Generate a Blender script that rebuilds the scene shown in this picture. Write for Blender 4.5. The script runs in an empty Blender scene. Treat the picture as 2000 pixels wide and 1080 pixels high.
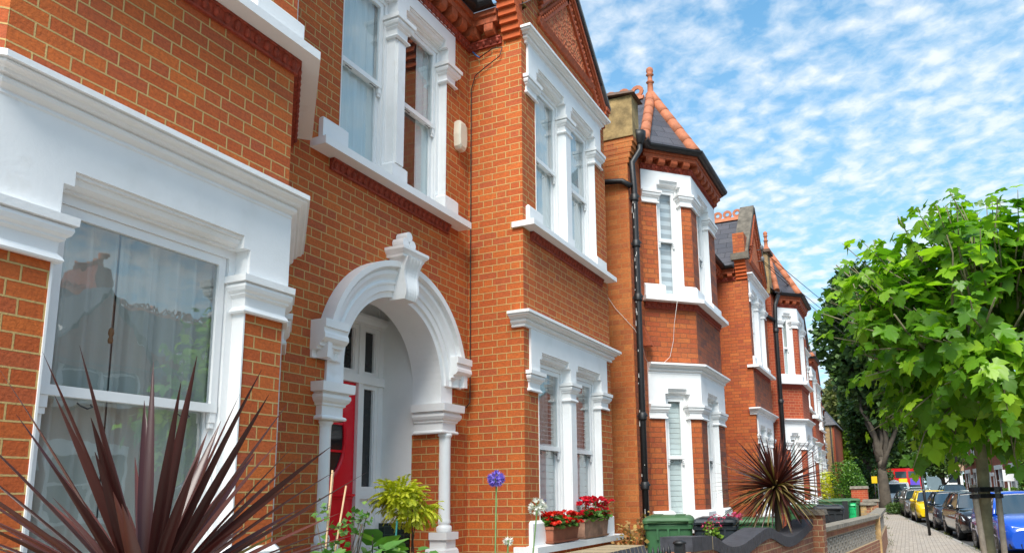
import bpy, math, random
from mathutils import Vector, Matrix
import numpy as np
S = bpy.context.scene
COL = S.collection
R = math.radians
GZ = 1.6            # eye height above the road: every height below is written relative to the eye, roads lie at world z = 0

# ------------------------------------------------------------------ camera
cd = bpy.data.cameras.new('camera')
cam = bpy.data.objects.new('camera', cd)
COL.objects.link(cam)
rx = Vector((0.91352882, 0.40632381, -0.01913235))
ux = Vector((0.08944075, -0.15475951, 0.98389524))
fx = Vector((-0.39681915, 0.90052787, 0.17771918))
m3 = Matrix((rx, ux, -fx)).transposed()
cam.matrix_world = Matrix.Translation((0, 0, GZ)) @ m3.to_4x4()
cd.sensor_width = 36.0
cd.lens = 36.0 * 1469.95 / 2000.0
cd.shift_x = -(1109.445 - 1000) / 2000.0
cd.shift_y = (700.78 - 540) / 2000.0
cd.clip_start = 0.05
cd.clip_end = 2000
S.camera = cam

# ------------------------------------------------------------------ world and sun
SUN_EL, SUN_AZ = R(50), R(168)        # azimuth clockwise from +Y: the sun stands behind the camera, over the roofs, veiled by thin cloud
world = bpy.data.worlds.new('World')
S.world = world
world.use_nodes = True
wn = world.node_tree
wn.nodes.clear()


class NT:
    """small helper for building node trees"""
    def __init__(s, tree):
        s.t = tree

    def n(s, typ, **kw):
        nd = s.t.nodes.new(typ)
        for k, v in kw.items():
            if k.startswith('i_'):
                nd.inputs[k[2:].replace('_', ' ')].default_value = v
            else:
                setattr(nd, k, v)
        return nd

    def l(s, a, b):
        s.t.links.new(a, b)

    def put(s, sock, v):
        if hasattr(v, 'links') or hasattr(v, 'is_linked'):
            s.l(v, sock)
        else:
            sock.default_value = v

    def m(s, op, a, b=None, c=None, clamp=False):
        nd = s.n('ShaderNodeMath', operation=op)
        nd.use_clamp = clamp
        s.put(nd.inputs[0], a)
        if b is not None:
            s.put(nd.inputs[1], b)
        if c is not None:
            s.put(nd.inputs[2], c)
        return nd.outputs[0]

    def vm(s, op, a, b=None, out=0):
        nd = s.n('ShaderNodeVectorMath', operation=op)
        s.put(nd.inputs[0], a)
        if b is not None:
            s.put(nd.inputs[1], b)
        return nd.outputs[out]

    def comb(s, x, y, z=0.0):
        nd = s.n('ShaderNodeCombineXYZ')
        s.put(nd.inputs[0], x); s.put(nd.inputs[1], y); s.put(nd.inputs[2], z)
        return nd.outputs[0]

    def sep(s, v):
        nd = s.n('ShaderNodeSeparateXYZ')
        s.l(v, nd.inputs[0])
        return nd.outputs

    def ramp(s, fac, stops, interp='LINEAR'):
        nd = s.n('ShaderNodeValToRGB')
        cr = nd.color_ramp
        cr.interpolation = interp
        while len(cr.elements) < len(stops):
            cr.elements.new(0.5)
        for e, (p, c) in zip(cr.elements, stops):
            e.position = p
            e.color = (c[0], c[1], c[2], 1)
        s.put(nd.inputs[0], fac)
        return nd.outputs[0]

    def mix(s, fac, a, b, mode='MIX'):
        nd = s.n('ShaderNodeMix', data_type='RGBA', blend_type=mode)
        s.put(nd.inputs[0], fac)
        for i, v in ((6, a), (7, b)):
            if isinstance(v, (tuple, list)):
                v = (v[0], v[1], v[2], 1)
            s.put(nd.inputs[i], v)
        return nd.outputs[2]

    def noise(s, vec, scale, detail=3, rough=0.5, dist=0.0, out=0):
        nd = s.n('ShaderNodeTexNoise')
        s.l(vec, nd.inputs['Vector'])
        nd.inputs['Scale'].default_value = scale
        nd.inputs['Detail'].default_value = detail
        nd.inputs['Roughness'].default_value = rough
        nd.inputs['Distortion'].default_value = dist
        return nd.outputs[out]


W = NT(wn)
geo = W.n('ShaderNodeTexCoord')
dirv = geo.outputs['Generated']
sx, sy, sz = W.sep(dirv)
sky = W.n('ShaderNodeTexSky', sky_type='NISHITA', sun_disc=False, sun_elevation=SUN_EL, sun_rotation=SUN_AZ,
          air_density=1.0, dust_density=0.6, ozone_density=2.2)
# cloud sheet: the view direction is carried onto a flat layer overhead
hz = W.m('ADD', W.m('MAXIMUM', sz, 0.0), 0.16)
cu = W.m('DIVIDE', sx, hz)
cv = W.m('DIVIDE', sy, hz)
cvec = W.comb(cu, cv, 0.0)
big = W.noise(cvec, 0.55, 4, 0.55)
rot = W.n('ShaderNodeMapping')
rot.inputs['Rotation'].default_value = (0, 0, R(35))
rot.inputs['Scale'].default_value = (1.0, 1.1, 1.0)
W.l(cvec, rot.inputs[0])
wob_ = W.noise(cvec, 18.0, 2, 0.55, 0.0, out=1)
cdist = W.vm('ADD', rot.outputs[0], W.vm('MULTIPLY', W.vm('SUBTRACT', wob_, (0.5, 0.5, 0.5)), (0.035, 0.035, 0.0)))
vor = W.n('ShaderNodeTexVoronoi', feature='SMOOTH_F1')
vor.inputs['Scale'].default_value = 19.0
vor.inputs['Smoothness'].default_value = 0.8
W.l(cdist, vor.inputs['Vector'])
pn = W.noise(cdist, 17.0, 6, 0.58, 0.0)
puff = W.m('ADD', W.m('MULTIPLY', W.m('SUBTRACT', 0.95, W.m('MULTIPLY', vor.outputs['Distance'], 1.25)), 0.24), W.m('MULTIPLY', pn, 0.76))
fine = W.noise(cvec, 20.0, 3, 0.6)
cl = W.m('ADD', W.m('MULTIPLY', puff, 0.95), W.m('MULTIPLY', big, 0.74))
cl = W.m('ADD', cl, W.m('MULTIPLY', fine, 0.10))
near_h = W.m('SUBTRACT', 1.0, W.m('MULTIPLY', sz, 1.5), clamp=True)
cl = W.m('ADD', cl, W.m('MULTIPLY', near_h, 0.20))
mask = W.m('MULTIPLY', W.m('SUBTRACT', cl, 0.635), 2.3, clamp=True)
veil = W.m('MULTIPLY', W.m('ADD', near_h, 0.12), 0.75, clamp=True)
mask = W.m('MAXIMUM', W.m('MULTIPLY', mask, 0.88), veil)
skyc = W.mix(1.0, sky.outputs[0], (0.17, 0.60, 0.69), 'MULTIPLY')
cloudc = W.mix(W.m('MULTIPLY', W.m('SUBTRACT', puff, 0.35), 3.0, clamp=True), (1.75, 2.25, 2.6), (2.7, 2.8, 2.9))
col = W.mix(mask, skyc, cloudc)
bg = W.n('ShaderNodeBackground')
bg.inputs['Strength'].default_value = 0.15
W.l(col, bg.inputs['Color'])
wo = W.n('ShaderNodeOutputWorld')
W.l(bg.outputs[0], wo.inputs[0])

sl = bpy.data.lights.new('sun', 'SUN')
sl.energy = 2.3
sl.angle = R(30)
sl.color = (1.0, 0.95, 0.88)
sun = bpy.data.objects.new('sun', sl)
COL.objects.link(sun)
sd = Vector((math.sin(SUN_AZ) * math.cos(SUN_EL), math.cos(SUN_AZ) * math.cos(SUN_EL), math.sin(SUN_EL)))
sun.rotation_euler = sd.to_track_quat('Z', 'Y').to_euler()
sun.location = (0, 0, 30)

S.view_settings.view_transform = 'Standard'
S.view_settings.look = 'None'
S.view_settings.exposure = 1.4
S.view_settings.gamma = 1.0
S.view_settings.use_curve_mapping = False
S.cycles.max_bounces = 8
S.cycles.transparent_max_bounces = 16
S.cycles.sample_clamp_indirect = 6


# ------------------------------------------------------------------ mesh builder
WL = {}      # world location of parents


class MB:
    """collects faces, then links them as one mesh object"""
    def __init__(s):
        s.v = []; s.f = []; s.mi = []; s.cm = 0; s.sm = []; s.smooth = False

    def face(s, pts):
        i = len(s.v)
        s.v.extend([tuple(p) for p in pts])
        s.f.append(tuple(range(i, i + len(pts))))
        s.mi.append(s.cm); s.sm.append(s.smooth)

    def mesh(s, vs, fs):
        i = len(s.v)
        s.v.extend([tuple(p) for p in vs])
        for f in fs:
            s.f.append(tuple(i + k for k in f)); s.mi.append(s.cm); s.sm.append(s.smooth)

    def hexa(s, p):
        """8 points: bottom ring 0-3, top ring 4-7"""
        s.mesh(p, [(3, 2, 1, 0), (4, 5, 6, 7), (0, 1, 5, 4), (1, 2, 6, 5), (2, 3, 7, 6), (3, 0, 4, 7)])

    def box(s, x0, x1, y0, y1, z0, z1):
        s.hexa([(x0, y0, z0), (x1, y0, z0), (x1, y1, z0), (x0, y1, z0), (x0, y0, z1), (x1, y0, z1), (x1, y1, z1), (x0, y1, z1)])

    def fbox(s, F, s0, s1, z0, z1, o0, o1):
        q = [F(a, z, o) for z in (z0, z1) for (a, o) in ((s0, o1), (s1, o1), (s1, o0), (s0, o0))]
        s.hexa(q)

    def fquad(s, F, s0, s1, z0, z1, o=0.0):
        s.face([F(s0, z0, o), F(s1, z0, o), F(s1, z1, o), F(s0, z1, o)])

    def rings(s, rings, caps=True, closed=True):
        n = len(rings[0])
        i0 = len(s.v)
        for r in rings:
            s.v.extend([tuple(p) for p in r])
        for k in range(len(rings) - 1):
            for j in range(n if closed else n - 1):
                a = i0 + k * n + j; b = i0 + k * n + (j + 1) % n
                s.f.append((a, b, b + n, a + n)); s.mi.append(s.cm); s.sm.append(s.smooth)
        if caps:
            s.f.append(tuple(i0 + j for j in range(n))[::-1]); s.mi.append(s.cm); s.sm.append(False)
            s.f.append(tuple(i0 + (len(rings) - 1) * n + j for j in range(n))); s.mi.append(s.cm); s.sm.append(False)

    def sweep(s, path, prof, closed_prof=True, caps=True):
        """path: 2D plan points; prof: (o, z) with o to the right of travel; mitred"""
        rs = []
        n = len(path)
        for i in range(n):
            p = Vector(path[i])
            d0 = (Vector(path[i]) - Vector(path[i - 1])).normalized() if i > 0 else None
            d1 = (Vector(path[i + 1]) - Vector(path[i])).normalized() if i < n - 1 else None
            if d0 is None: d0 = d1
            if d1 is None: d1 = d0
            n0 = Vector((d0.y, -d0.x)); n1 = Vector((d1.y, -d1.x))
            b = (n0 + n1)
            b = b.normalized()
            k = 1.0 / max(0.3, b.dot(n0))
            rs.append([(p.x + b.x * o * k, p.y + b.y * o * k, z) for o, z in prof])
        s.rings(rs, caps, closed_prof)

    def tube(s, pts, rad, seg=8, caps=True):
        """tube through 3D points; rad number or list"""
        P = [Vector(p) for p in pts]
        n = len(P)
        if not isinstance(rad, (list, tuple)):
            rad = [rad] * n
        up = Vector((0, 0, 1))
        t0 = (P[1] - P[0]).normalized()
        if abs(t0.dot(up)) > 0.95:
            up = Vector((1, 0, 0))
        a = t0.cross(up).normalized()
        rs = []
        for i in range(n):
            if i == 0: t = P[1] - P[0]
            elif i == n - 1: t = P[-1] - P[-2]
            else: t = (P[i + 1] - P[i]).normalized() + (P[i] - P[i - 1]).normalized()
            t.normalize()
            a = (a - t * a.dot(t))
            if a.length < 1e-6: a = t.orthogonal()
            a.normalize()
            b = t.cross(a)
            rs.append([P[i] + (a * math.cos(2 * math.pi * k / seg) + b * math.sin(2 * math.pi * k / seg)) * rad[i] for k in range(seg)])
        sm = s.smooth; s.smooth = True
        s.rings(rs, caps)
        s.smooth = sm

    def lathe(s, c, prof, seg=16, caps=True):
        sm = s.smooth; s.smooth = True
        s.rings([[(c[0] + r * math.cos(2 * math.pi * k / seg), c[1] + r * math.sin(2 * math.pi * k / seg), c[2] + z) for k in range(seg)] for r, z in prof], caps)
        s.smooth = sm

    def ball(s, c, r, seg=8, rg=5):
        if not isinstance(r, (tuple, list)): r = (r, r, r)
        sm = s.smooth; s.smooth = True
        rs = []
        for i in range(rg + 1):
            th = math.pi * (0.04 + 0.92 * i / rg)
            rs.append([(c[0] + r[0] * math.sin(th) * math.cos(2 * math.pi * k / seg), c[1] + r[1] * math.sin(th) * math.sin(2 * math.pi * k / seg), c[2] - r[2] * math.cos(th)) for k in range(seg)])
        s.rings(rs)
        s.smooth = sm

    def build(s, name, mats, parent=None, base=None, abs_=True):
        """abs_: coordinates are eye-relative world ones (GZ is added); else local"""
        me = bpy.data.meshes.new(name)
        V = np.array(s.v, dtype=float).reshape(-1, 3)
        if abs_:
            V = V + np.array((0, 0, GZ))
            if parent is not None:
                o = np.array(WL[parent.name])
            else:
                mn, mx = V.min(0), V.max(0)
                o = np.array(base) if base is not None else np.array(((mn[0] + mx[0]) / 2, (mn[1] + mx[1]) / 2, mn[2]))
            V = V - o
        else:
            o = np.array((0., 0., 0.))
        me.from_pydata([tuple(p) for p in V], [], s.f)
        if not isinstance(mats, (list, tuple)):
            mats = [mats]
        for m in mats:
            me.materials.append(m)
        me.polygons.foreach_set('material_index', s.mi)
        me.polygons.foreach_set('use_smooth', s.sm)
        me.update()
        ob = bpy.data.objects.new(name, me)
        COL.objects.link(ob)
        if parent is not None:
            ob.parent = parent
            WL[ob.name] = WL.get(parent.name, (0, 0, 0))
        else:
            ob.location = tuple(o)
            WL[ob.name] = tuple(o)
        return ob


def np_obj(name, V, F, mats, parent=None, loc=(0, 0, 0), mi=None, smooth=False, uv=None):
    """fast object from arrays; V in object space"""
    me = bpy.data.meshes.new(name)
    V = np.asarray(V, dtype=np.float32); F = np.asarray(F, dtype=np.int32)
    n, k = F.shape
    me.vertices.add(len(V)); me.vertices.foreach_set('co', V.ravel())
    me.loops.add(n * k); me.loops.foreach_set('vertex_index', F.ravel())
    me.polygons.add(n)
    me.polygons.foreach_set('loop_start', np.arange(n, dtype=np.int32) * k)
    me.polygons.foreach_set('loop_total', np.full(n, k, dtype=np.int32))
    for m in (mats if isinstance(mats, (list, tuple)) else [mats]):
        me.materials.append(m)
    if mi is not None:
        me.polygons.foreach_set('material_index', np.asarray(mi, dtype=np.int32))
    if smooth:
        me.polygons.foreach_set('use_smooth', np.ones(n, dtype=bool))
    me.update(calc_edges=True)
    me.validate()
    ob = bpy.data.objects.new(name, me)
    COL.objects.link(ob)
    if parent is not None:
        ob.parent = parent
        WL[ob.name] = WL.get(parent.name, (0, 0, 0))
    else:
        ob.location = loc
        WL[ob.name] = tuple(loc)
    return ob


def tag(o, label=None, cat=None, group=None, kind=None):
    if label: o['label'] = label
    if cat: o['category'] = cat
    if group: o['group'] = group
    if kind: o['kind'] = kind
    return o


def thing(name, label, cat, loc=(0, 0, 0), group=None, rz=0.0, kind=None):
    """an Empty at a thing's base; loc is eye-relative"""
    o = bpy.data.objects.new(name, None)
    COL.objects.link(o)
    o.empty_display_size = 0.2
    o.location = (loc[0], loc[1], loc[2] + GZ)
    o.rotation_euler = (0, 0, rz)
    WL[o.name] = (loc[0], loc[1], loc[2] + GZ)
    return tag(o, label, cat, group, kind)


def copy_tree(o, parent=None):
    kids = [c for c in ALLKIDS(o)]
    c = o.copy(); COL.objects.link(c)
    c.parent = parent
    for ch in kids:
        copy_tree(ch, c)
    return c


def ALLKIDS(o):
    return [x for x in COL.objects if x.parent == o]


def frame(ox, oy, dx, dy):
    L = math.hypot(dx, dy); dx /= L; dy /= L
    nx, ny = dy, -dx

    def F(s, z, o=0.0):
        return (ox + dx * s + nx * o, oy + dy * s + ny * o, z)
    F.o = (ox, oy); F.d = (dx, dy); F.n = (nx, ny)
    return F


def F2(F, s, o=0.0):
    p = F(s, 0, o)
    return (p[0], p[1])


# ------------------------------------------------------------------ materials
def new_mat(name):
    m = bpy.data.materials.new(name)
    m.use_nodes = True
    m.node_tree.nodes.clear()
    N = NT(m.node_tree)
    out = N.n('ShaderNodeOutputMaterial')
    b = N.n('ShaderNodeBsdfPrincipled')
    N.l(b.outputs[0], out.inputs[0])
    return m, N, b, out


def obj_pos(N):
    return N.n('ShaderNodeNewGeometry').outputs['Position']


def mat(name, c, rough=0.6, var=0.12, scale=8.0, metal=0.0, bump=0.0, bscale=60.0, spec=0.5, coat=0.0, trans=0.0, coord='pos'):
    m, N, b, out = new_mat(name)
    P = obj_pos(N)
    nz = N.noise(P, scale, 4, 0.6)
    lo = tuple(x * (1 - var) for x in c); hi = tuple(min(1, x * (1 + var)) for x in c)
    cc = N.ramp(nz, [(0.3, lo), (0.7, hi)])
    N.l(cc, b.inputs['Base Color'])
    b.inputs['Roughness'].default_value = rough
    b.inputs['Metallic'].default_value = metal
    b.inputs['Specular IOR Level'].default_value = spec
    b.inputs['Coat Weight'].default_value = coat
    b.inputs['Coat Roughness'].default_value = 0.05
    if bump:
        bn = N.n('ShaderNodeBump')
        bn.inputs['Strength'].default_value = bump
        bn.inputs['Distance'].default_value = 0.01
        N.l(N.noise(P, bscale, 3, 0.6), bn.inputs['Height'])
        N.l(bn.outputs[0], b.inputs['Normal'])
    return m


def wall_uv(N):
    """u along the wall, v up the wall (or up the slope), for any flat face"""
    g = N.n('ShaderNodeNewGeometry')
    P, Nn = g.outputs['Position'], g.outputs['True Normal']
    T = N.vm('NORMALIZE', N.vm('CROSS_PRODUCT', (0, 0, 1), Nn))
    B = N.vm('CROSS_PRODUCT', Nn, T)
    return N.vm('DOT_PRODUCT', P, T, 1), N.vm('DOT_PRODUCT', P, B, 1), P


def brick_mat(name, cols, mortar, ch=0.075, bl=0.225, hl=0.1125, jw=0.009, rough=0.85, mode='flemish', proud=1.0, stain=0.25, stain_col=(0.05, 0.03, 0.025),
              ground=False, wob=0.0, bumpd=0.006, moss=None, rise=None):
    m, N, b, out = new_mat(name)
    if ground:
        P = obj_pos(N)
        x, y, z = N.sep(P)
        u, v = y, x
    else:
        u, v, P = wall_uv(N)
    if wob:
        wn_ = N.noise(P, 6.0, 2, 0.5)
        v = N.m('ADD', v, N.m('MULTIPLY', N.m('SUBTRACT', wn_, 0.5), wob))
    vr = N.m('DIVIDE', v, ch)
    row = N.m('FLOOR', vr)
    fr = N.m('FRACT', vr)
    odd = N.m('MODULO', N.m('ABSOLUTE', row), 2.0)
    if mode == 'flemish':
        per = bl + hl
        uu = N.m('ADD', N.m('DIVIDE', u, per), N.m('MULTIPLY', odd, 0.5))
        cell = N.m('FLOOR', uu)
        t = N.m('MULTIPLY', N.m('FRACT', uu), per)
        isH = N.m('GREATER_THAN', t, bl)
        loc = N.m('SUBTRACT', t, N.m('MULTIPLY', isH, bl))
        wid = N.m('SUBTRACT', bl, N.m('MULTIPLY', isH, bl - hl))
        cid = N.m('ADD', N.m('MULTIPLY', cell, 2.0), isH)
    else:
        uu = N.m('ADD', N.m('DIVIDE', u, bl), N.m('MULTIPLY', odd, 0.5))
        cid = N.m('FLOOR', uu)
        loc = N.m('MULTIPLY', N.m('FRACT', uu), bl)
        wid = bl
    dv = N.m('MINIMUM', loc, N.m('SUBTRACT', wid, loc))
    dh = N.m('MULTIPLY', N.m('MINIMUM', fr, N.m('SUBTRACT', 1.0, fr)), ch)
    d = N.m('MINIMUM', dv, dh)
    jn = N.noise(P, 90.0, 2, 0.5)
    d = N.m('ADD', d, N.m('MULTIPLY', N.m('SUBTRACT', jn, 0.5), 0.003))
    brickm = N.m('MULTIPLY', N.m('SUBTRACT', d, jw / 2 - 0.0008), 1 / 0.0016, clamp=True)   # 1 on brick
    wnz = N.n('ShaderNodeTexWhiteNoise', noise_dimensions='2D')
    N.l(N.comb(cid, row), wnz.inputs['Vector'])
    rnd = wnz.outputs['Value']
    n = len(cols)
    bc = N.ramp(rnd, [((i + 0.5) / n, c) for i, c in enumerate(cols)])
    fine = N.noise(P, 55.0, 4, 0.65)
    bc = N.mix(1.0, bc, N.ramp(fine, [(0.25, (0.72, 0.70, 0.70)), (0.75, (1.2, 1.2, 1.2))]), 'MULTIPLY')
    if not ground:
        drag = N.noise(N.comb(N.m('MULTIPLY', u, 14.0), N.m('MULTIPLY', v, 120.0), 0.0), 1.0, 3, 0.6)
        bc = N.mix(1.0, bc, N.ramp(drag, [(0.25, (0.80, 0.76, 0.76)), (0.5, (1.0, 1.0, 1.0)), (0.8, (1.14, 1.14, 1.14))]), 'MULTIPLY')
    cc = N.mix(brickm, mortar, bc)
    if stain:
        st = N.noise(P, 1.3, 5, 0.62)
        sm = N.m('MULTIPLY', N.m('SUBTRACT', st, 0.50), 2.6, clamp=True)
        cc = N.mix(N.m('MULTIPLY', sm, stain), cc, stain_col)
    if moss:
        ms = N.noise(P, 2.3, 5, 0.7)
        cc = N.mix(N.m('MULTIPLY', N.m('SUBTRACT', ms, 0.5), 3.0, clamp=True), cc, moss)
    N.l(cc, b.inputs['Base Color'])
    b.inputs['Roughness'].default_value = rough
    bn = N.n('ShaderNodeBump')
    bn.inputs['Strength'].default_value = 0.8
    bn.inputs['Distance'].default_value = bumpd
    h = N.m('ADD', N.m('MULTIPLY', N.m('SUBTRACT', 1.0, brickm), proud), N.m('MULTIPLY', fine, 0.5))
    h = N.m('ADD', h, N.m('MULTIPLY', rnd, 0.25))
    N.l(h, bn.inputs['Height'])
    N.l(bn.outputs[0], b.inputs['Normal'])
    return m


M = {}
# tuck-pointed red brick with a proud buff ribbon, restored house
M['brick'] = brick_mat('brick', [(0.47, 0.094, 0.018), (0.51, 0.108, 0.019), (0.54, 0.122, 0.020), (0.44, 0.092, 0.028), (0.50, 0.108, 0.019), (0.57, 0.135, 0.022)],
                       (0.58, 0.39, 0.145), jw=0.0092, proud=1.6, stain=0.22, stain_col=(0.16, 0.05, 0.03), bumpd=0.010)
M['brick_old'] = brick_mat('brick_old', [(0.46, 0.105, 0.024), (0.41, 0.085, 0.024), (0.52, 0.145, 0.035), (0.34, 0.068, 0.024), (0.48, 0.12, 0.030)],
                           (0.20, 0.075, 0.03), jw=0.008, proud=-0.8, stain=0.30, wob=0.006)
M['brick_buff_joint'] = brick_mat('brick_buff_joint', [(0.43, 0.115, 0.025), (0.48, 0.140, 0.032), (0.52, 0.17, 0.04), (0.40, 0.11, 0.03)],
                                  (0.40, 0.19, 0.06), jw=0.007, proud=-0.3, stain=0.14, wob=0.004)
M['brick_front_old'] = brick_mat('brick_front_old', [(0.26, 0.07, 0.030), (0.33, 0.085, 0.030), (0.42, 0.10, 0.03), (0.20, 0.06, 0.035)],
                                 (0.15, 0.07, 0.04), jw=0.008, proud=-0.7, stain=0.55, wob=0.005)
M['brick_far'] = brick_mat('brick_far', [(0.37, 0.062, 0.020), (0.43, 0.075, 0.024), (0.33, 0.055, 0.022)],
                           (0.48, 0.22, 0.11), jw=0.008, proud=-0.3, stain=0.12)
M['brick_stock'] = brick_mat('brick_stock', [(0.42, 0.27, 0.10), (0.48, 0.32, 0.13), (0.30, 0.19, 0.09), (0.36, 0.24, 0.11)],
                             (0.30, 0.24, 0.16), proud=-0.5, stain=0.45)
M['brick_garden'] = brick_mat('brick_garden', [(0.26, 0.095, 0.05), (0.32, 0.12, 0.06), (0.22, 0.08, 0.05), (0.36, 0.14, 0.07)],
                              (0.42, 0.30, 0.17), jw=0.011, proud=-0.4, stain=0.35)
M['brick_blue'] = brick_mat('brick_blue', [(0.045, 0.045, 0.055), (0.07, 0.07, 0.08), (0.055, 0.055, 0.065)],
                            (0.34, 0.26, 0.15), ch=0.3, bl=0.075, jw=0.009, proud=-0.5, stain=0.2, mode='running', rough=0.6)
M['slate'] = brick_mat('slate', [(0.050, 0.050, 0.062), (0.062, 0.060, 0.072), (0.080, 0.078, 0.092), (0.070, 0.068, 0.078)],
                       (0.018, 0.018, 0.02), ch=0.21, bl=0.42, jw=0.010, proud=-1.2, stain=0.2, stain_col=(0.13, 0.12, 0.11), mode='running', rough=0.55, bumpd=0.01)
M['paving'] = brick_mat('paving', [(0.36, 0.31, 0.26), (0.40, 0.35, 0.29), (0.33, 0.285, 0.24), (0.42, 0.36, 0.29)],
                        (0.17, 0.15, 0.12), ch=0.10, bl=0.20, jw=0.008, proud=-0.6, stain=0.35, stain_col=(0.14, 0.12, 0.10), mode='running', ground=True, rough=0.9)
M['green_tile'] = brick_mat('green_tile', [(0.004, 0.018, 0.012), (0.006, 0.026, 0.016), (0.003, 0.013, 0.010)],
                            (0.06, 0.09, 0.07), ch=0.078, bl=0.155, jw=0.003, proud=-0.4, stain=0, mode='running', rough=0.12, bumpd=0.002)


def white_paint():
    m, N, b, out = new_mat('white_paint')
    P = obj_pos(N)
    n1 = N.noise(P, 3.0, 5, 0.6)
    c = N.ramp(n1, [(0.25, (0.79, 0.79, 0.77)), (0.45, (0.86, 0.86, 0.85)), (0.62, (0.88, 0.88, 0.87)), (0.80, (0.76, 0.74, 0.70))])
    N.l(c, b.inputs['Base Color'])
    b.inputs['Roughness'].default_value = 0.42
    bn = N.n('ShaderNodeBump')
    bn.inputs['Strength'].default_value = 0.35
    bn.inputs['Distance'].default_value = 0.004
    n2 = N.noise(P, 35.0, 4, 0.6)
    N.l(n2, bn.inputs['Height'])
    N.l(bn.outputs[0], b.inputs['Normal'])
    return m


M['white'] = white_paint()
M['gloss_white'] = mat('gloss_white', (0.85, 0.85, 0.84), 0.25, 0.03, 4, bump=0.08, bscale=40)
M['white_dirty'] = mat('white_dirty', (0.68, 0.67, 0.64), 0.6, 0.14, 5, bump=0.3, bscale=30)
M['terracotta'] = mat('terracotta', (0.38, 0.080, 0.024), 0.7, 0.30, 22, bump=0.5, bscale=90)
M['terracotta_dark'] = mat('terracotta_dark', (0.30, 0.045, 0.020), 0.7, 0.35, 25, bump=0.8, bscale=60)
M['ridge_tile'] = mat('ridge_tile', (0.44, 0.145, 0.065), 0.75, 0.22, 9, bump=0.4, bscale=50)
M['black_iron'] = mat('black_iron', (0.012, 0.012, 0.013), 0.5, 0.3, 20, bump=0.2, bscale=30)
M['black_plastic'] = mat('black_plastic', (0.015, 0.016, 0.018), 0.4, 0.2, 10)
M['render_mossy'] = mat('render_mossy', (0.29, 0.20, 0.085), 0.9, 0.55, 5.0, bump=0.6, bscale=30)
M['stone_cap'] = mat('stone_cap', (0.22, 0.195, 0.155), 0.9, 0.35, 9, bump=0.6, bscale=50)
M['stone_dark'] = mat('stone_dark', (0.13, 0.11, 0.085), 0.9, 0.45, 7, bump=0.7, bscale=40)
M['concrete_block'] = mat('concrete_block', (0.34, 0.31, 0.27), 0.9, 0.25, 12, bump=0.5, bscale=60)
M['concrete'] = mat('concrete', (0.30, 0.28, 0.25), 0.9, 0.2, 5, bump=0.4, bscale=40)
M['asphalt'] = mat('asphalt', (0.055, 0.054, 0.053), 0.9, 0.2, 3, bump=0.5, bscale=90)
M['soil'] = mat('soil', (0.07, 0.05, 0.035), 0.95, 0.4, 6, bump=0.8, bscale=30)
M['red_door'] = mat('red_door', (0.80, 0.003, 0.020), 0.22, 0.05, 3, bump=0.03)
M['plaster_white'] = mat('plaster_white', (0.82, 0.82, 0.80), 0.7, 0.04, 3, bump=0.1)
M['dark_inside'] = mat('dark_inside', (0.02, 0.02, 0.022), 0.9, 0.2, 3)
M['room'] = mat('room', (0.4, 0.38, 0.36), 0.9, 0.2, 3)
M['rubbed_brick'] = mat('rubbed_brick', (0.54, 0.10, 0.018), 0.8, 0.14, 12, bump=0.3, bscale=80)
M['lead'] = mat('lead', (0.14, 0.145, 0.15), 0.6, 0.2, 6)


def glass_mat(name='window_glass', refl=1.0, tint=(0.93, 0.97, 0.98)):
    m, N, b, out = new_mat(name)
    m.node_tree.nodes.remove(b)
    gg_ = N.n('ShaderNodeNewGeometry')
    cs_ = N.m('ABSOLUTE', N.vm('DOT_PRODUCT', gg_.outputs['Normal'], gg_.outputs['Incoming'], 1))
    sch = N.m('ADD', 0.04, N.m('MULTIPLY', 0.96, N.m('POWER', N.m('SUBTRACT', 1.0, cs_, clamp=True), 5.0)))
    g = N.n('ShaderNodeBsdfGlossy'); g.inputs['Roughness'].default_value = 0.0
    t = N.n('ShaderNodeBsdfTransparent'); t.inputs[0].default_value = (*tint, 1)
    bn = N.n('ShaderNodeBump'); bn.inputs['Strength'].default_value = 0.12; bn.inputs['Distance'].default_value = 0.006
    P = obj_pos(N)
    N.l(N.noise(P, 5.5, 2, 0.4), bn.inputs['Height'])
    N.l(bn.outputs[0], g.inputs['Normal'])
    f = N.m('ADD', N.m('MULTIPLY', sch, 4.4 * refl), 0.03, clamp=True)
    mx = N.n('ShaderNodeMixShader')
    N.l(f, mx.inputs[0]); N.l(t.outputs[0], mx.inputs[1]); N.l(g.outputs[0], mx.inputs[2])
    N.l(mx.outputs[0], out.inputs[0])
    return m


M['glass'] = glass_mat(refl=0.5)
M['glass_near'] = glass_mat('bay_glass')
M['dark_glass'] = mat('dark_glass', (0.02, 0.022, 0.024), 0.06, 0.1, 3)


def cloth_mat(name, c, fold=14.0, stripes=False):
    m, N, b, out = new_mat(name)
    u, v, P = wall_uv(N)
    b.inputs['Base Color'].default_value = (*c, 1)
    b.inputs['Roughness'].default_value = 0.9
    if stripes:     # day-and-night blind: broad translucent bands
        s = N.m('FRACT', N.m('DIVIDE', v, 0.14))
        k = N.m('GREATER_THAN', s, 0.5)
        cc = N.mix(k, c, tuple(x * 0.62 for x in c))
        N.l(cc, b.inputs['Base Color'])
    return m


M['curtain'] = cloth_mat('curtain', (0.60, 0.60, 0.54))
M['curtain_white'] = cloth_mat('curtain_white', (0.70, 0.75, 0.74))
M['curtain_blue'] = cloth_mat('curtain_blue', (0.14, 0.26, 0.36))
M['blind_band'] = cloth_mat('blind_band', (0.58, 0.61, 0.63), stripes=True)
M['blind_white'] = mat('blind_white', (0.66, 0.71, 0.69), 0.5, 0.04, 3)
M['wood_acorn'] = mat('wood_acorn', (0.30, 0.15, 0.06), 0.5, 0.2, 20)
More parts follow.
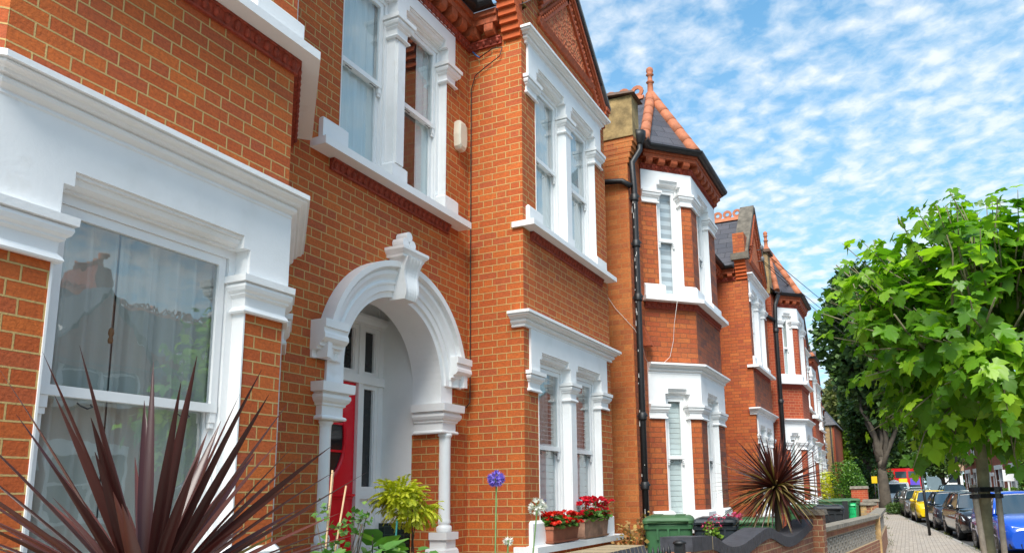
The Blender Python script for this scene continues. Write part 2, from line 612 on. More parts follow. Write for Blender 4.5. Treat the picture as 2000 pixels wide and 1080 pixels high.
# ------------------------------------------------------------------ house pieces
CAP = [(0.0, 0.00), (0.026, 0.00), (0.032, 0.010), (0.026, 0.024), (0.010, 0.20), (0.012, 0.44), (0.030, 0.50), (0.030, 0.54), (0.045, 0.60), (0.053, 0.70), (0.051, 0.77), (0.040, 0.785), (0.040, 0.81), (0.064, 0.82), (0.066, 1.0), (0.0, 1.0)]
CORN = [(0.0, 0.0), (0.024, 0.0), (0.030, 0.010), (0.024, 0.022), (0.024, 0.028), (0.034, 0.034), (0.052, 0.046), (0.058, 0.060), (0.054, 0.070), (0.046, 0.074), (0.046, 0.080), (0.074, 0.084), (0.080, 0.096), (0.092, 0.104), (0.112, 0.108), (0.116, 0.116), (0.108, 0.120), (0.108, 0.124), (0.130, 0.126), (0.130, 0.155), (0.0, 0.170)]


def capprof(z0, z1, k=1.0):
    out = []
    for i, (o, t) in enumerate(CAP):
        z = z0 + (t if i in (1, 2, 3) else t * (z1 - z0))
        out.append((o * k, z))
    return out


def lintel(mb, F, s0, s1, zb, zt, ops, zl, o=0.025, dep=-0.10, ch=0.075, ci=0.05):
    """painted frieze over openings, its arrises cut with stopped chamfers; zb = underside of the solid parts"""
    cuts = sorted({s0, s1} | {x for a, b in ops for x in (a, a + ci, b - ci, b)})
    for a, b in zip(cuts[:-1], cuts[1:]):
        mid = (a + b) / 2
        op = next(((p, q) for p, q in ops if p <= mid <= q), None)
        if op is None:
            mb.fbox(F, a, b, zb, zt, dep, o)
        else:
            p, q = op
            if mid < p + ci or mid > q - ci:
                mb.fbox(F, a, b, zl, zt, dep, o)
            else:
                zc = zl + ch
                # profile of the chamfer: cove then fillet
                pr = [(dep, zl), (o - 0.080, zl), (o - 0.080, zl + 0.012), (o - 0.060, zl + 0.015), (o - 0.040, zl + 0.026), (o - 0.034, zl + 0.042), (o - 0.030, zl + 0.046), (o - 0.030, zl + 0.054), (o - 0.016, zc - 0.018), (o - 0.014, zc), (o, zc), (o, zt), (dep, zt)]
                mb.sweep([F2(F, a), F2(F, b)], pr)


def pedestal(mb, path, z0, z1, k=0.06):
    mb.sweep(path, [(-0.04, z0), (k, z0), (k, z1 - 0.03), (k - 0.03, z1), (-0.04, z1)])


def sash(parent, F, a, b, z0, z1, zm, style='curtain', oin=-0.085, detail=True, label=None, split=None, M_=None):
    """box sash window; parts hang under one window object"""
    mb = MB()
    f = 0.045
    o0, o1 = oin - 0.11, oin
    mb.fbox(F, a, a + f, z0, z1, o0, o1); mb.fbox(F, b - f, b, z0, z1, o0, o1)
    mb.fbox(F, a + f, b - f, z1 - 0.05, z1, o0, o1); mb.fbox(F, a + f, b - f, z0, z0 + 0.045, o0, o1 + 0.02)
    mb.fbox(F, a + f, a + f + 0.014, z0 + 0.045, z1 - 0.05, o0, o1 - 0.022)
    mb.fbox(F, b - f - 0.014, b - f, z0 + 0.045, z1 - 0.05, o0, o1 - 0.022)
    # upper sash
    u0, u1 = o1 - 0.046, o1 - 0.012
    w = 0.042
    A, B = a + f + 0.0145, b - f - 0.0145
    mb.fbox(F, A, A + w, zm - 0.01, z1 - 0.051, u0, u1); mb.fbox(F, B - w, B, zm - 0.01, z1 - 0.051, u0, u1)
    mb.fbox(F, A + w, B - w, z1 - 0.10, z1 - 0.051, u0, u1)
    mb.fbox(F, A, B, zm - 0.028, zm + 0.020, u0, u1 + 0.004)
    # horns
    for q in (A, B - w):
        mb.fbox(F, q + 0.002, q + w - 0.002, zm - 0.085, zm - 0.029, u0 + 0.004, u1 - 0.002)
        mb.fbox(F, q + 0.006, q + w - 0.006, zm - 0.115, zm - 0.086, u0 + 0.006, u1 - 0.008)
    # lower sash
    l0, l1 = u0 - 0.036, u0 - 0.004
    mb.fbox(F, A, A + w, z0 + 0.046, zm + 0.018, l0, l1); mb.fbox(F, B - w, B, z0 + 0.046, zm + 0.018, l0, l1)
    mb.fbox(F, A + w, B - w, zm - 0.022, zm + 0.017, l0, l1)
    mb.fbox(F, A + w, B - w, z0 + 0.046, z0 + 0.115, l0, l1)
    win = mb.build('window', M['gloss_white'], parent)
    if label: win['label'] = label
    g = MB()
    g.fquad(F, A + w - 0.004, B - w + 0.004, zm + 0.018, z1 - 0.099, (u0 + u1) / 2)
    gm_ = M['glass_near'] if style == 'near' else M['glass']
    g.build('pane', gm_, win)
    g = MB()
    g.fquad(F, A + w - 0.004, B - w + 0.004, z0 + 0.112, zm - 0.018, (l0 + l1) / 2)
    g.build('pane', gm_, win)
    if detail:
        for t in (0.22, 0.78):
            h = MB()
            c = A + (B - A) * t
            pts = [F(c - 0.032, zm - 0.052, u1 - 0.008), F(c - 0.028, zm - 0.066, u1 + 0.014), F(c, zm - 0.078, u1 + 0.020), F(c + 0.028, zm - 0.066, u1 + 0.014), F(c + 0.032, zm - 0.052, u1 - 0.008)]
            h.tube(pts, 0.004, 5)
            h.build('sash_lift', M['black_iron'], win)
    # inside: reveal box and what hangs in the window
    r = MB()
    i1 = l0 - 0.004; i0 = i1 - 0.9
    r.mesh([F(a - .25, z0 - .1, i1), F(b + .25, z0 - .1, i1), F(b + .25, z1 + .1, i1), F(a - .25, z1 + .1, i1), F(a - .25, z0 - .1, i0), F(b + .25, z0 - .1, i0), F(b + .25, z1 + .1, i0), F(a - .25, z1 + .1, i0)],
           [(4, 5, 6, 7), (0, 1, 5, 4), (1, 2, 6, 5), (2, 3, 7, 6), (3, 0, 4, 7)])
    r.build('room', M['room'], win)
    ci = l0 - 0.017

    def drape(x0, x1, m, amp=0.018, per=0.10, o=ci, zlo=z0 + 0.02, zhi=z1, seed=0):
        rnd = random.Random(seed)
        n = max(6, int((x1 - x0) / 0.012))
        ph = rnd.random() * 6
        d = MB(); d.smooth = True
        prev = None
        cols = []
        for i in range(n + 1):
            t = x0 + (x1 - x0) * i / n
            q = amp * (math.sin(2 * math.pi * t / per + ph + 1.3 * math.sin(t * 9 + ph)) + 0.4 * math.sin(2 * math.pi * t / (per * 0.43)))
            cols.append((t, q))
        vs = [F(t, zlo, o + q * 1.2) for t, q in cols] + [F(t, zhi, o + q * 0.7) for t, q in cols]
        fs = [(i, i + 1, n + 2 + i, n + 1 + i) for i in range(n)]
        d.mesh(vs, fs)
        return d.build('curtain', m, win)
    if style == 'curtain':
        drape(a, b, M['curtain_white'], seed=1)
    elif style == 'near':      # grey nets drawn together, a dark gap between, a blue drape low down
        drape(a, a + (b - a) * 0.48, M['curtain'], amp=0.030, per=0.15, o=ci - .045, seed=3)
        drape(a + (b - a) * 0.41, b, M['curtain'], amp=0.034, per=0.13, o=ci - .03, seed=4)
        ac = MB()
        c = a + (b - a) * 0.36
        p = F(c, 0, ci + 0.055)
        ac.lathe((p[0], p[1], zm + 0.26), [(0.001, 0), (0.011, 0.004), (0.013, 0.02), (0.007, 0.035), (0.014, 0.05), (0.012, 0.072), (0.004, 0.082)], 10)
        ac.tube([(p[0], p[1], zm + 0.34), (p[0], p[1], z1 - 0.1)], 0.0015, 4)
        ac.build('blind_acorn', M['wood_acorn'], win)
    elif style == 'side':      # dark room, one pale curtain at the far side
        drape(b - (b - a) * 0.40, b, M['curtain_white'], seed=2)
    elif style == 'band':
        d = MB(); d.fquad(F, a, b, z0, z1, ci); d.build('blind', M['blind_band'], win)
    elif style in ('slat', 'slatdark'):
        d = MB()
        z = z0 + 0.06
        step = 0.062 if style == 'slat' else 0.05
        til = 0.022 if style == 'slat' else 0.006
        while z < z1 - 0.03:
            if style == 'slat' or z < zm - 0.02:
                d.fbox(F, a, b, z, z + 0.072, ci + 0.004, ci + 0.014)
                z += 0.077
            else:
                d.hexa([F(a, z - til, ci + 0.01), F(b, z - til, ci + 0.01), F(b, z + til, ci - 0.03), F(a, z + til, ci - 0.03),
                        F(a, z - til + 0.004, ci + 0.012), F(b, z - til + 0.004, ci + 0.012), F(b, z + til + 0.004, ci - 0.028), F(a, z + til + 0.004, ci - 0.028)])
                z += step
        d.build('blind', M['blind_white'], win)
        if style == 'slatdark':
            drape(b - (b - a) * 0.5, b, M['curtain_white'], o=ci - 0.06, seed=6)
    elif style == 'halfslat':
        d = MB()
        z = z0 + 0.06
        while z < zm:
            d.fbox(F, a, b, z, z + 0.040, ci - 0.004, ci)
            z += 0.045
        d.build('blind', M['blind_white'], win)
        drape(b - (b - a) * 0.7, b, M['curtain'], o=ci - 0.04, zlo=zm, seed=7)
    return win


def egg_band(mb, path, z0, z1, o=0.035, step=0.075, eggs=True):
    mb.sweep(path, [(-0.02, z0), (o * 0.6, z0), (o * 0.6, z0 + 0.015), (o * 0.45, z0 + 0.018), (o, z1 - 0.02), (o + 0.008, z1 - 0.018), (o + 0.008, z1), (-0.02, z1)])
    if eggs:
        for i in range(len(path) - 1):
            p, q = Vector(path[i]), Vector(path[i + 1])
            L = (q - p).length; d = (q - p) / L; nn = Vector((d.y, -d.x))
            k = int(L / step)
            for j in range(k):
                t = (j + 0.5) * L / k
                c = p + d * t + nn * (o * 0.75)
                mb.ball((c.x, c.y, (z0 + z1) / 2 + 0.002), (step * 0.30, step * 0.30, (z1 - z0) * 0.36), 6, 4)


def dentils(mb, path, z0, z1, step=0.17, dep=0.10):
    for i in range(len(path) - 1):
        p, q = Vector(path[i]), Vector(path[i + 1])
        L = (q - p).length
        F = frame(p.x, p.y, (q - p).x, (q - p).y)
        k = max(1, int(L / step))
        w = step * 0.28
        for j in range(k):
            t = (j + 0.5) * L / k
            pr = [(-0.02, z1), (-0.02, z0 + 0.01), (dep * 0.45, z0)]
            for a in range(5):
                an = -math.pi / 2 + math.pi / 2 * a / 4
                pr.append((dep * 0.55 + dep * 0.45 * math.cos(an), z0 + 0.045 + 0.045 * math.sin(an)))
            pr.append((dep, z1))
            mb.sweep([F2(F, t - w), F2(F, t + w)], pr)


def wall_grid(mb, F, s0, s1, z0, z1, holes, rev=0.23):
    xs = sorted({s0, s1} | {x for h in holes for x in h[:2]})
    zs = sorted({z0, z1} | {x for h in holes for x in h[2:4]})
    for a, b in zip(xs[:-1], xs[1:]):
        for c, d in zip(zs[:-1], zs[1:]):
            mx, mz = (a + b) / 2, (c + d) / 2
            if any(h[0] < mx < h[1] and h[2] < mz < h[3] for h in holes):
                continue
            mb.fquad(F, a, b, c, d, 0)
    for a, b, c, d in [h[:4] for h in holes]:
        mb.face([F(a, c, 0), F(a, d, 0), F(a, d, -rev), F(a, c, -rev)])
        mb.face([F(b, d, 0), F(b, c, 0), F(b, c, -rev), F(b, d, -rev)])
        mb.face([F(a, d, 0), F(b, d, 0), F(b, d, -rev), F(a, d, -rev)])
        mb.face([F(b, c, 0), F(a, c, 0), F(a, c, -rev), F(b, c, -rev)])


# heights relative to the eye
Z = dict(sillb=-0.565, sill=-0.49, ped=-0.25, meet=0.52, capb=1.07, capt=1.285, lin=1.445, frt=1.735,
         usb=2.83, us=2.90, uped=3.11, umeet=3.86, ucapb=4.42, ucapt=4.63, ulin=4.80, ufrt=5.03, eave=5.40)
GRD = -1.50


def sill_cornice_caps(mb, F, s0, s1, ops, low, zs=Z, corn=True, pedes=True, jam=True, o=0.025):
    """all the painted work of one flat window group; returns nothing. ops: openings; s0,s1: extent of the frieze"""
    zsill, zped, zcb, zct, zl, zf = (zs['sill'], zs['ped'], zs['capb'], zs['capt'], zs['lin'], zs['frt']) if low else \
        (zs['us'], zs['uped'], zs['ucapb'], zs['ucapt'], zs['ulin'], zs['ufrt'])
    lintel(mb, F, s0, s1, zct - 0.002, zf, ops, zl, o)
    # thin painted linings of the reveals
    for a, b in ops:
        mb.fbox(F, a - 0.006, a + 0.004, zsill, zl - 0.001, -0.12, 0.006)
        mb.fbox(F, b - 0.004, b + 0.006, zsill, zl - 0.001, -0.12, 0.006)
    # mullion piers
    for (a, b), (c, d) in zip(ops[:-1], ops[1:]):
        mb.fbox(F, b + 0.0065, c - 0.0065, zsill, zct - 0.003, -0.22, 0.018)
        mb.sweep([F2(F, b, -0.16), F2(F, b, 0.005), F2(F, c, 0.005), F2(F, c, -0.16)], capprof(zcb, zct))
        pedestal(mb, [F2(F, b, -0.12), F2(F, b, 0.0), F2(F, c, 0.0), F2(F, c, -0.12)], zsill, zped, 0.03)


def end_cap(mb, F, a, b, zb, zt, left, right, kk=1.0):
    """capital over a brick pier face from a to b; left/right: does it return into a reveal there"""
    path = []
    if left: path.append(F2(F, a, -0.12))
    path += [F2(F, a, 0.004), F2(F, b, 0.004)]
    if right: path.append(F2(F, b, -0.12))
    mb.sweep(path, capprof(zb, zt, kk))


def gutter(mb, path, z, r=0.065):
    pr = [(r * math.cos(a) + 0.09, z + r * math.sin(a)) for a in [math.pi * (1 + i / 8) for i in range(9)]]
    pr2 = [((r + 0.008) * math.cos(a) + 0.09, z + (r + 0.008) * math.sin(a)) for a in [math.pi * (2 - i / 8) for i in range(9)]]
    mb.sweep(path, pr + pr2)
    # rim bead
    for i in range(len(path) - 1):
        pass


def pipe(parent, pts, r=0.045, name='downpipe', collars=()):
    mb = MB()
    mb.tube(pts, r, 10)
    for c in collars:
        mb.lathe((c[0], c[1], c[2] - 0.05), [(r + 0.014, 0), (r + 0.016, 0.02), (r + 0.014, 0.10), (r + 0.004, 0.11)], 12)
        mb.box(c[0] - r - 0.03, c[0] + r + 0.03, c[1] - 0.01, c[1] + 0.01, c[2] + 0.0, c[2] + 0.03)
    return mb.build(name, M['black_iron'], parent)


def ridge_line(mb, a, b, r=0.085, step=0.33):
    """half-round hip tiles lapped along a line"""
    A, B = Vector(a), Vector(b)
    L = (B - A).length
    k = max(2, int(L / step)); d = (B - A) / L
    for i in range(k):
        p = A + d * (L * i / k); q = A + d * (L * (i + 1) / k + 0.03)
        mb.tube([p, q], [r * 1.04, r * 0.98], 10)


def crest(mb, a, b, h=0.20, step=0.24, w=0.03):
    """pierced terracotta cresting: rows of rounded tiles, each with a hole"""
    A, B = Vector(a), Vector(b)
    L = (B - A).length; d = (B - A) / L
    F = frame(A.x, A.y, d.x, d.y)
    k = max(1, int(L / step)); st = L / k
    mb.sweep([F2(F, 0), F2(F, L)], [(-0.10, A.z - 0.06), (-0.02, A.z + 0.05), (0.02, A.z + 0.05), (0.10, A.z - 0.06)])
    for i in range(k):
        c = (i + 0.5) * st; n = 12
        R1 = st * 0.47; R0 = R1 * 0.42
        zc = A.z + 0.05 + R1 * 0.8
        for j in range(n):
            a0 = 2 * math.pi * j / n; a1 = 2 * math.pi * (j + 1) / n
            pts = []
            for o in (-w / 2, w / 2):
                for rr, an in ((R0, a0), (R1, a0), (R1, a1), (R0, a1)):
                    pts.append(F(c + rr * math.cos(an), zc + rr * math.sin(an) * 0.95, o))
            mb.hexa([pts[0], pts[1], pts[2], pts[3], pts[4], pts[5], pts[6], pts[7]])


def finial(mb, c, s=1.0):
    mb.lathe(c, [(0.11 * s, -0.10), (0.09 * s, 0.0), (0.055 * s, 0.06 * s), (0.05 * s, 0.22 * s), (0.075 * s, 0.24 * s), (0.045 * s, 0.27 * s), (0.042 * s, 0.36 * s), (0.072 * s, 0.385 * s),
                 (0.045 * s, 0.41 * s), (0.065 * s, 0.45 * s), (0.06 * s, 0.50 * s), (0.02 * s, 0.535 * s)], 12)


def clean(pts):
    return [p for i, p in enumerate(pts) if i == 0 or (Vector(p) - Vector(pts[i - 1])).length > 1e-4]


def terrace_house(P):
    """one wide house of the terrace: canted bay under a hipped turret roof, porch recess, gabled square bay"""
    H = thing(P['name'], P['label'], 'house', (P['wx'], P['y0'], GRD), group=P.get('group', 'brick houses of the terrace'))
    zk = P.get('zk', 1.0)
    z = {k: v * zk for k, v in Z.items()}
    z.update(P.get('z', {}))
    det = P.get('det', 2)
    wx, px_, gx, bx = P['wx'], P['px'], P['gx'], P['bx']       # pier wall, porch wall, gable front, bay front (x)
    y0, b0, b1, g0, g1, y1 = P['y0'], P['b0'], P['b1'], P['g0'], P['g1'], P['y1']
    d0 = bx - wx; d1 = bx - px_
    BR = P['brick']; BRr = P.get('brick_ret', BR); BRf = P.get('brick_front', BR)
    back = min(wx, px_) - 6.0
    # plan corner points
    c0 = (wx, b0 - d0); c1 = (bx, b0); c2 = (bx, b1); c3 = (px_, b1 + d1)
    Fw = frame(wx, y0, 0, 1); Fc1 = frame(*c0, 1, 1); Fb = frame(bx, b0, 0, 1); Fc2 = frame(*c2, -1, 1)
    Fp = frame(px_, c3[1], 0, 1); Fr = frame(px_, g0, 1, 0); Fg = frame(gx, g0, 0, 1); Fe = frame(gx, g1, -1, 0)
    Lc1 = d0 * math.sqrt(2); Lb = b1 - b0; Lc2 = d1 * math.sqrt(2); Lp = g0 - c3[1]; Lr = gx - px_; Lg = g1 - g0
    bo = P['bay_op']                 # opening along bay front (s0, s1)
    c1o = P['cant_op']               # opening along first cant
    c2o = (Lc2 - c1o[1] if Lc2 - c1o[1] > 0.1 else 0.15, Lc2 - 0.17)
    c2o = (0.17, 0.17 + (c1o[1] - c1o[0]))
    g = P['gab_op']; gm = 0.08
    gops = [(g[0], (g[0] + g[1]) / 2 - gm), ((g[0] + g[1]) / 2 + gm, g[1])]
    zt = z['ufrt'] + 0.25
    low = lambda a, b: (a, b, z['sill'], z['lin'] + 0.078)
    up = lambda a, b: (a, b, z['us'], z['ulin'] + 0.078)
    TB = P.get('table', 0.44)
    # ---------------- walls
    mb = MB()
    wall_grid(mb, Fw, 0, c0[1] - y0, GRD, z['eave'], [])
    mb.cm = 1
    wall_grid(mb, Fc1, 0, Lc1, GRD, zt, [low(*c1o), up(*c1o)])
    mb.cm = 2
    wall_grid(mb, Fb, 0, Lb, GRD, zt, [low(*bo), up(*bo)])
    mb.cm = 1
    wall_grid(mb, Fc2, 0, Lc2, GRD, zt, [low(*c2o), up(*c2o)])
    mb.cm = 0
    # porch wall with the arched opening
    ac, ar, az = P['arch']          # centre (y), radius, springing height
    ac = ac - c3[1]; hr = ar + 0.14
    zo = 2.45
    holes = [up(*[v - c3[1] for v in P['porch_win']])] if P.get('porch_win') else []
    wall_grid(mb, Fp, 0, Lp, zo, z['eave'] + 0.05, holes)
    wall_grid(mb, Fp, 0, ac - hr, GRD, zo, []); wall_grid(mb, Fp, ac + hr, Lp, GRD, zo, [])
    n = 20
    for i in range(n):
        a0 = math.pi - math.pi * i / n; a1 = math.pi - math.pi * (i + 1) / n
        p = (ac + hr * math.cos(a0), az + hr * math.sin(a0)); q = (ac + hr * math.cos(a1), az + hr * math.sin(a1))
        mb.face([Fp(p[0], p[1]), Fp(q[0], q[1]), Fp(q[0], zo), Fp(p[0], zo)])
    # return of the gable bay
    mb.cm = 3
    wall_grid(mb, Fr, 0, Lr, GRD, z['eave'] + 0.02, [])
    mb.cm = 2
    gz = P.get('gable_z', 5.30); ga = P['apex']           # gable triangle
    wall_grid(mb, Fg, 0, Lg, GRD, gz, [low(*gops[0]), low(*gops[1]), up(*gops[0]), up(*gops[1])])
    ov = 0.0
    mb.face([Fg(-ov, gz), Fg(Lg + ov, gz), Fg(Lg / 2, ga)])
    mb.cm = 3
    wall_grid(mb, Fe, 0, gx - wx + 0.3, GRD, gz, [])
    mb.fquad(frame(wx - 0.3, g1, 0, 1), 0, y1 - g1, GRD, z['eave'])
    # hidden sides and back, so that the house is a closed body
    mb.cm = 4
    mb.face([(back, y0, GRD), (wx, y0, GRD), (wx, y0, z['eave']), (back, y0, z['eave'])])
    mb.cm = 3
    mb.face([(wx - .3, y1, GRD), (back, y1, GRD), (back, y1, z['eave']), (wx - .3, y1, z['eave'])])
    mb.face([(back, y1, GRD), (back, y0, GRD), (back, y0, z['eave']), (back, y1, z['eave'])])
    wall = mb.build('wall', [BR, P.get('brick_cant', BR), BRf, BRr, P.get('brick_side', BR)], H)
    # ---------------- roofs
    rf = MB()
    ez = z['eave']; ov = 0.10
    rz_ = ez + 3.0; rxx = back + 3.0
    eave_x = px_ + ov
    rf.face([(wx + ov, y0, ez), (wx + ov, c3[1], ez), (rxx, c3[1], rz_), (rxx, y0, rz_)])
    rf.face([(eave_x, c3[1] - .2, ez + .001), (eave_x, y1, ez + .001), (rxx, y1, rz_ + .001), (rxx, c3[1] - .2, rz_ + .001)])
    rf.face([(rxx, y0, rz_), (rxx, y1, rz_), (back - .1, y1, ez), (back - .1, y0, ez)])
    rf.face([(wx, y0, ez), (rxx, y0, rz_), (back, y0, ez)]); rf.face([(wx, y1, ez), (back, y1, ez), (rxx, y1, rz_)])
    # turret over the bay
    tz = z['ufrt'] + TB
    apx = P['turret']        # x, y, z of the apex
    e = 0.14; k = e * math.tan(R(22.5))
    T0 = (wx, b0 - d0 - e * 1.414, tz); T1 = (bx + e, b0 - k, tz); T2 = (bx + e, b1 + k, tz); T3 = (px_, b1 + d1 + e * 1.414, tz)
    tb = (apx[0] - 2.6, apx[1], apx[2])
    for tri in ((T0, T1, apx), (T1, T2, apx), (T2, T3, apx)):
        rf.face(tri)
    rf.face([(wx - 2.2, T0[1], tz), T0, apx, tb]); rf.face([T3, (px_ - 2.2, T3[1], tz), tb, apx])
    # gable roof running back from the street
    yc = (g0 + g1) / 2; rid = P.get('ridge', ga - 0.02)
    lo = P.get('roof_lo', ez + 0.02)
    xo = gx + (P.get('verge', 0.10))
    rf.face([(xo, g0 - 0.06, lo), (xo, yc, rid), (back + 1, yc, rid), (back + 1, g0 - 0.06, lo)])
    rf.face([(xo, yc, rid), (xo, g1 + 0.06, lo), (back + 1, g1 + 0.06, lo), (back + 1, yc, rid)])
    roof = rf.build('roof', M['slate'], H)
    for a_ in (T1, T2):
        tl = MB(); ridge_line(tl, a_, apx, 0.095); tl.build('hip_tiles', M['ridge_tile'], roof)
    # the tall side hip beside the party wall
    tl = MB(); ridge_line(tl, (T0[0] + 0.10, T0[1] + 0.16, tz + 0.08), apx, 0.085); tl.build('hip_tiles', M['ridge_tile'], roof)
    tl = MB(); finial(tl, (apx[0], apx[1], apx[2] + 0.02)); tl.build('finial', M['ridge_tile'], roof)
    tl = MB(); crest(tl, (apx[0] - 0.12, apx[1], apx[2]), (apx[0] - 2.4, apx[1], apx[2]))
    tl.build('ridge_crest', M['ridge_tile'], roof)
    if P.get('gable_crest'):
        tl = MB(); crest(tl, (gx - 0.25, yc, rid), (gx - 3.0, yc, rid)); tl.build('ridge_crest', M['ridge_tile'], roof)
    # ---------------- painted window work
    def group_bay(lowf):
        mb = MB()
        zs, zp, zcb, zct, zl, zf, sb = (z['sill'], z['ped'], z['capb'], z['capt'], z['lin'], z['frt'], z['sillb']) if lowf else (z['us'], z['uped'], z['ucapb'], z['ucapt'], z['ulin'], z['ufrt'], z['usb'])
        kk = 0.025 * math.tan(R(22.5))
        lintel(mb, Fc1, 0.0, Lc1 + kk, zct - 0.002, zf, [c1o], zl)
        lintel(mb, Fb, -kk, Lb + kk, zct - 0.002, zf, [bo], zl)
        lintel(mb, Fc2, -kk, Lc2, zct - 0.002, zf, [c2o], zl)
        for F, op in ((Fc1, c1o), (Fb, bo), (Fc2, c2o)):
            mb.fbox(F, op[0] - 0.006, op[0] + 0.004, zs, zl - 0.001, -0.12, 0.006)
            mb.fbox(F, op[1] - 0.004, op[1] + 0.006, zs, zl - 0.001, -0.12, 0.006)
        # capitals round the piers
        P1 = F2(Fc1, Lc1 + 0.004 * .41, 0.004); P2 = F2(Fb, Lb + 0.004 * .41, 0.004)
        caps, peds = [], []
        cap = MB(); caps.append(cap)
        cap.sweep([F2(Fc1, 0.004), F2(Fc1, c1o[0], 0.004), F2(Fc1, c1o[0], -0.12)], capprof(zcb, zct))
        cap = MB(); caps.append(cap)
        cap.sweep([F2(Fc1, c1o[1], -0.12), F2(Fc1, c1o[1], 0.004), P1, F2(Fb, bo[0], 0.004), F2(Fb, bo[0], -0.12)], capprof(zcb, zct))
        cap = MB(); caps.append(cap)
        cap.sweep([F2(Fb, bo[1], -0.12), F2(Fb, bo[1], 0.004), P2, F2(Fc2, c2o[0], 0.004), F2(Fc2, c2o[0], -0.12)], capprof(zcb, zct))
        cap = MB(); caps.append(cap)
        cap.sweep([F2(Fc2, c2o[1], -0.12), F2(Fc2, c2o[1], 0.004), F2(Fc2, Lc2, 0.004)], capprof(zcb, zct))
        # pedestal blocks
        pd = MB(); peds.append(pd); pedestal(pd, [F2(Fc1, 0.0, 0.003), F2(Fc1, c1o[0] + 0.03, 0.003), F2(Fc1, c1o[0] + 0.03, -0.08)], zs, zp, 0.045)
        pd = MB(); peds.append(pd); pedestal(pd, [F2(Fc1, c1o[1] - 0.03, -0.08), F2(Fc1, c1o[1] - 0.03, 0.003), P1, F2(Fb, bo[0] + 0.03, 0.003), F2(Fb, bo[0] + 0.03, -0.08)], zs, zp, 0.045)
        pd = MB(); peds.append(pd); pedestal(pd, [F2(Fb, bo[1] - 0.03, -0.08), F2(Fb, bo[1] - 0.03, 0.003), P2, F2(Fc2, c2o[0] + 0.03, 0.003), F2(Fc2, c2o[0] + 0.03, -0.08)], zs, zp, 0.045)
        sm = MB()
        sm.sweep([F2(Fc1, -0.05), c1, c2, F2(Fc2, Lc2 + 0.05)], [(-0.12, sb), (0.02, sb), (0.155, sb - 0.0), (0.155, zs - 0.012), (-0.12, zs + 0.004)])
        s_ = mb.build('window_surround', M['white'], H)
        for q_ in caps: q_.build('capital', M['white'], s_)
        for q_ in peds: q_.build('pedestal', M['white'], s_)
        sm.build('sill', M['white'], s_)
        if lowf:
            co = MB()
            co.sweep([F2(Fc1, 0.0), c1, c2, F2(Fc2, Lc2)], [(o, zf + t) for o, t in CORN])
            co.build('cornice', M['white'], s_)
        else:
            eb = MB(); egg_band(eb, [F2(Fc1, 0.0), c1, c2, F2(Fc2, Lc2)], sb - 0.10, sb - 0.002, eggs=det > 1)
            eb.build('egg_band', M['terracotta_dark'], s_)
        return s_
    group_bay(True); group_bay(False)
    st = P.get('styles', {})
    for lowf, key in ((True, 'bl'), (False, 'bu')):
        zs, zl, zm = (z['sill'], z['lin'], z['meet']) if lowf else (z['us'], z['ulin'], z['umeet'])
        for F, op, kk in ((Fc1, c1o, key + 'c'), (Fb, bo, key + 'f'), (Fc2, c2o, key + 'd')):
            if kk[-1] == 'd' and det < 2: continue
            sash(H, F, op[0] + 0.004, op[1] - 0.004, zs, zl, zm, st.get(kk, 'slat'), detail=det > 1)

    def group_gable(lowf):
        mb = MB()
        zs, zp, zcb, zct, zl, zf, sb = (z['sill'], z['ped'], z['capb'], z['capt'], z['lin'], z['frt'], z['sillb']) if lowf else (z['us'], z['uped'], z['ucapb'], z['ucapt'], z['ulin'], z['ufrt'], z['usb'])
        e0, e1 = g[0] - 0.21, g[1] + 0.21
        sill_cornice_caps(mb, Fg, e0, e1, gops, lowf, z)
        cap = MB(); cap2 = MB(); p1 = MB(); p2 = MB()
        end_cap(cap, Fg, e0 - 0.02, g[0] + 0.002, zcb, zct, True, True)
        end_cap(cap2, Fg, g[1] - 0.002, e1 + 0.02, zcb, zct, True, True)
        pedestal(p1, [F2(Fg, e0, -0.02), F2(Fg, e0, 0.003), F2(Fg, g[0] + 0.03, 0.003), F2(Fg, g[0] + 0.03, -0.08)], zs, zp, 0.045)
        pedestal(p2, [F2(Fg, g[1] - 0.03, -0.08), F2(Fg, g[1] - 0.03, 0.003), F2(Fg, e1, 0.003), F2(Fg, e1, -0.02)], zs, zp, 0.045)
        s_ = mb.build('window_surround', M['white'], H)
        cap.build('capital', M['white'], s_); cap2.build('capital', M['white'], s_); p1.build('pedestal', M['white'], s_); p2.build('pedestal', M['white'], s_)
        sm = MB()
        sm.sweep([F2(Fg, e0, -0.12), F2(Fg, e0, 0.0), F2(Fg, e1, 0.0), F2(Fg, e1, -0.02)], [(-0.02, sb), (0.15, sb), (0.15, zs - 0.010), (-0.02, zs + 0.003)])
        sm.build('sill', M['white'], s_)
        co = MB()
        zc = zf
        pr = [(o, zc + t) for o, t in CORN]
        if lowf:
            co.sweep([F2(Fr, Lr - 0.13), (gx, g0), F2(Fg, Lg - 0.02), F2(Fg, Lg - 0.02, -0.02)], pr)
        else:
            co.sweep([F2(Fg, e0 - 0.02, -0.02), F2(Fg, e0 - 0.02), F2(Fg, e1 + 0.02), F2(Fg, e1 + 0.02, -0.02)], pr)
            eb = MB(); egg_band(eb, [F2(Fg, e0 + 0.05), F2(Fg, e1 - 0.05)], sb - 0.10, sb - 0.002, eggs=det > 1)
            eb.build('egg_band', M['terracotta_dark'], s_)
        co.build('cornice', M['white'], s_)
        zm = z['meet'] if lowf else z['umeet']
        for i, op in enumerate(gops):
            sash(H, Fg, op[0] + 0.004, op[1] - 0.004, zs, zl, zm, st.get(('gl' if lowf else 'gu') + str(i), 'slat'), detail=det > 1)
    group_gable(True); group_gable(False)
    # ---------------- terracotta string course, corbels and gutter
    eb = MB()
    sz = z['ufrt'] + 0.01
    p_bay = [F2(Fc1, 0.0), c1, c2, F2(Fc2, Lc2)]
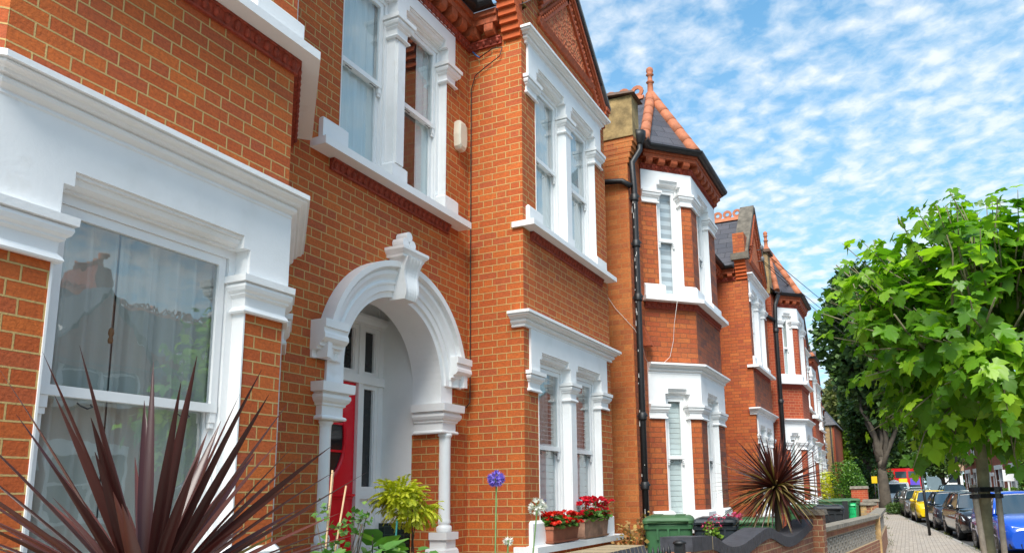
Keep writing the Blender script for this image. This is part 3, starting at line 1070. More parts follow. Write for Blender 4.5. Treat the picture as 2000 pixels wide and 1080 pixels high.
    p_por = [F2(Fp, 0.0), F2(Fp, Lp), F2(Fr, Lr - P.get('kn', 0.30))]
    egg_band(eb, p_bay, sz, sz + 0.085, 0.045, eggs=det > 1); eb.build('string_course', M['terracotta_dark'], H)
    eb = MB(); egg_band(eb, p_por, sz, sz + 0.085, 0.045, eggs=det > 1)
    eb.build('string_course', M['terracotta_dark'], H)
    q = TB / 0.45
    for pth in (p_bay, p_por):
        db = MB()
        dentils(db, pth, sz + 0.10 * q, sz + 0.22 * q, 0.20, 0.13)
        db.sweep(pth, [(-0.02, sz + 0.22 * q), (0.135, sz + 0.22 * q), (0.135, sz + 0.30 * q), (0.16, sz + 0.305 * q), (0.16, sz + 0.37 * q), (-0.02, sz + 0.37 * q)])
        db.build('corbel_table', M['terracotta'], H)
    gu = MB()
    gutter(gu, [F2(Fw, c0[1] - y0 - 0.35, 0.10), F2(Fc1, 0.0, 0.10), F2(Fc1, Lc1 + .0414, 0.10), F2(Fb, Lb + .0414, 0.10), F2(Fc2, Lc2, 0.10)], sz + TB)
    gu.build('gutter', M['black_iron'], H); gu = MB()
    gutter(gu, [F2(Fp, 0.0, 0.10), F2(Fp, Lp - 0.10, 0.10), F2(Fr, Lr - P.get('kn', 0.30), 0.10)], sz + TB)
    gu.build('gutter', M['black_iron'], H)
    # kneeler: brick courses stepping out at the foot of the gable
    kn = MB()
    zb0 = P.get('kneel_z', 5.06) * zk
    st_ = 6; w0 = P.get('kn', 0.3) - .02
    for i in range(st_):
        za = zb0 + i * 0.078; ou = 0.034 * (i + 1)
        kn.box(gx - w0, gx + 0.004, g0 - ou, g0 + 0.02, za + .004, za + 0.077)
    kn.build('kneeler', M['rubbed_brick'] if det > 1 and zk == 1.0 else BRr, H)
    kn = MB()
    kn.box(gx - w0, gx + 0.006, g0 - 0.034 * st_ - 0.002, g0 + P.get('kneel_w', 0.3), zb0 + st_ * 0.078, zb0 + st_ * 0.078 + P.get('kneel_h', 0.55))
    kn.build('kneeler_pier', BRr, H)
    return H, dict(z=z, Fw=Fw, Fc1=Fc1, Fb=Fb, Fc2=Fc2, Fp=Fp, Fr=Fr, Fg=Fg, Fe=Fe, Lc1=Lc1, Lb=Lb, Lp=Lp, Lr=Lr, Lg=Lg, c0=c0, c1=c1, c2=c2, c3=c3, gops=gops, wall=wall, roof=roof, T1=T1, T0=T0)
# ------------------------------------------------------------------ ground
def sheet(name, pts, z, m, kind='structure', thick=0.0):
    mb = MB()
    mb.face([(x, y, z) for x, y in pts])
    o = mb.build(name, m, None)
    tag(o, kind=kind)
    return o


sheet('ground', [(-400, -60), (400, -60), (400, 900), (-400, 900)], -1.66, M['soil'])
# kerb line: runs away and bends slowly to the left
KERB = [(3.4, -14), (2.95, 0), (2.55, 8), (1.95, 15), (1.42, 22), (0.88, 30), (0.05, 40), (-0.75, 52), (-1.65, 64), (-3.6, 80), (-7.0, 105), (-12, 140)]
WALLL = [(-2.1, -14), (-2.1, 0), (-1.75, 5.5), (-1.25, 12.7), (-0.75, 19.5), (-0.72, 21), (-1.15, 35), (-1.75, 55), (-2.9, 66), (-5.4, 82), (-9.5, 105), (-15, 140)]
mb = MB()
right = [(x + 6.6, y) for x, y in KERB]
for a, b, c, d in zip(KERB[:-1], KERB[1:], right[1:], right[:-1]):
    mb.face([(a[0] - .05, a[1], -1.6), (d[0], d[1], -1.6), (c[0], c[1], -1.6), (b[0] - .05, b[1], -1.6)])
tag(mb.build('road', M['asphalt']), kind='structure')
mb = MB()
for i in range(len(KERB) - 1):
    a, b = KERB[i], KERB[i + 1]
    n = 1
    wa = WALLL[0] if False else None
import bisect


def lerp_line(L, y):
    for (x0, y0), (x1, y1) in zip(L[:-1], L[1:]):
        if y0 <= y <= y1:
            return x0 + (x1 - x0) * (y - y0) / (y1 - y0)
    return L[-1][0]


ys = sorted({y for _, y in KERB} | {y for _, y in WALLL})
ys = [y for y in ys if -14 <= y <= 140]
for y0, y1 in zip(ys[:-1], ys[1:]):
    a0, a1 = lerp_line(WALLL, y0), lerp_line(WALLL, y1)
    k0, k1 = lerp_line(KERB, y0) - 0.12, lerp_line(KERB, y1) - 0.12
    mb.face([(a0 - .1, y0, -1.5), (k0, y0, -1.5), (k1, y1, -1.5), (a1 - .1, y1, -1.5)])
tag(mb.build('pavement', M['paving']), kind='structure')
mb = MB()
mb.sweep([(x, y) for x, y in KERB], [(-0.12, -1.62), (0.0, -1.62), (0.0, -1.515), (-0.015, -1.496), (-0.12, -1.496)])
tag(mb.build('kerb', M['concrete']), kind='structure')
mb = MB()
mb.sweep([(x, y) for x, y in right], [(0.0, -1.62), (0.12, -1.62), (0.12, -1.49), (0.0, -1.49)][::-1])
for a, b in zip(right[:-1], right[1:]):
    mb.face([(a[0] + .1, a[1], -1.5), (a[0] + 2.6, a[1], -1.5), (b[0] + 2.6, b[1], -1.5), (b[0] + .1, b[1], -1.5)])
tag(mb.build('far_pavement', M['paving']), kind='structure')
# front gardens: gravelly soil between houses and boundary
mb = MB()
for y0, y1 in zip(ys[:-1], ys[1:]):
    a0, a1 = lerp_line(WALLL, y0), lerp_line(WALLL, y1)
    mb.face([(a0 - 8, y0, -1.504), (a0 - .1, y0, -1.504), (a1 - .1, y1, -1.504), (a1 - 8, y1, -1.504)])
tag(mb.build('garden_ground', M['concrete']), kind='structure')

# ------------------------------------------------------------------ the near house
NEAR = dict(name='terraced_house', label='nearest brick house with buff pointing and a red front door under a white arch',
            wx=-4.186, px=-4.186, gx=-3.508, bx=-3.42, y0=-0.35, b0=1.745, b1=3.415, g0=6.83, g1=9.36, y1=9.88,
            brick=M['brick'], bay_op=(0.29, 1.375), cant_op=(0.27, 0.80), gab_op=(0.33, 2.13), porch_win=(4.72, 6.36),
            arch=(5.575, 0.72, 1.10), apex=6.60, gable_z=5.38, turret=(-4.3, 2.58, 7.2), kn=0.24, kneel_h=0.55, kneel_w=0.40, verge=0.09,
            styles=dict(blf='near', blc='curtain', buf='curtain', buc='curtain', gu0='curtain', gu1='curtain', gl0='slatdark', gl1='slatdark'))
NH, Q = terrace_house(NEAR)
A = -4.186
Fp, Fg, Fr = Q['Fp'], Q['Fg'], Q['Fr']
pc = Q['c3'][1]                 # y where the porch frame starts
FA = frame(A, 0, 0, 1)           # s = y on the porch wall
# upper porch window: two sashes
pops = [(4.72, 5.455), (5.60, 6.36)]
mb = MB()
z = Z
wallfix = MB(); wallfix.fquad(FA, 5.455, 5.60, z['us'], z['ulin'], -0.14)
lintel(mb, FA, 4.55, 6.50, z['ucapt'] - 0.002, 5.07, pops, z['ulin'] + 0.02)
for a, b in pops:
    mb.fbox(FA, a - 0.006, a + 0.004, z['us'], z['ulin'] + 0.019, -0.12, 0.006); mb.fbox(FA, b - 0.004, b + 0.006, z['us'], z['ulin'] + 0.019, -0.12, 0.006)
mb.fbox(FA, 5.4615, 5.5935, z['us'], z['ucapt'], -0.24, 0.018)
mb.fbox(FA, 5.47, 5.585, z['uped'] + 0.02, z['ucapb'] - 0.03, 0.0, 0.034)
pedestal(mb, [F2(FA, 5.45, -0.12), F2(FA, 5.45, 0.0), F2(FA, 5.605, 0.0), F2(FA, 5.605, -0.12)], z['us'], z['uped'] + .02, 0.04)
pedestal(mb, [F2(FA, 4.52, -0.02), F2(FA, 4.52, 0.003), F2(FA, 4.74, 0.003), F2(FA, 4.74, -0.08)], z['us'], z['uped'] + .03, 0.045)
pedestal(mb, [F2(FA, 6.34, -0.08), F2(FA, 6.34, 0.003), F2(FA, 6.50, 0.003), F2(FA, 6.50, -0.02)], z['us'], z['uped'] + .02, 0.045)
s_ = mb.build('window_surround', M['white'], NH)
cap = MB()
cap.sweep([F2(FA, 5.455, -0.16), F2(FA, 5.455, 0.02), F2(FA, 5.60, 0.02), F2(FA, 5.60, -0.16)], capprof(z['ucapb'], z['ucapt'] + .01, 1.15))
cap.build('capital', M['white'], s_); cap = MB()
end_cap(cap, FA, 6.358, 6.50, z['ucapb'], z['ucapt'] + .01, True, True, 1.15); cap.build('capital', M['white'], s_); cap = MB(); end_cap(cap, FA, 4.54, 4.722, z['ucapb'], z['ucapt'] + .01, True, True, 1.15)
cap.build('capital', M['white'], s_)
sm = MB()
sm.sweep([F2(FA, 4.55, -0.02), F2(FA, 4.55), F2(FA, 6.46), F2(FA, 6.46, -0.02)], [(-0.03, z['usb'] - 0.01), (0.165, z['usb'] - 0.01), (0.165, z['us'] - 0.010), (-0.03, z['us'] + 0.003)])
sm.build('sill', M['white'], s_)
eb = MB(); egg_band(eb, [F2(FA, 4.62), F2(FA, 6.42)], z['usb'] - 0.11, z['usb'] - 0.012, 0.04)
eb.build('egg_band', M['terracotta_dark'], s_)
sash(NH, FA, 4.724, 5.451, z['us'], z['ulin'] + .02, z['umeet'] + .04, 'curtain')
sash(NH, FA, 5.604, 6.356, z['us'], z['ulin'] + .02, z['umeet'] + .04, 'side')

# ------------------------------------------------------------------ arched porch
def arc_sweep(mb, F, c, zc, prof, a0=math.pi, a1=0.0, n=36):
    """prof: (radius, out) closed"""
    rs = []
    for i in range(n + 1):
        a = a0 + (a1 - a0) * i / n
        rs.append([F(c + r * math.cos(a), zc + r * math.sin(a), o) for r, o in prof])
    mb.rings(rs)


AC, AR, AZ = 5.575, 0.72, 1.10
RO = 1.04
por = MB()
prof = [(AR, -0.32), (AR, 0.02), (AR + 0.05, 0.022), (AR + 0.055, 0.045), (AR + 0.11, 0.050), (AR + 0.115, 0.062), (AR + 0.135, 0.066), (AR + 0.15, 0.050), (AR + 0.17, 0.055), (AR + 0.205, 0.085), (AR + 0.235, 0.088),
        (AR + 0.245, 0.075), (AR + 0.262, 0.078), (AR + 0.268, 0.125), (RO, 0.13), (RO, -0.01), (AR + 0.13, -0.012), (AR + 0.13, -0.32)]
por.smooth = False
arc_sweep(por, FA, AC, AZ + 0.0, prof)
# white blocks from imposts to springing
por.fbox(FA, AC - AR - 0.20, AC - AR - 0.0, 0.92, 1.102, -0.32, 0.022); por.fbox(FA, AC + AR + 0.0, AC + AR + 0.20, 0.92, 1.102, -0.32, 0.022)
por.fbox(FA, AC - RO - 0.05, AC - AR - 0.002, 1.10, 1.40, -0.01, 0.021); por.fbox(FA, AC + AR + 0.002, AC + RO + 0.05, 1.10, 1.40, -0.01, 0.021)
# label stops under the outer moulding
stop = [(-0.01, 1.40), (0.155, 1.40), (0.155, 1.335), (0.14, 1.332), (0.14, 1.30), (0.150, 1.28), (0.152, 1.25), (0.13, 1.225), (0.10, 1.215), (0.10, 1.19), (0.07, 1.187), (0.07, 1.165), (0.03, 1.162), (-0.01, 1.162)]
for a, b in ((AC - RO - 0.055, AC - AR - 0.10), (AC + AR + 0.10, AC + RO + 0.055)):
    por.sweep([F2(FA, a), F2(FA, b)], stop[::-1])
arch = por.build('porch_arch', M['white'], NH)
# keystone: fluted bracket, moulded cap and trefoil finial
kb = MB()
def kring(zz, hw, o):
    return [FA(AC - hw, zz, -0.02), FA(AC - hw, zz, o)] + [FA(AC - hw + 2 * hw * t, zz, o - (0.014 if i % 2 else 0)) for i, t in enumerate([.12, .2, .32, .4, .52, .6, .72, .8, .88])] + [FA(AC + hw, zz, o), FA(AC + hw, zz, -0.02)]
kk = []
for i in range(13):
    t = i / 12
    zz = 1.79 + 0.39 * t
    kk.append(kring(zz, 0.092 + 0.030 * t, 0.145 + 0.055 * t + 0.022 * math.sin(t * 2 * math.pi + 0.5)))
kb.rings(kk)
kb.sweep([F2(FA, AC - 0.115, -0.02), F2(FA, AC - 0.115, 0.13), F2(FA, AC + 0.115, 0.13), F2(FA, AC + 0.115, -0.02)],
         [(-0.09, 2.175), (0.05, 2.175), (0.055, 2.20), (0.068, 2.21), (0.085, 2.235), (0.085, 2.262), (-0.09, 2.30)])
kb.fbox(FA, AC - 0.11, AC + 0.11, 2.172, 2.268, -0.01, 0.125)
for dx_, dz_ in ((-0.055, 2.335), (0.055, 2.335), (0.0, 2.405)):
    kb.rings([[FA(AC + dx_ + 0.047 * math.cos(2 * math.pi * i / 14), dz_ + 0.047 * math.sin(2 * math.pi * i / 14), o) for i in range(14)] for o in (0.01, 0.13)])
kb.fbox(FA, AC - 0.06, AC + 0.06, 2.27, 2.34, 0.011, 0.12)
kb.build('keystone', M['white'], arch)
# imposts
for a, b, nm in ((AC - AR - 0.27, AC - AR - 0.05, 'l'), (AC + AR - 0.02, AC + AR + 0.20, 'r')):
    im = MB()
    im.sweep([F2(FA, a, -0.02 if nm == 'l' else -0.27), F2(FA, a, 0.05), F2(FA, b, 0.05), F2(FA, b, -0.30 if nm == 'l' else -0.02)],
             [(-0.06, 0.62), (0.028, 0.62), (0.034, 0.632), (0.028, 0.646), (0.010, 0.655), (0.010, 0.725), (0.026, 0.735), (0.026, 0.748), (0.044, 0.765), (0.056, 0.79), (0.054, 0.815), (0.042, 0.822), (0.042, 0.832), (0.076, 0.838), (0.080, 0.912), (-0.06, 0.925)])
    im.fbox(FA, a + 0.004, b - 0.004 + (0.05 if nm == 'l' else 0), 0.622, 0.92, -0.318, 0.048 if nm == 'r' else 0.03)
    im.build('impost', M['white'], arch)
# slender columns
for s, so in ((AC - AR - 0.170, -0.02), (AC + AR + 0.070, 0.02)):
    p = FA(s, 0, so)
    co = MB()
    co.lathe((p[0], p[1], 0.0), [(0.075, 0.62), (0.078, 0.60), (0.066, 0.585), (0.064, 0.56), (0.062, 0.50), (0.063, 0.0), (0.065, -0.20), (0.066, -0.215), (0.072, -0.235), (0.064, -0.255), (0.060, -0.262), (0.078, -0.275), (0.082, -0.30), (0.078, -0.325), (0.07, -0.33)][::-1], 20)
    q = 0.105
    co.box(p[0] - 0.10, p[0] + q, p[1] - q, p[1] + q, -0.40, -0.331)
    co.box(p[0] - 0.10, p[0] + q - 0.02, p[1] - q + 0.02, p[1] + q - 0.02, -0.48, -0.4005)
    co.box(p[0] - 0.10, p[0] + q + 0.02, p[1] - q - 0.02, p[1] + q + 0.02, GRD, -0.5605)
    co.sweep([(p[0] - 0.13, p[1] - q), (p[0] + q - .02, p[1] - q), (p[0] + q - .02, p[1] + q), (p[0] - 0.13, p[1] + q)], [(0.0, -0.56), (0.02, -0.56), (0.012, -0.50), (0.0, -0.481), (-.1, -0.481), (-.1, -0.56)])
    co.build('column', M['white'], arch)
# the porch inside: brick jambs, plastered walls, vault, tiled dado
DX = -4.90                     # door plane
jl, jr = AC - AR - 0.138, AC + AR
pj = MB()
pj.face([(A, jl - .0, GRD), (A - 0.32, jl, GRD), (A - 0.32, jl, 0.63), (A, jl, 0.63)])
pj.build('porch_jamb', M['brick'], NH); pj = MB()
pj.face([(A - 0.32, jr, GRD), (A, jr, GRD), (A, jr, 0.63), (A - 0.32, jr, 0.63)])
pj.fquad(FA, jr, jr + 0.141, GRD, 0.64, 0.001)
pj.build('porch_jamb', M['brick'], NH)
pl = MB()
dt = -0.24
for y, sgn in ((jl, 1), (jr, -1)):
    pts = [(A - 0.32, y, dt), (DX - .06, y, dt), (DX - .06, y, 2.3), (A - 0.32, y, 2.3)]
    pl.face(pts if sgn < 0 else pts[::-1])
pl.face([(A - .321, jl - 0.0, 2.02), (A - .321, jr, 2.02), (DX - .1, jr, 2.02), (DX - .1, jl, 2.02)])
# spandrel behind the arch, closing the vault to the flat ceiling
n = 24
for i in range(n):
    a0 = math.pi - math.pi * i / n; a1 = math.pi - math.pi * (i + 1) / n
    p = (AC + AR * math.cos(a0), AZ + AR * math.sin(a0)); q = (AC + AR * math.cos(a1), AZ + AR * math.sin(a1))
    pl.face([FA(p[0], p[1], -.322), FA(q[0], q[1], -.322), FA(q[0], 2.3, -.322), FA(p[0], 2.3, -.322)])
pl.build('porch_plaster', M['plaster_white'], NH)
for y, sgn in ((jl, 1), (jr, -1)):
    ti = MB(); ti.box(DX - .05, A - 0.325, min(y, y + sgn * 0.012), max(y, y + sgn * 0.012), GRD, dt)
    ti.build('tiled_dado', M['green_tile'], NH)
# white timber door frame with sidelights and fanlights
FD = frame(DX, 0, 0, 1)
dl, dr = 5.02, 5.90            # door leaf
fr = MB()
dtop = 1.13
fr.fbox(FD, jl, jl + 0.05, GRD, 2.02, -0.06, 0.02); fr.fbox(FD, dl - 0.05, dl, GRD, 2.0, -0.06, 0.035)
fr.fbox(FD, dr, dr + 0.065, GRD, 2.0, -0.06, 0.035); fr.fbox(FD, jr - 0.07, jr, GRD, 2.02, -0.06, 0.02)
fr.fbox(FD, jl, jr, dtop, dtop + 0.085, -0.055, 0.045)
fr.sweep([F2(FD, jl), F2(FD, jr)], [(0.0, 1.72), (0.03, 1.72), (0.035, 1.75), (0.06, 1.77), (0.075, 1.80), (0.075, 1.83), (-0.05, 1.84), (-0.05, 1.72)])
fr.fbox(FD, jl, jr, 1.84, 2.03, -0.05, 0.0)
fr.fbox(FD, dr + 0.065, jr - 0.07, GRD, -0.0, -0.04, -0.01)     # panel under the sidelight
fr.fbox(FD, dr + 0.065, jr - 0.07, 0.0, 0.05, -0.05, 0.03)
fr.fbox(FD, dr + 0.065, jr - 0.07, 0.0501, 0.075, -0.03, 0.012)
for (a, b, c, d) in ((dr + 0.065, jr - 0.07, 0.075, dtop - 0.0), (dr + 0.065, jr - 0.07, dtop + 0.085, 1.72), (dl, dr, dtop + 0.085, 1.72)):
    w = 0.045
    fr.fbox(FD, a, a + w, c, d, -0.03, 0.012); fr.fbox(FD, b - w, b, c, d, -0.03, 0.012)
    fr.fbox(FD, a + w, b - w, d - w, d, -0.03, 0.012); fr.fbox(FD, a + w, b - w, c, c + w, -0.03, 0.012)
    w2 = w + 0.012
    fr.fbox(FD, a + w, a + w2, c + w, d - w, -0.03, 0.0); fr.fbox(FD, b - w2, b - w, c + w, d - w, -0.03, 0.0)
# raised panel in the white boarding
fr.fbox(FD, dr + 0.10, jr - 0.11, GRD + 0.2, -0.45, -0.02, 0.0); fr.fbox(FD, dr + 0.10, jr - 0.11, -0.38, -0.08, -0.02, 0.0)
frm = fr.build('door_frame', M['gloss_white'], NH)
gg = MB()
gg.fquad(FD, dr + 0.065, jr - 0.07, 0.05, dtop, -0.025); gg.fquad(FD, dr + 0.065, jr - 0.07, dtop + 0.05, 1.74, -0.025); gg.fquad(FD, dl, dr, dtop + .05, 1.74, -0.025)
gg.fquad(FD, jl, dl, 0.0, 1.74, -0.025)
gg.build('pane', M['dark_glass'], frm)
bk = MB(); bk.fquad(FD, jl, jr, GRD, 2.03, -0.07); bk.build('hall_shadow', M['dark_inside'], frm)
# the red door
do = MB()
do.fbox(FD, dl + .003, dr - .003, GRD + 0.02, dtop - .003, -0.05, 0.0)
oc, oz, orx, orz = (dl + dr) / 2, 0.58, 0.27, 0.40
# raised ring round the oval light
rs = []
for i in range(33):
    a = 2 * math.pi * i / 32
    rs.append([FD(oc + (orx + dr_) * math.cos(a), oz + (orz + dr_) * math.sin(a), o) for dr_, o in ((0, 0.001), (0.0, 0.018), (0.018, 0.026), (0.04, 0.015), (0.045, 0.001))])
do.rings(rs, caps=False)
for t in (-0.13, 0.13):
    hw = orx * math.sqrt(1 - (t / orz) ** 2)
    do.fbox(FD, oc - hw, oc + hw, oz + t - 0.011, oz + t + 0.011, 0.004, 0.018)
do.sweep([F2(FD, dl + .02), F2(FD, dr - .02)], [(0.0, 0.0), (0.016, 0.002), (0.022, 0.02), (0.045, 0.03), (0.045, 0.05), (0.0, 0.055)])
for a, b, c, d in ((dl + 0.10, oc - 0.04, -0.42, -0.12), (oc + 0.04, dr - 0.10, -0.42, -0.12), (dl + 0.10, oc - 0.04, -1.25, -0.52), (oc + 0.04, dr - 0.10, -1.25, -0.52)):
    do.fbox(FD, a, b, c, d, 0.0, 0.010); do.fbox(FD, a + 0.035, b - 0.035, c + 0.035, d - 0.035, 0.010, 0.020)
dor = do.build('door', M['red_door'], NH)
og = MB()
rim = [FD(oc + orx * math.cos(2 * math.pi * i / 32), oz + orz * math.sin(2 * math.pi * i / 32), 0.003) for i in range(32)]
og.face(rim)
og.build('pane', M['dark_glass'], dor)
kn = MB()
p = FD(dl + 0.09, -0.05, 0.02); kn.ball((p[0] + 0.03, p[1], p[2]), 0.03, 12, 8)
kn.build('handle', mat('brass', (0.6, 0.42, 0.14), 0.25, 0.1, 5, metal=1.0), dor)
fl = MB(); fl.box(DX - .1, A + 0.45, jl + .013, jr - .013, GRD, GRD + 0.12)
fl.build('doorstep', M['stone_cap'], NH)

# gable tympanum: framed panel of moulded tiles, and bands along the rake
def panel_mat():
    m, N, b, out = new_mat('moulded_panel')
    u, v, P = wall_uv(N)
    vo = N.n('ShaderNodeTexVoronoi'); vo.inputs['Scale'].default_value = 26
    N.l(N.comb(u, v), vo.inputs['Vector'])
    fu = N.m('FRACT', N.m('DIVIDE', u, 0.15)); fv = N.m('FRACT', N.m('DIVIDE', v, 0.15))
    e = N.m('MINIMUM', N.m('MINIMUM', fu, N.m('SUBTRACT', 1.0, fu)), N.m('MINIMUM', fv, N.m('SUBTRACT', 1.0, fv)))
    j = N.m('LESS_THAN', e, 0.03)
    c = N.ramp(vo.outputs['Distance'], [(0.0, (0.30, 0.035, 0.015)), (0.35, (0.56, 0.12, 0.04)), (0.7, (0.66, 0.19, 0.07))])
    c = N.mix(j, c, (0.50, 0.27, 0.12))
    N.l(c, b.inputs['Base Color'])
    b.inputs['Roughness'].default_value = 0.8
    bn = N.n('ShaderNodeBump'); bn.inputs['Strength'].default_value = 1.0; bn.inputs['Distance'].default_value = 0.03
    N.l(vo.outputs['Distance'], bn.inputs['Height']); N.l(bn.outputs[0], b.inputs['Normal'])
    return m


M['panel'] = panel_mat()


def rake_prism(mb, F, pts_line, w, o0, o1):
    """bar following the rake in the wall plane: pts_line 2 points (s,z); w thickness downward-perp"""
    (s0, z0), (s1, z1) = pts_line
    L = math.hypot(s1 - s0, z1 - z0); ns, nz = -(z1 - z0) / L * w, (s1 - s0) / L * w
    q = [(s0, z0), (s1, z1), (s1 + ns, z1 + nz), (s0 + ns, z0 + nz)]
    mb.hexa([F(*a, o0) for a in q] + [F(*a, o1) for a in q])


def tympanum(H, F, Lg, gz, ga, full=True, frame_m=None):
    """terracotta panel in the gable"""
    mid = Lg / 2
    sl = (ga - gz) / mid
    tz0 = gz + 0.12
    hw = mid - 0.40
    top = tz0 + hw * sl
    pn = MB()
    pn.face([F(mid - hw + .1, tz0 + .06, 0.012), F(mid + hw - .1, tz0 + .06, 0.012), F(mid, top - .06, 0.012)])
    pa = pn.build('gable_panel', M['panel'], H)
    fb = MB()
    fb.sweep([F2(F, mid - hw), F2(F, mid + hw)], [(-0.01, tz0 - 0.02), (0.03, tz0 - 0.02), (0.06, tz0 + 0.05), (0.05, tz0 + 0.06), (-0.01, tz0 + 0.06)])
    for q in (((mid - hw, tz0), (mid, top)), ((mid, top), (mid + hw, tz0))):
        rake_prism(fb, F, q, -0.05, 0.0, 0.045)
    # bands of little eggs on the frame
    for sgn in (-1, 1):
        n = int(hw / 0.055)
        for i in range(1, n):
            t = i / n
            p = F(mid + sgn * hw * (1 - t) * 0.97, tz0 + (top - tz0) * t + 0.02, 0.045)
            fb.ball(p, (0.016, 0.022, 0.03), 5, 3)
    fb.build('panel_frame', M['terracotta'], pa)
    # outer moulding just under the verge
    om = MB()
    for sgn in (-1, 1):
        a = (mid + sgn * mid, gz - 0.02); b = (mid, ga - 0.02)
        if sgn < 0:
            a = (a[0] + (b[0] - a[0]) * .34, a[1] + (b[1] - a[1]) * .34)
        ln = (a, b) if sgn < 0 else (b, a)
        rake_prism(om, F, ln, -0.045, 0.0, 0.075)
        rake_prism(om, F, ((ln[0][0], ln[0][1] - .062), (ln[1][0], ln[1][1] - .062)), -0.03, 0.0, 0.05)
        ln2 = ((ln[0][0], ln[0][1] - 0.235), (ln[1][0], ln[1][1] - 0.235))
        rake_prism(om, F, ln2, -0.025, 0.0, 0.035)
        n = int(math.hypot(mid, ga - gz) / 0.062)
        for i in range(n):
            t = (i + .5) / n
            p = F(a[0] + (b[0] - a[0]) * t, a[1] + (b[1] - a[1]) * t - 0.185, 0.022)
            om.ball(p, (0.020, 0.022, 0.036), 5, 3)
    om.build('rake_moulding', M['terracotta'], H)
    return pa


tympanum(NH, Fg, Q['Lg'], NEAR['gable_z'], NEAR['apex'])
# curved corbel at the right foot of the gable, verge of slates on lead
mb = MB()
for i in range(5):
    mb.box(-3.508 - 0.10, -3.508 + 0.02 + 0.018 * i, 9.30, 9.372 + 0.014 * i, 5.14 + 0.055 * i, 5.194 + 0.055 * i)
mb.build('gable_corbel', M['terracotta'], NH)
mb = MB()
for sgn in (-1, 1):
    y_e = 8.095 + sgn * 1.33
    ln = ((y_e, NEAR['gable_z'] + 0.03), (8.095, NEAR['apex'] + 0.05))
    q = [(-3.508 + 0.10, y_e, NEAR['gable_z'] + 0.02), (-3.508 + 0.10, 8.095, NEAR['apex'] + 0.04)]
    p0, p1 = q
    if sgn < 0: p0 = tuple(a_ + (b_ - a_) * .33 for a_, b_ in zip(p0, p1))
    mb.hexa([(p0[0] - .2, p0[1], p0[2]), (p0[0], p0[1], p0[2]), (p1[0], p1[1], p1[2]), (p1[0] - .2, p1[1], p1[2]),
             (p0[0] - .2, p0[1], p0[2] + .022), (p0[0] + .005, p0[1], p0[2] + .035), (p1[0] + .005, p1[1], p1[2] + .035), (p1[0] - .2, p1[1], p1[2] + .035)])
mb.build('verge', M['lead'], NH)

# alarm box and cable on the wall
mb = MB()
c = FA(6.60, 3.90, 0.0)
pts = [(-.072, -.135), (-.045, -.165), (.045, -.165), (.072, -.135), (.085, 0.0), (.072, .145), (.05, .165), (-.05, .165), (-.072, .145), (-.085, 0.0)]
mb.rings([[FA(6.60 + a * k, 3.90 + b * k, o) for a, b in pts] for k, o in ((1.0, 0.002), (1.02, 0.04), (0.98, 0.065), (0.80, 0.082))])
al = mb.build('alarm_box', mat('cream_plastic', (0.72, 0.66, 0.52), 0.35, 0.06, 5))
tag(al, 'cream plastic alarm box on the brick wall beside the upper window', 'alarm box')
mb = MB(); mb.rings([[FA(6.60 + .030 * math.cos(a * math.pi / 6), 3.825 + .030 * math.sin(a * math.pi / 6), o) for a in range(12)] for o in (0.077, 0.081)])
mb.build('sounder_grille', M['lead'], al)
mb = MB()
ci = 6.83 - 0.02
pts = [(A + 0.05, ci - .01, z_) for z_ in (0.98, 1.5, 2.5, 3.5, 4.2, 4.55)] + [(A + 0.10, ci - .008, 4.72), (A + 0.25, ci - .008, 4.80), (A + 0.42, ci - 0.008, 4.88), (A + 0.45, ci - .008, 4.98), (A + 0.33, ci - .008, 5.00), (A + 0.16, ci - .01, 4.93)]
mb.tube([(A + 0.02, ci - 0.25, 0.93), (A + 0.03, ci - .06, 0.92)] + pts, 0.006, 5)
tag(mb.build('cable', M['black_plastic']), 'thin black cable clipped up the brick corner and looped under the eaves', 'cable')
mb = MB(); mb.tube([(A + 0.16, ci - .01, 4.93), (A + 0.12, ci - .012, 4.96), (A + 0.07, ci - 0.01, 5.02)], 0.010, 5)
tag(mb.build('cable_joint', mat('blue_plastic', (0.05, 0.16, 0.4), 0.4, 0.1, 5)), 'small blue cable connector under the string course', 'cable connector')
# ------------------------------------------------------------------ the rest of the terrace
H2 = dict(name='terraced_house', label='second house of the terrace, with a slate turret over its canted bay and black downpipe',
          wx=-3.348, px=-3.74, gx=-3.02, bx=-2.73, y0=9.90, b0=11.10, b1=12.70, g0=17.47, g1=19.95, y1=20.10,
          brick=M['brick_old'], brick_ret=M['brick_old'], brick_front=M['brick_front_old'], brick_cant=M['brick_old'], brick_side=M['brick_buff_joint'],
          bay_op=(0.36, 1.12), cant_op=(0.27, 0.685), gab_op=(0.30, 2.05), arch=(15.9, 0.72, 1.10), porch_win=(15.0, 16.6),
          apex=7.10, gable_z=5.30, turret=(-3.55, 11.92, 6.94), kn=0.28, kneel_h=0.62, kneel_z=4.95, verge=0.0, ridge=6.93, gable_crest=True,
          table=0.33, z=dict(ulin=4.72, ufrt=4.93, ucapt=4.60, ucapb=4.40, eave=5.27), roof_lo=5.28,
          styles=dict(buc='band', buf='band', blc='slat', blf='slat'))
H2o, Q2 = terrace_house(H2)
M['brown_cap'] = mat('brown_cap', (0.13, 0.075, 0.05), 0.8, 0.3, 10, bump=0.4)
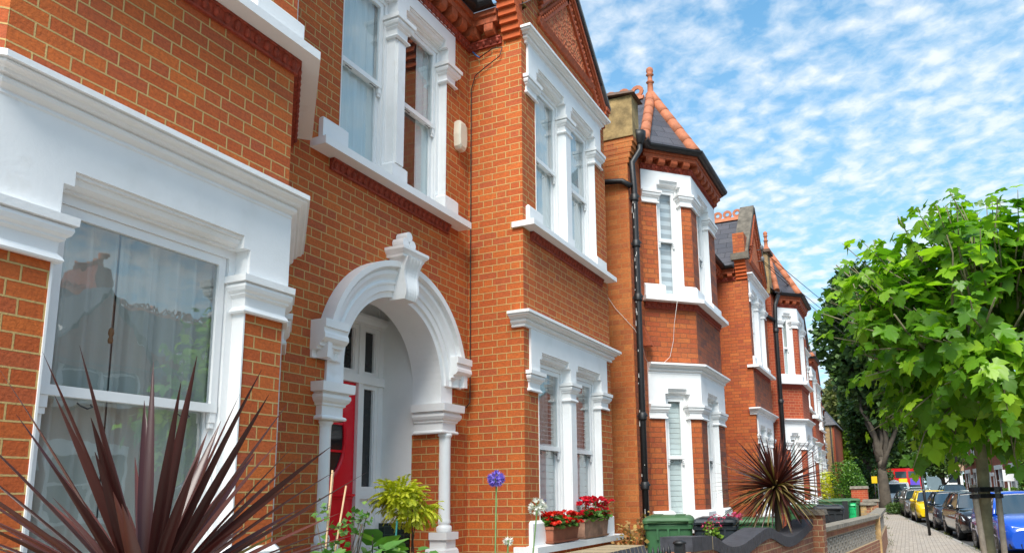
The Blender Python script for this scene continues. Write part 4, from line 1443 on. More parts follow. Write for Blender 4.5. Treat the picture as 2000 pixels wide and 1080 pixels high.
# party-wall pier: rendered block with a weathered tile capping
mb = MB()
mb.box(-4.6, -3.235, 9.86, 10.16, 5.20, 5.84)
pb = mb.build('rendered_block', M['render_mossy'], H2o)
mb = MB()
mb.hexa([(-3.9, 9.80, 5.90), (-3.17, 9.80, 5.84), (-3.17, 10.22, 5.84), (-3.9, 10.22, 5.90), (-3.9, 9.84, 5.97), (-3.22, 9.84, 5.90), (-3.22, 10.18, 5.90), (-3.9, 10.18, 5.97)])
mb.hexa([(-4.6, 9.80, 6.02), (-3.901, 9.80, 5.88), (-3.901, 10.22, 5.88), (-4.6, 10.22, 6.02), (-4.6, 9.84, 6.09), (-3.901, 9.84, 5.95), (-3.901, 10.18, 5.95), (-4.6, 10.18, 6.09)])
mb.build('capping', M['brown_cap'], pb)
mb = MB()
for i in range(5):
    mb.box(-4.6, -3.348 + 0.022 * (i + 1), 9.90 - 0.004 - 0.004 * i, 10.14, 4.80 + 0.08 * i, 4.879 + 0.08 * i)
mb.build('corbelled_pier', M['brick_buff_joint'], H2o)
px_ = -3.348 + 0.075
pipe(H2o, [(px_ + .06, 10.10, 5.20), (px_ + .06, 10.10, 5.05), (px_ - .02, 9.95, 4.80), (px_, 9.95, 4.4), (px_, 9.955, 2.0), (px_, 9.955, -1.45)], 0.045,
     collars=[(px_, 9.952, 4.25), (px_, 9.955, 3.55), (px_, 9.955, 2.75), (px_, 9.955, 1.05), (px_, 9.955, 0.1)])
mb = MB()
mb.lathe((px_ + .06, 10.10, 5.14), [(0.05, 0), (0.06, 0.02), (0.10, 0.12), (0.105, 0.20)], 12)
mb.build('hopper', M['black_iron'], H2o)
pipe(H2o, [(-4.5, 9.83, 4.60), (-3.9, 9.83, 4.56), (-3.42, 9.84, 4.50), (-3.30, 9.90, 4.42)], 0.042, 'branch_pipe')
# paint and lime streaks on the pipe
mb = MB()
rnd = random.Random(8)
for i in range(26):
    zz = rnd.choice([rnd.uniform(2.4, 4.4), rnd.uniform(-1.0, 3.6)])
    an = rnd.uniform(-2.6, -1.1)
    r_ = 0.0462
    x_, y_ = px_ + r_ * math.cos(an), 9.953 + r_ * math.sin(an)
    h = rnd.uniform(0.015, 0.09)
    mb.face([(x_ - .004, y_ - .0005, zz), (x_ + .005, y_ - .0015, zz), (x_ + .004, y_ - .0015, zz + h), (x_ - .002, y_ - .0005, zz + h)])
mb.build('paint_splash', M['white_dirty'], H2o)
# small terracotta vent hood on the wall
mb = MB()
Fw2 = Q2['Fw']
mb.hexa([Fw2(.40, 2.12, 0), Fw2(.40, 2.12, .13), Fw2(.55, 2.12, .13), Fw2(.55, 2.12, 0), Fw2(.40, 2.42, 0), Fw2(.40, 2.42, .015), Fw2(.55, 2.42, .015), Fw2(.55, 2.42, 0)])
tag(mb.build('vent_hood', M['terracotta']), 'small red terracotta vent hood on the wall beside the black downpipe', 'vent hood')
mb = MB()
Fc = Q2['Fc1']
pp = [Fc(0.47, 2.86, 0.165), Fc(0.47, 2.5, .03), Fc(0.45, 2.25, .02), Fc(0.38, 2.0, .02), Fc(0.22, 1.86, .02), Fc(0.05, 1.84, .02), Fw2(.42, 1.93, .03), Fw2(.2, 2.12, .06), Fw2(-.02, 2.28, .03), (-3.6, 9.88, 2.62), (-3.95, 9.86, 3.2)]
mb.tube(pp, 0.003, 5)
tag(mb.build('cable', M['white_dirty']), 'thin loose cable drooping from the bay sill of the second house', 'cable')
# stone coping on the gable parapet
def coping(H, gx, g0, g1, gz, ga):
    yc = (g0 + g1) / 2
    for sgn in (-1, 1):
        mb = MB()
        ye = yc + sgn * ((g1 - g0) / 2 + 0.12)
        y_, z0_, z1_ = ye, gz - 0.02, ga
        dz = 0.0
        L = math.hypot(ye - yc, z1_ - z0_)
        ny, nz = sgn * (z1_ - z0_) / L, abs(ye - yc) / L
        t = 0.10
        a = [(gx - 0.28, ye, z0_), (gx + 0.07, ye, z0_), (gx + 0.07, yc, z1_), (gx - 0.28, yc, z1_)]
        b = [(x, y + ny * t, z + nz * t) for x, y, z in a]
        mb.hexa([a[0], a[1], a[2], a[3], b[0], b[1], b[2], b[3]])
        mb.box(gx - 0.32, gx + 0.10, min(ye, ye + sgn * 0.14), max(ye, ye + sgn * 0.14), gz - 0.10, gz + 0.06)
        mb.build('coping', M['stone_dark'], H)


coping(H2o, -3.02, 17.47, 19.95, 5.48, 7.12)
tympanum(H2o, Q2['Fg'], Q2['Lg'], 5.35, 6.98)
pipe(H2o, [(-3.65, 13.9, 5.3), (-3.65, 13.9, -1.4)], 0.03)
# insulators and service cables
for zz in (6.05, 5.75):
    mb = MB()
    mb.lathe((-2.86, 18.9, zz), [(0.02, 0), (0.05, 0.02), (0.045, 0.06), (0.055, 0.08), (0.03, 0.13), (0.01, 0.14)], 10)
    mb.tube([(-2.99, 18.9, zz + 0.02), (-2.86, 18.9, zz + 0.02)], 0.012, 5)
    mb.build('insulator', M['lead'], H2o)
for i, (a, b, sag) in enumerate([((-2.86, 18.9, 6.05), (6.0, 80, 9.0), .9), ((-2.86, 18.9, 5.78), (6.0, 80, 8.2), .9), ((-2.86, 18.92, 5.74), (5.2, 80, 7.4), .9)]):
    mb = MB()
    pts = []
    for k in range(25):
        t = k / 24
        pts.append(tuple(a[j] + (b[j] - a[j]) * t - (sag * 4 * t * (1 - t) if j == 2 else 0) for j in range(3)))
    mb.tube(pts, 0.012, 4)
    tag(mb.build('overhead_wire', M['black_plastic']), ['uppermost overhead wire from the second gable across the street', 'middle overhead wire from the second gable across the street', 'lowest overhead wire from the second gable across the street'][i], 'overhead wire', 'overhead wires')

FAR = [dict(label='third house of the terrace, red brick with a black downpipe and green curtains', wx=-2.90, px=-3.45, gx=-3.07, bx=-2.40, y0=20.12, b0=21.2, b1=22.8, g0=27.5, g1=29.9, y1=30.3),
       dict(label='fourth house of the terrace, seen edge-on past the third', wx=-3.75, px=-4.05, gx=-3.66, bx=-3.17, y0=30.3, b0=31.7, b1=33.3, g0=37.9, g1=40.3, y1=40.5),
       dict(label='fifth house of the terrace, a sliver of white sills and brick', wx=-4.6, px=-4.9, gx=-4.55, bx=-4.03, y0=40.5, b0=42.0, b1=43.6, g0=48.2, g1=50.6, y1=50.8),
       dict(label='sixth house of the terrace, the last sliver before the gap', wx=-5.4, px=-5.8, gx=-5.4, bx=-4.85, y0=50.8, b0=52.2, b1=53.8, g0=58.4, g1=60.8, y1=61.0)]
for i, p in enumerate(FAR):
    d = p['bx'] - p['wx']
    L = d * 1.4142
    p.update(name='terraced_house', brick=M['brick_far'], brick_ret=M['brick_far'], bay_op=(0.3, 1.3), cant_op=(L * 0.29, L * 0.75), gab_op=(0.30, 2.05),
             arch=(p['g0'] - 1.6, 0.72, 1.10), apex=6.9, gable_z=5.30, turret=(p['wx'] - 0.3, (p['b0'] + p['b1']) / 2, 7.05), kn=0.28, kneel_h=0.6, verge=0.05, det=1 if i == 0 else 0,
             table=0.36, z=dict(ulin=4.74, ufrt=4.96, ucapt=4.60, ucapb=4.40, eave=5.30), roof_lo=5.28, styles=dict(buc='halfslat', blc='curtain', buf='curtain', blf='curtain'))
    Ho, Qf = terrace_house(p)
    if i == 0:
        coping(Ho, p['gx'], p['g0'], p['g1'], 5.45, 6.95)
        px3 = p['wx'] + 0.07
        pipe(Ho, [(px3 + .10, 20.35, 5.2), (px3 + .02, 20.22, 4.9), (px3, 20.2, 4.4), (px3, 20.2, -1.4)], 0.055, collars=[(px3, 20.2, 4.2), (px3, 20.2, 2.3)])
        pipe(Ho, [(-3.6, 20.02, 4.75), (-3.15, 20.02, 4.70), (px3, 20.12, 4.45)], 0.05, 'branch_pipe')
        mb = MB(); mb.box(-3.9, -2.90, 20.06, 20.5, 5.2, 6.35); mb.build('chimney_pier', M['brick_stock'], Ho)
        mb = MB(); mb.box(-3.95, -2.82, 20.0, 20.56, 6.35, 6.43); mb.build('capping', M['brown_cap'], Ho)
# ------------------------------------------------------------------ foliage
def leaf_mat(name, c, c2=None, rough=0.45, trans=0.35, var=0.25, tcol=None, vscale=1.2):
    """leaf shader: colour varies from leaf to leaf, light passes through"""
    m, N, b, out = new_mat(name)
    g = N.n('ShaderNodeNewGeometry')
    r = g.outputs['Random Per Island']
    c2 = c2 or tuple(x * 1.5 for x in c)
    n1 = N.noise(g.outputs['Position'], vscale, 2, 0.5)
    f = N.m('ADD', N.m('MULTIPLY', r, 0.65), N.m('MULTIPLY', n1, 0.35))
    cc = N.ramp(f, [(0.15, tuple(x * (1 - var) for x in c)), (0.5, c), (0.85, c2)])
    N.l(cc, b.inputs['Base Color'])
    b.inputs['Roughness'].default_value = rough
    b.inputs['Specular IOR Level'].default_value = 0.4
    t = N.n('ShaderNodeBsdfTranslucent')
    tc = N.mix(1.0, cc, tcol or (1.3, 1.5, 0.5), 'MULTIPLY')
    N.l(tc, t.inputs[0])
    mx = N.n('ShaderNodeMixShader'); mx.inputs[0].default_value = trans
    N.l(b.outputs[0], mx.inputs[1]); N.l(t.outputs[0], mx.inputs[2])
    N.l(mx.outputs[0], out.inputs[0])
    return m


M['leaf_plane'] = leaf_mat('leaf_plane', (0.12, 0.28, 0.018), (0.36, 0.56, 0.035), 0.38, 0.48, 0.45)
M['leaf_lime'] = leaf_mat('leaf_lime', (0.52, 0.54, 0.025), (0.74, 0.72, 0.07), 0.45, 0.35)
M['leaf_yellow'] = leaf_mat('leaf_yellow', (0.72, 0.70, 0.02), (0.85, 0.82, 0.04), 0.5, 0.3)
M['leaf_privet'] = leaf_mat('leaf_privet', (0.06, 0.16, 0.02), (0.20, 0.36, 0.04), 0.4, 0.25)
M['leaf_dark'] = leaf_mat('leaf_dark', (0.042, 0.090, 0.026), (0.11, 0.19, 0.045), 0.55, 0.25, vscale=0.35)
M['leaf_mid'] = leaf_mat('leaf_mid', (0.055, 0.115, 0.025), (0.15, 0.23, 0.05), 0.55, 0.3, vscale=0.35)
M['leaf_olive'] = leaf_mat('leaf_olive', (0.10, 0.12, 0.035), (0.22, 0.22, 0.07), 0.55, 0.3, vscale=0.35)
M['leaf_bright'] = leaf_mat('leaf_bright', (0.15, 0.28, 0.03), (0.26, 0.42, 0.05), 0.5, 0.35, vscale=0.5)
M['leaf_geranium'] = leaf_mat('leaf_geranium', (0.07, 0.17, 0.03), (0.15, 0.30, 0.05), 0.5, 0.3)
M['leaf_dry'] = leaf_mat('leaf_dry', (0.32, 0.17, 0.06), (0.50, 0.36, 0.10), 0.7, 0.2)
M['leaf_cordyline'] = leaf_mat('leaf_cordyline', (0.056, 0.018, 0.016), (0.125, 0.042, 0.032), 0.30, 0.15, 0.3, (2.0, 0.8, 0.7))
M['leaf_cord_old'] = leaf_mat('leaf_cord_old', (0.20, 0.15, 0.05), (0.36, 0.26, 0.11), 0.45, 0.15)
M['petal_red'] = leaf_mat('petal_red', (0.62, 0.015, 0.008), (0.85, 0.05, 0.012), 0.5, 0.25, 0.2, (1.4, 0.9, 0.9))
M['petal_crimson'] = leaf_mat('petal_crimson', (0.62, 0.008, 0.03), (0.80, 0.02, 0.04), 0.5, 0.25, 0.2, (1.4, 0.9, 0.9))
M['petal_pink'] = leaf_mat('petal_pink', (0.75, 0.06, 0.20), (0.85, 0.22, 0.30), 0.5, 0.3, 0.2, (1.2, 0.9, 0.9))
M['petal_purple'] = leaf_mat('petal_purple', (0.22, 0.15, 0.62), (0.36, 0.28, 0.80), 0.5, 0.3, 0.2, (1, 1, 1.2))
M['petal_white'] = leaf_mat('petal_white', (0.78, 0.80, 0.70), (0.9, 0.9, 0.84), 0.5, 0.3, 0.1, (1, 1, 1))
M['stem_green'] = mat('stem_green', (0.10, 0.19, 0.05), 0.5, 0.2, 20)
M['bark_plane'] = mat('bark_plane', (0.19, 0.17, 0.10), 0.85, 0.35, 9, bump=0.7, bscale=25)
M['bark'] = mat('bark', (0.085, 0.068, 0.050), 0.9, 0.35, 3, bump=1.0, bscale=12)
M['stake_wood'] = mat('stake_wood', (0.25, 0.20, 0.155), 0.85, 0.28, 14, bump=0.6, bscale=60)
M['cane'] = mat('cane', (0.52, 0.34, 0.19), 0.55, 0.2, 30)
M['pot'] = mat('pot', (0.36, 0.115, 0.058), 0.75, 0.15, 9, bump=0.2, bscale=60)
M['pot_pale'] = mat('pot_pale', (0.38, 0.21, 0.14), 0.85, 0.3, 12, bump=0.3, bscale=60)
RG = np.random.default_rng(7)


def rand_rot(n, up=0.0, rng=None):
    """n random frames (a, b, c) with normal c biased upward"""
    rng = rng or RG
    c = rng.normal(size=(n, 3)); c /= np.linalg.norm(c, axis=1)[:, None]
    c[:, 2] = np.abs(c[:, 2]) * (1 if up else 1)
    c = c + np.array((0, 0, up)); c /= np.linalg.norm(c, axis=1)[:, None]
    a = rng.normal(size=(n, 3)); a -= c * (a * c).sum(1)[:, None]; a /= np.linalg.norm(a, axis=1)[:, None]
    return a, np.cross(c, a), c


def scatter(shape_v, shape_f, P, a, b, c, s):
    """place a small template mesh at P with axes a,b,c and size s"""
    sv = np.asarray(shape_v, float); n = len(P); k = len(sv)
    s = np.asarray(s, float).reshape(-1, 1, 1)
    V = P[:, None, :] + s * (sv[None, :, 0:1] * a[:, None, :] + sv[None, :, 1:2] * b[:, None, :] + sv[None, :, 2:3] * c[:, None, :])
    F = (np.asarray(shape_f)[None] + (np.arange(n) * k)[:, None, None]).reshape(-1, len(shape_f[0]))
    return V.reshape(-1, 3), F


LEAF4 = ([(0, 0, 0), (0.5, 0.38, 0.10), (1.0, 0.0, -0.02), (0.5, -0.38, 0.10)], [(0, 1, 2, 3)])
# palmate five-lobed leaf as triangle fan, folded up along its veins; x runs to the tip
_pl = []
for ang, r in ((-158, 0.42), (-128, 0.60), (-112, 0.50), (-96, 0.68), (-74, 0.86), (-62, 0.60), (-50, 0.46), (-38, 0.72), (-30, 0.70), (-18, 0.86), (-10, 0.86), (0, 1.12)):
    _pl.append((ang, r))
_pl = _pl + [(-a_, r_) for a_, r_ in _pl[:-1][::-1]]
PALM_V = [(0, 0, 0.0)]
for a_, r_ in _pl:
    x_, y_ = r_ * math.cos(R(a_)), r_ * math.sin(R(a_))
    PALM_V.append((x_, y_, -0.22 * r_ * r_ + (0.09 if r_ < 0.66 else 0.0)))
PALM_F = [(0, i, i + 1) for i in range(1, len(_pl))]


def blob_points(rng, n, centres, radii, shell=0.55):
    """points in a union of ellipsoids, denser toward their surfaces"""
    k = rng.integers(0, len(centres), n)
    w = np.array([r[0] * r[1] * r[2] for r in radii]) ** 0.67; w = w / w.sum()
    k = rng.choice(len(centres), n, p=w)
    d = rng.normal(size=(n, 3)); d /= np.linalg.norm(d, axis=1)[:, None]
    rr = (shell + (1 - shell) * rng.random(n)) ** 0.8
    return np.array(centres)[k] + d * rr[:, None] * np.array(radii)[k], d


def crown(name, parent, m, rng, n, centres, radii, size, up=0.25, shell=0.6, shape=LEAF4, loc=(0, 0, 0)):
    P, d = blob_points(rng, n, centres, radii, shell)
    a, b, c = rand_rot(n, up, rng)
    V, F = scatter(shape[0], shape[1], P - np.array(loc) * 0, a, b, c, size * (0.6 + 0.8 * rng.random(n)))
    return np_obj(name, V, F, m, parent)


def limb(mb, a, b, r0, r1, rng, n=6, wob=0.06):
    A_, B_ = Vector(a), Vector(b)
    L = (B_ - A_).length
    pts = [A_ + (B_ - A_) * (i / n) + (Vector(rng.normal(size=3)) * wob * L * (0.5 if 0 < i < n else 0)) for i in range(n + 1)]
    mb.tube(pts, [r0 + (r1 - r0) * i / n for i in range(n + 1)], 8)
    return pts


# ------------------------------------------------------------------ young plane tree with stakes
TX, TY = 0.60, 7.5
rng = np.random.default_rng(21)
yt = thing('plane_tree', 'young staked plane tree with a bushy crown of large lobed leaves at the kerb', 'tree', (TX, TY, GRD))
mb = MB()
mb.tube([(0, 0, -0.05), (0.01, 0, 0.4), (-0.01, 0.01, 1.1), (0.01, 0, 1.7), (0.0, 0, 2.05)], [0.060, 0.052, 0.048, 0.048, 0.050], 16)
limbs = []
for k in range(11):
    an = k * 2.4; rr = 0.9 + 0.5 * rng.random(); hh = 2.55 + 1.2 * rng.random()
    e = (rr * math.cos(an), rr * math.sin(an), hh)
    limbs.append(limb(mb, (0, 0, 1.92 + 0.04 * k), e, 0.022, 0.006, rng, 6, 0.05))
limb(mb, (0, 0, 2.0), (0.05, 0, 3.6), 0.04, 0.010, rng, 8, 0.02)
mb.build('trunk', M['bark_plane'], yt, abs_=False)
# crown: many leafy shoots, each a twig with leaves hung round it
V_, F_, tips = [], [], []
off = 0
tw = MB()
cen = np.array((0.24, -0.05, 2.68))
nshoot = 390
clus = rng.normal(size=(26, 3)); clus /= np.linalg.norm(clus, axis=1)[:, None]
for k in range(nshoot):
    d = clus[k % 26] + rng.normal(size=3) * 0.23; d /= np.linalg.norm(d)
    rad = np.array((1.32, 1.25, 0.86)) * (0.52 + 0.50 * rng.random())
    if d[2] < 0: rad[2] *= 0.95
    base = cen + d * rad * 0.72
    if k < 26:          # leaders standing proud of the top
        an = rng.random() * 6.283; rr = 1.25 * math.sqrt(rng.random())
        base = cen + np.array((rr * math.cos(an), rr * math.sin(an) * .9, 0.50 - 0.25 * rr)); d = np.array((0.18 * math.cos(an), 0.18 * math.sin(an), 1.0)); 
    out = d * (0.50 + 0.30 * rng.random()) + np.array((0, 0, 0.10))
    tip = base + out
    tw.tube([tuple(base), tuple(base + out * 0.5 + rng.normal(size=3) * 0.03), tuple(tip)], [0.010, 0.007, 0.003], 4)
    nl = rng.integers(7, 12)
    for j in range(nl):
        t = (j + 1) / nl
        p = base + out * t
        side = rng.normal(size=3); side /= np.linalg.norm(side)
        st = side * 0.09 + np.array((0, 0, 0.02))
        q = p + st * (1.3 - 0.6 * t)
        outd = side * 0.75 + d * 0.35 + np.array((0, 0, -0.55 - 0.15 * rng.random()))
        outd /= np.linalg.norm(outd)
        nrm = np.array((0, 0, 1.0)) + 0.55 * d + rng.normal(size=3) * 0.35
        nrm -= outd * nrm.dot(outd); nrm /= np.linalg.norm(nrm)
        tips.append((q, outd, np.cross(nrm, outd), nrm, (0.158 - 0.08 * t ** 2.5) * (0.75 + 0.4 * rng.random())))
tw.build('branches', M['bark_plane'], yt, abs_=False)
P = np.array([t[0] for t in tips]); a = np.array([t[1] for t in tips]); b = np.array([t[2] for t in tips]); c = np.array([t[3] for t in tips]); s = np.array([t[4] for t in tips])
V, F = scatter(PALM_V, PALM_F, P, a, b, c, s)
np_obj('crown', V, F, M['leaf_plane'], yt)

for i, (x0, y0, x1, y1, zt_, lab) in enumerate([(0.555, 7.12, 0.50, 7.17, 0.02, 'leaning timber tree stake on the kerb-left side of the young tree, whole split post'), (0.665, 7.30, 0.685, 7.28, 0.0, 'upright timber tree stake on the right of the young tree trunk')]):
    mb = MB()
    mb.tube([(x0, y0, GRD - .05), ((x0 + x1) / 2 + .006, (y0 + y1) / 2, (GRD + zt_) / 2), (x1, y1, zt_)], [0.024, 0.024, 0.023], 12)
    tag(mb.build('tree_stake', M['stake_wood']), ['leaning timber stake left of the young tree trunk', 'upright timber stake right of the young tree trunk'][i], 'tree stake', 'stakes of the young tree')
mb = MB()
for zz, h in ((-0.02, 0.04), (-0.075, 0.035)):
    loop = [(0.39, 7.16), (0.50, 7.36), (0.56, 7.39), (0.70, 7.37), (0.83, 7.25), (0.78, 7.23), (0.62, 7.40 - .02), (0.53, 7.35), (0.42, 7.15)]
    loop = [(0.470, 7.17), (0.50, 7.142), (0.53, 7.16), (0.56, 7.40), (0.60, 7.445), (0.64, 7.42), (0.665, 7.26), (0.69, 7.252), (0.715, 7.28), (0.68, 7.45), (0.61, 7.57), (0.54, 7.50)]
    mb.sweep(loop + [loop[0]], [(0.0, zz - h / 2), (0.006, zz - h / 2), (0.006, zz + h / 2), (0.0, zz + h / 2)])
tag(mb.build('tree_tie', M['black_plastic']), 'black rubber straps tying the young tree to its two stakes', 'tree tie')

# ------------------------------------------------------------------ cordylines
def cordyline(nm, label, loc, Rr, n, wid, seed, trunk_h, old=0.16, low=-0.5, grp='purple cordylines', dirs=None):
    rng = np.random.default_rng(seed)
    H = thing(nm, label, 'cordyline', loc, grp)
    V, F, MI = [], [], []
    K = 11
    ga = math.pi * (3 - math.sqrt(5))
    for i in range(n):
        t = (i + 0.5) / n
        el = math.asin(max(low, 0.985 - (0.985 - low) * t ** 0.9)) + rng.normal() * 0.05
        az = i * ga + rng.normal() * 0.15
        L = Rr * (0.80 + 0.28 * rng.random()) * ((0.9 + 0.15 * math.cos(el)) if low < 0 else (0.74 + 0.32 * math.sin(el)))
        w = wid * (0.8 + 0.4 * rng.random())
        d = np.array((math.cos(el) * math.cos(az), math.cos(el) * math.sin(az), math.sin(el)))
        side = np.array((-math.sin(az), math.cos(az), 0.0)); side = side + rng.normal(size=3) * 0.25
        side -= d * side.dot(d); side /= np.linalg.norm(side)
        p = d * 0.035 * Rr; dirv = d.copy()
        droop = (0.10 + 0.5 * max(0, math.cos(el)) * rng.random()) * (1.5 if el < 0.2 else 0.55)
        i0 = len(V)
        for k in range(K + 1):
            u = k / K
            ww = w * (0.55 + 0.9 * u if u < 0.4 else 0.91) * (1 - max(0, (u - 0.35) / 0.65) ** 1.7) * 0.5 + 0.0006
            nn = np.cross(dirv, side); nn /= np.linalg.norm(nn)
            V += [p - side * ww + nn * ww * 0.35, p.copy(), p + side * ww + nn * ww * 0.35]
            p = p + dirv * L / K
            dirv = dirv + np.array((0, 0, -droop * 1.6 * u / K)); dirv /= np.linalg.norm(dirv)
            side = side - dirv * side.dot(dirv); side /= np.linalg.norm(side)
        mi = 1 if (el < 0.55 and rng.random() < old * 2.0) else 0
        for k in range(K):
            a_ = i0 + 3 * k
            F += [(a_, a_ + 1, a_ + 4, a_ + 3), (a_ + 1, a_ + 2, a_ + 5, a_ + 4)]; MI += [mi, mi]
    np_obj('crown', np.array(V) + np.array((0, 0, trunk_h)), F, [M['leaf_cordyline'], M['leaf_cord_old']], H, mi=MI)
    mb = MB(); mb.tube([(0, 0, 0), (0.01, 0, trunk_h * 0.5), (0, 0, trunk_h + 0.04)], [0.05, 0.045, 0.05], 10)
    mb.build('trunk', M['bark'], H, abs_=False)
    return H


cordyline('cordyline', 'large purple cordyline in the foreground below the bay window', (-2.12, 1.63, GRD), 0.76, 80, 0.040, 5, 1.18, low=0.22, old=0.07)
cordyline('cordyline', 'spiky purple cordyline on a short trunk behind the swooping garden wall', (-1.60, 10.4, GRD), 0.78, 330, 0.032, 6, 1.56, low=-0.75)

# ------------------------------------------------------------------ flowers on stalks
def umbel(name, label, base, head, rad, m, n, seed, leaves=True):
    rng = np.random.default_rng(seed)
    H = thing(name, label, 'flower', (base[0], base[1], GRD))
    o = np.array((base[0], base[1], GRD))
    hd = np.array(head) - o
    mb = MB()
    mb.tube([(0, 0, 0), tuple(hd * 0.5 + np.array((0.03, 0.0, 0.02))), tuple(hd)], [0.009, 0.007, 0.006], 6)
    fl = []
    for k in range(n):
        d = rng.normal(size=3); d /= np.linalg.norm(d); d[2] = d[2] * 0.9 + 0.12
        e = hd + d * rad * (0.62 + 0.3 * rng.random())
        mb.tube([tuple(hd), tuple(e)], [0.0022, 0.0015], 4)
        fl.append((e, d / np.linalg.norm(d)))
    mb.build('stalk', M['stem_green'], H, abs_=False)
    Ps, A_, B_, C_, Ss = [], [], [], [], []
    for e, d in fl:
        u_ = np.cross(d, (0.3, 0.2, 1.0)); u_ /= np.linalg.norm(u_); v_ = np.cross(d, u_)
        for j in range(6):
            an = j * math.pi / 3 + rng.random() * 0.3
            x = d * 0.75 + (u_ * math.cos(an) + v_ * math.sin(an)) * 0.65; x /= np.linalg.norm(x)
            y = np.cross(d, x); y /= np.linalg.norm(y)
            Ps.append(e); A_.append(x); B_.append(y); C_.append(np.cross(x, y)); Ss.append(0.036)
    V, F = scatter([(0, 0, 0), (0.55, 0.17, 0), (1, 0, 0.05), (0.55, -0.17, 0)], [(0, 1, 2, 3)], np.array(Ps), np.array(A_), np.array(B_), np.array(C_), np.array(Ss))
    np_obj('flower_head', V, F, m, H)
    if leaves:
        V, F = [], []
        for k in range(9):
            az = rng.random() * 6.28; L = 0.55 + 0.25 * rng.random(); p = np.array((0.02 * math.cos(az), 0.02 * math.sin(az), 0.02)); d = np.array((0.25 * math.cos(az), 0.25 * math.sin(az), 1.0)); d /= np.linalg.norm(d)
            sd = np.array((-math.sin(az), math.cos(az), 0)); i0 = len(V)
            for q in range(8):
                w = 0.016 * (1 - (q / 7) ** 2) + 0.001
                V += [p - sd * w, p + sd * w]; p = p + d * L / 7; d = d + np.array((0.10 * math.cos(az), 0.10 * math.sin(az), -0.16)); d /= np.linalg.norm(d)
            F += [(i0 + 2 * q, i0 + 2 * q + 1, i0 + 2 * q + 3, i0 + 2 * q + 2) for q in range(7)]
        np_obj('leaves', V, F, M['stem_green'], H)
    return H


umbel('agapanthus', 'purple agapanthus head on a tall stalk against the brick return', (-2.86, 4.93), (-2.82, 5.02, 0.125), 0.050, M['petal_purple'], 42, 3)
umbel('agapanthus', 'white agapanthus head leaning by the left end of the window sill', (-3.00, 5.62), (-2.90, 5.87, -0.10), 0.070, M['petal_white'], 34, 4)
umbel('agapanthus', 'small unopened agapanthus bud on a thin stalk beside the purple one', (-2.84, 5.08), (-2.80, 5.16, -0.33), 0.018, M['petal_white'], 8, 5, leaves=False)

# ------------------------------------------------------------------ geranium troughs on the sill
def trough(label, F, s0, s1, z, o0, o1, h, m, mt, seed, dark):
    c = F((s0 + s1) / 2, z, (o0 + o1) / 2)
    H = thing('geranium_trough', label, 'flower trough', c, 'geranium troughs on the sill')
    mb = MB()
    t = 0.028
    def ring(ds, do, zz): return [F(s0 + ds, zz, o0 + do), F(s1 - ds, zz, o0 + do), F(s1 - ds, zz, o1 - do), F(s0 + ds, zz, o1 - do)]
    mb.rings([ring(t, t * .7, z + 0.012), ring(0.008, 0.006, z + h - 0.03), ring(-0.004, -0.004, z + h - 0.028), ring(-0.004, -0.004, z + h), ring(0.012, 0.012, z + h), ring(0.02, 0.02, z + h - 0.03)])
    for q in (0.33, 0.66):
        pass
    mb.build('trough', m, H)
    sb = MB()
    sb.rings([ring(0.018, 0.012, z), ring(0.0, -0.004, z + 0.022), ring(0.012, 0.006, z + 0.022), ring(0.03, 0.02, z + 0.008)])
    sb.build('saucer', m, H)
    rng = np.random.default_rng(seed)
    L = s1 - s0
    P, Aa, Bb, Cc, Ss = [], [], [], [], []
    st = MB()
    heads = []
    fl = MB()
    n = 64
    for k in range(n):
        s = s0 + 0.02 + (L - 0.04) * rng.random(); o = o0 + (o1 - o0) * rng.random()
        e = np.array(F(s + 0.09 * (rng.random() - .5) * 2, z + h + 0.02 + (0.22 if dark else 0.12) * rng.random() ** 1.3, o + (0.13 * (rng.random() - .25))))
        heads.append(e)
        st.tube([F(s, z + h - 0.03, o), tuple((np.array(F(s, z + h, o)) + e) / 2), tuple(e)], [0.003, 0.0025, 0.002], 4)
    st.build('stems', M['stem_green'], H)
    wl = np.array(WL[H.name]) - np.array((0, 0, GZ))
    # petals
    pp = []
    for i, e in enumerate(heads):
        for q in range(22):
            d = rng.normal(size=3); d /= np.linalg.norm(d); d[2] = abs(d[2]) * .7 + .1
            pp.append((e + d * 0.030, d))
    Pn = np.array([p[0] for p in pp]) - wl
    a_, b_, c_ = rand_rot(len(Pn), 0.5, rng)
    V, F4 = scatter([(-.5, -.4, 0), (.5, -.4, .1), (.5, .4, 0), (-.5, .4, .1)], [(0, 1, 2, 3)], Pn, a_, b_, c_, 0.027 * (0.7 + 0.6 * rng.random(len(Pn))))
    np_obj('flowers', V, F4, M['petal_crimson'] if dark else M['petal_red'], H)
    nL = 200
    Pl = np.array([F(s0 - 0.02 + (L + .04) * rng.random(), z + h - 0.02 + 0.12 * rng.random(), o0 + (o1 - o0 + .05) * rng.random()) for _ in range(nL)]) - wl
    a_, b_, c_ = rand_rot(nL, 0.6, rng)
    hx = [(0, 0, -.08)] + [(math.cos(i * 1.047) * (1 if i % 2 else .86), math.sin(i * 1.047) * (1 if i % 2 else .86), 0) for i in range(6)]
    V, F3 = scatter(hx, [(0, i + 1, (i + 1) % 6 + 1) for i in range(6)], Pl, a_, b_, c_, 0.030 * (0.6 + 0.8 * rng.random(nL)))
    np_obj('leaves', V, F3, M['leaf_geranium'], H)
    return H


trough('terracotta trough of orange-red geraniums, nearer of the two on the sill', frame(-3.508, 0, 0, 1), 7.18, 7.86, -0.488, -0.03, 0.145, 0.17, M['pot'], None, 11, False)
trough('weathered pale trough of crimson geraniums, farther of the two on the sill', frame(-3.508, 0, 0, 1), 8.02, 8.78, -0.488, -0.04, 0.145, 0.215, M['pot_pale'], None, 12, True)

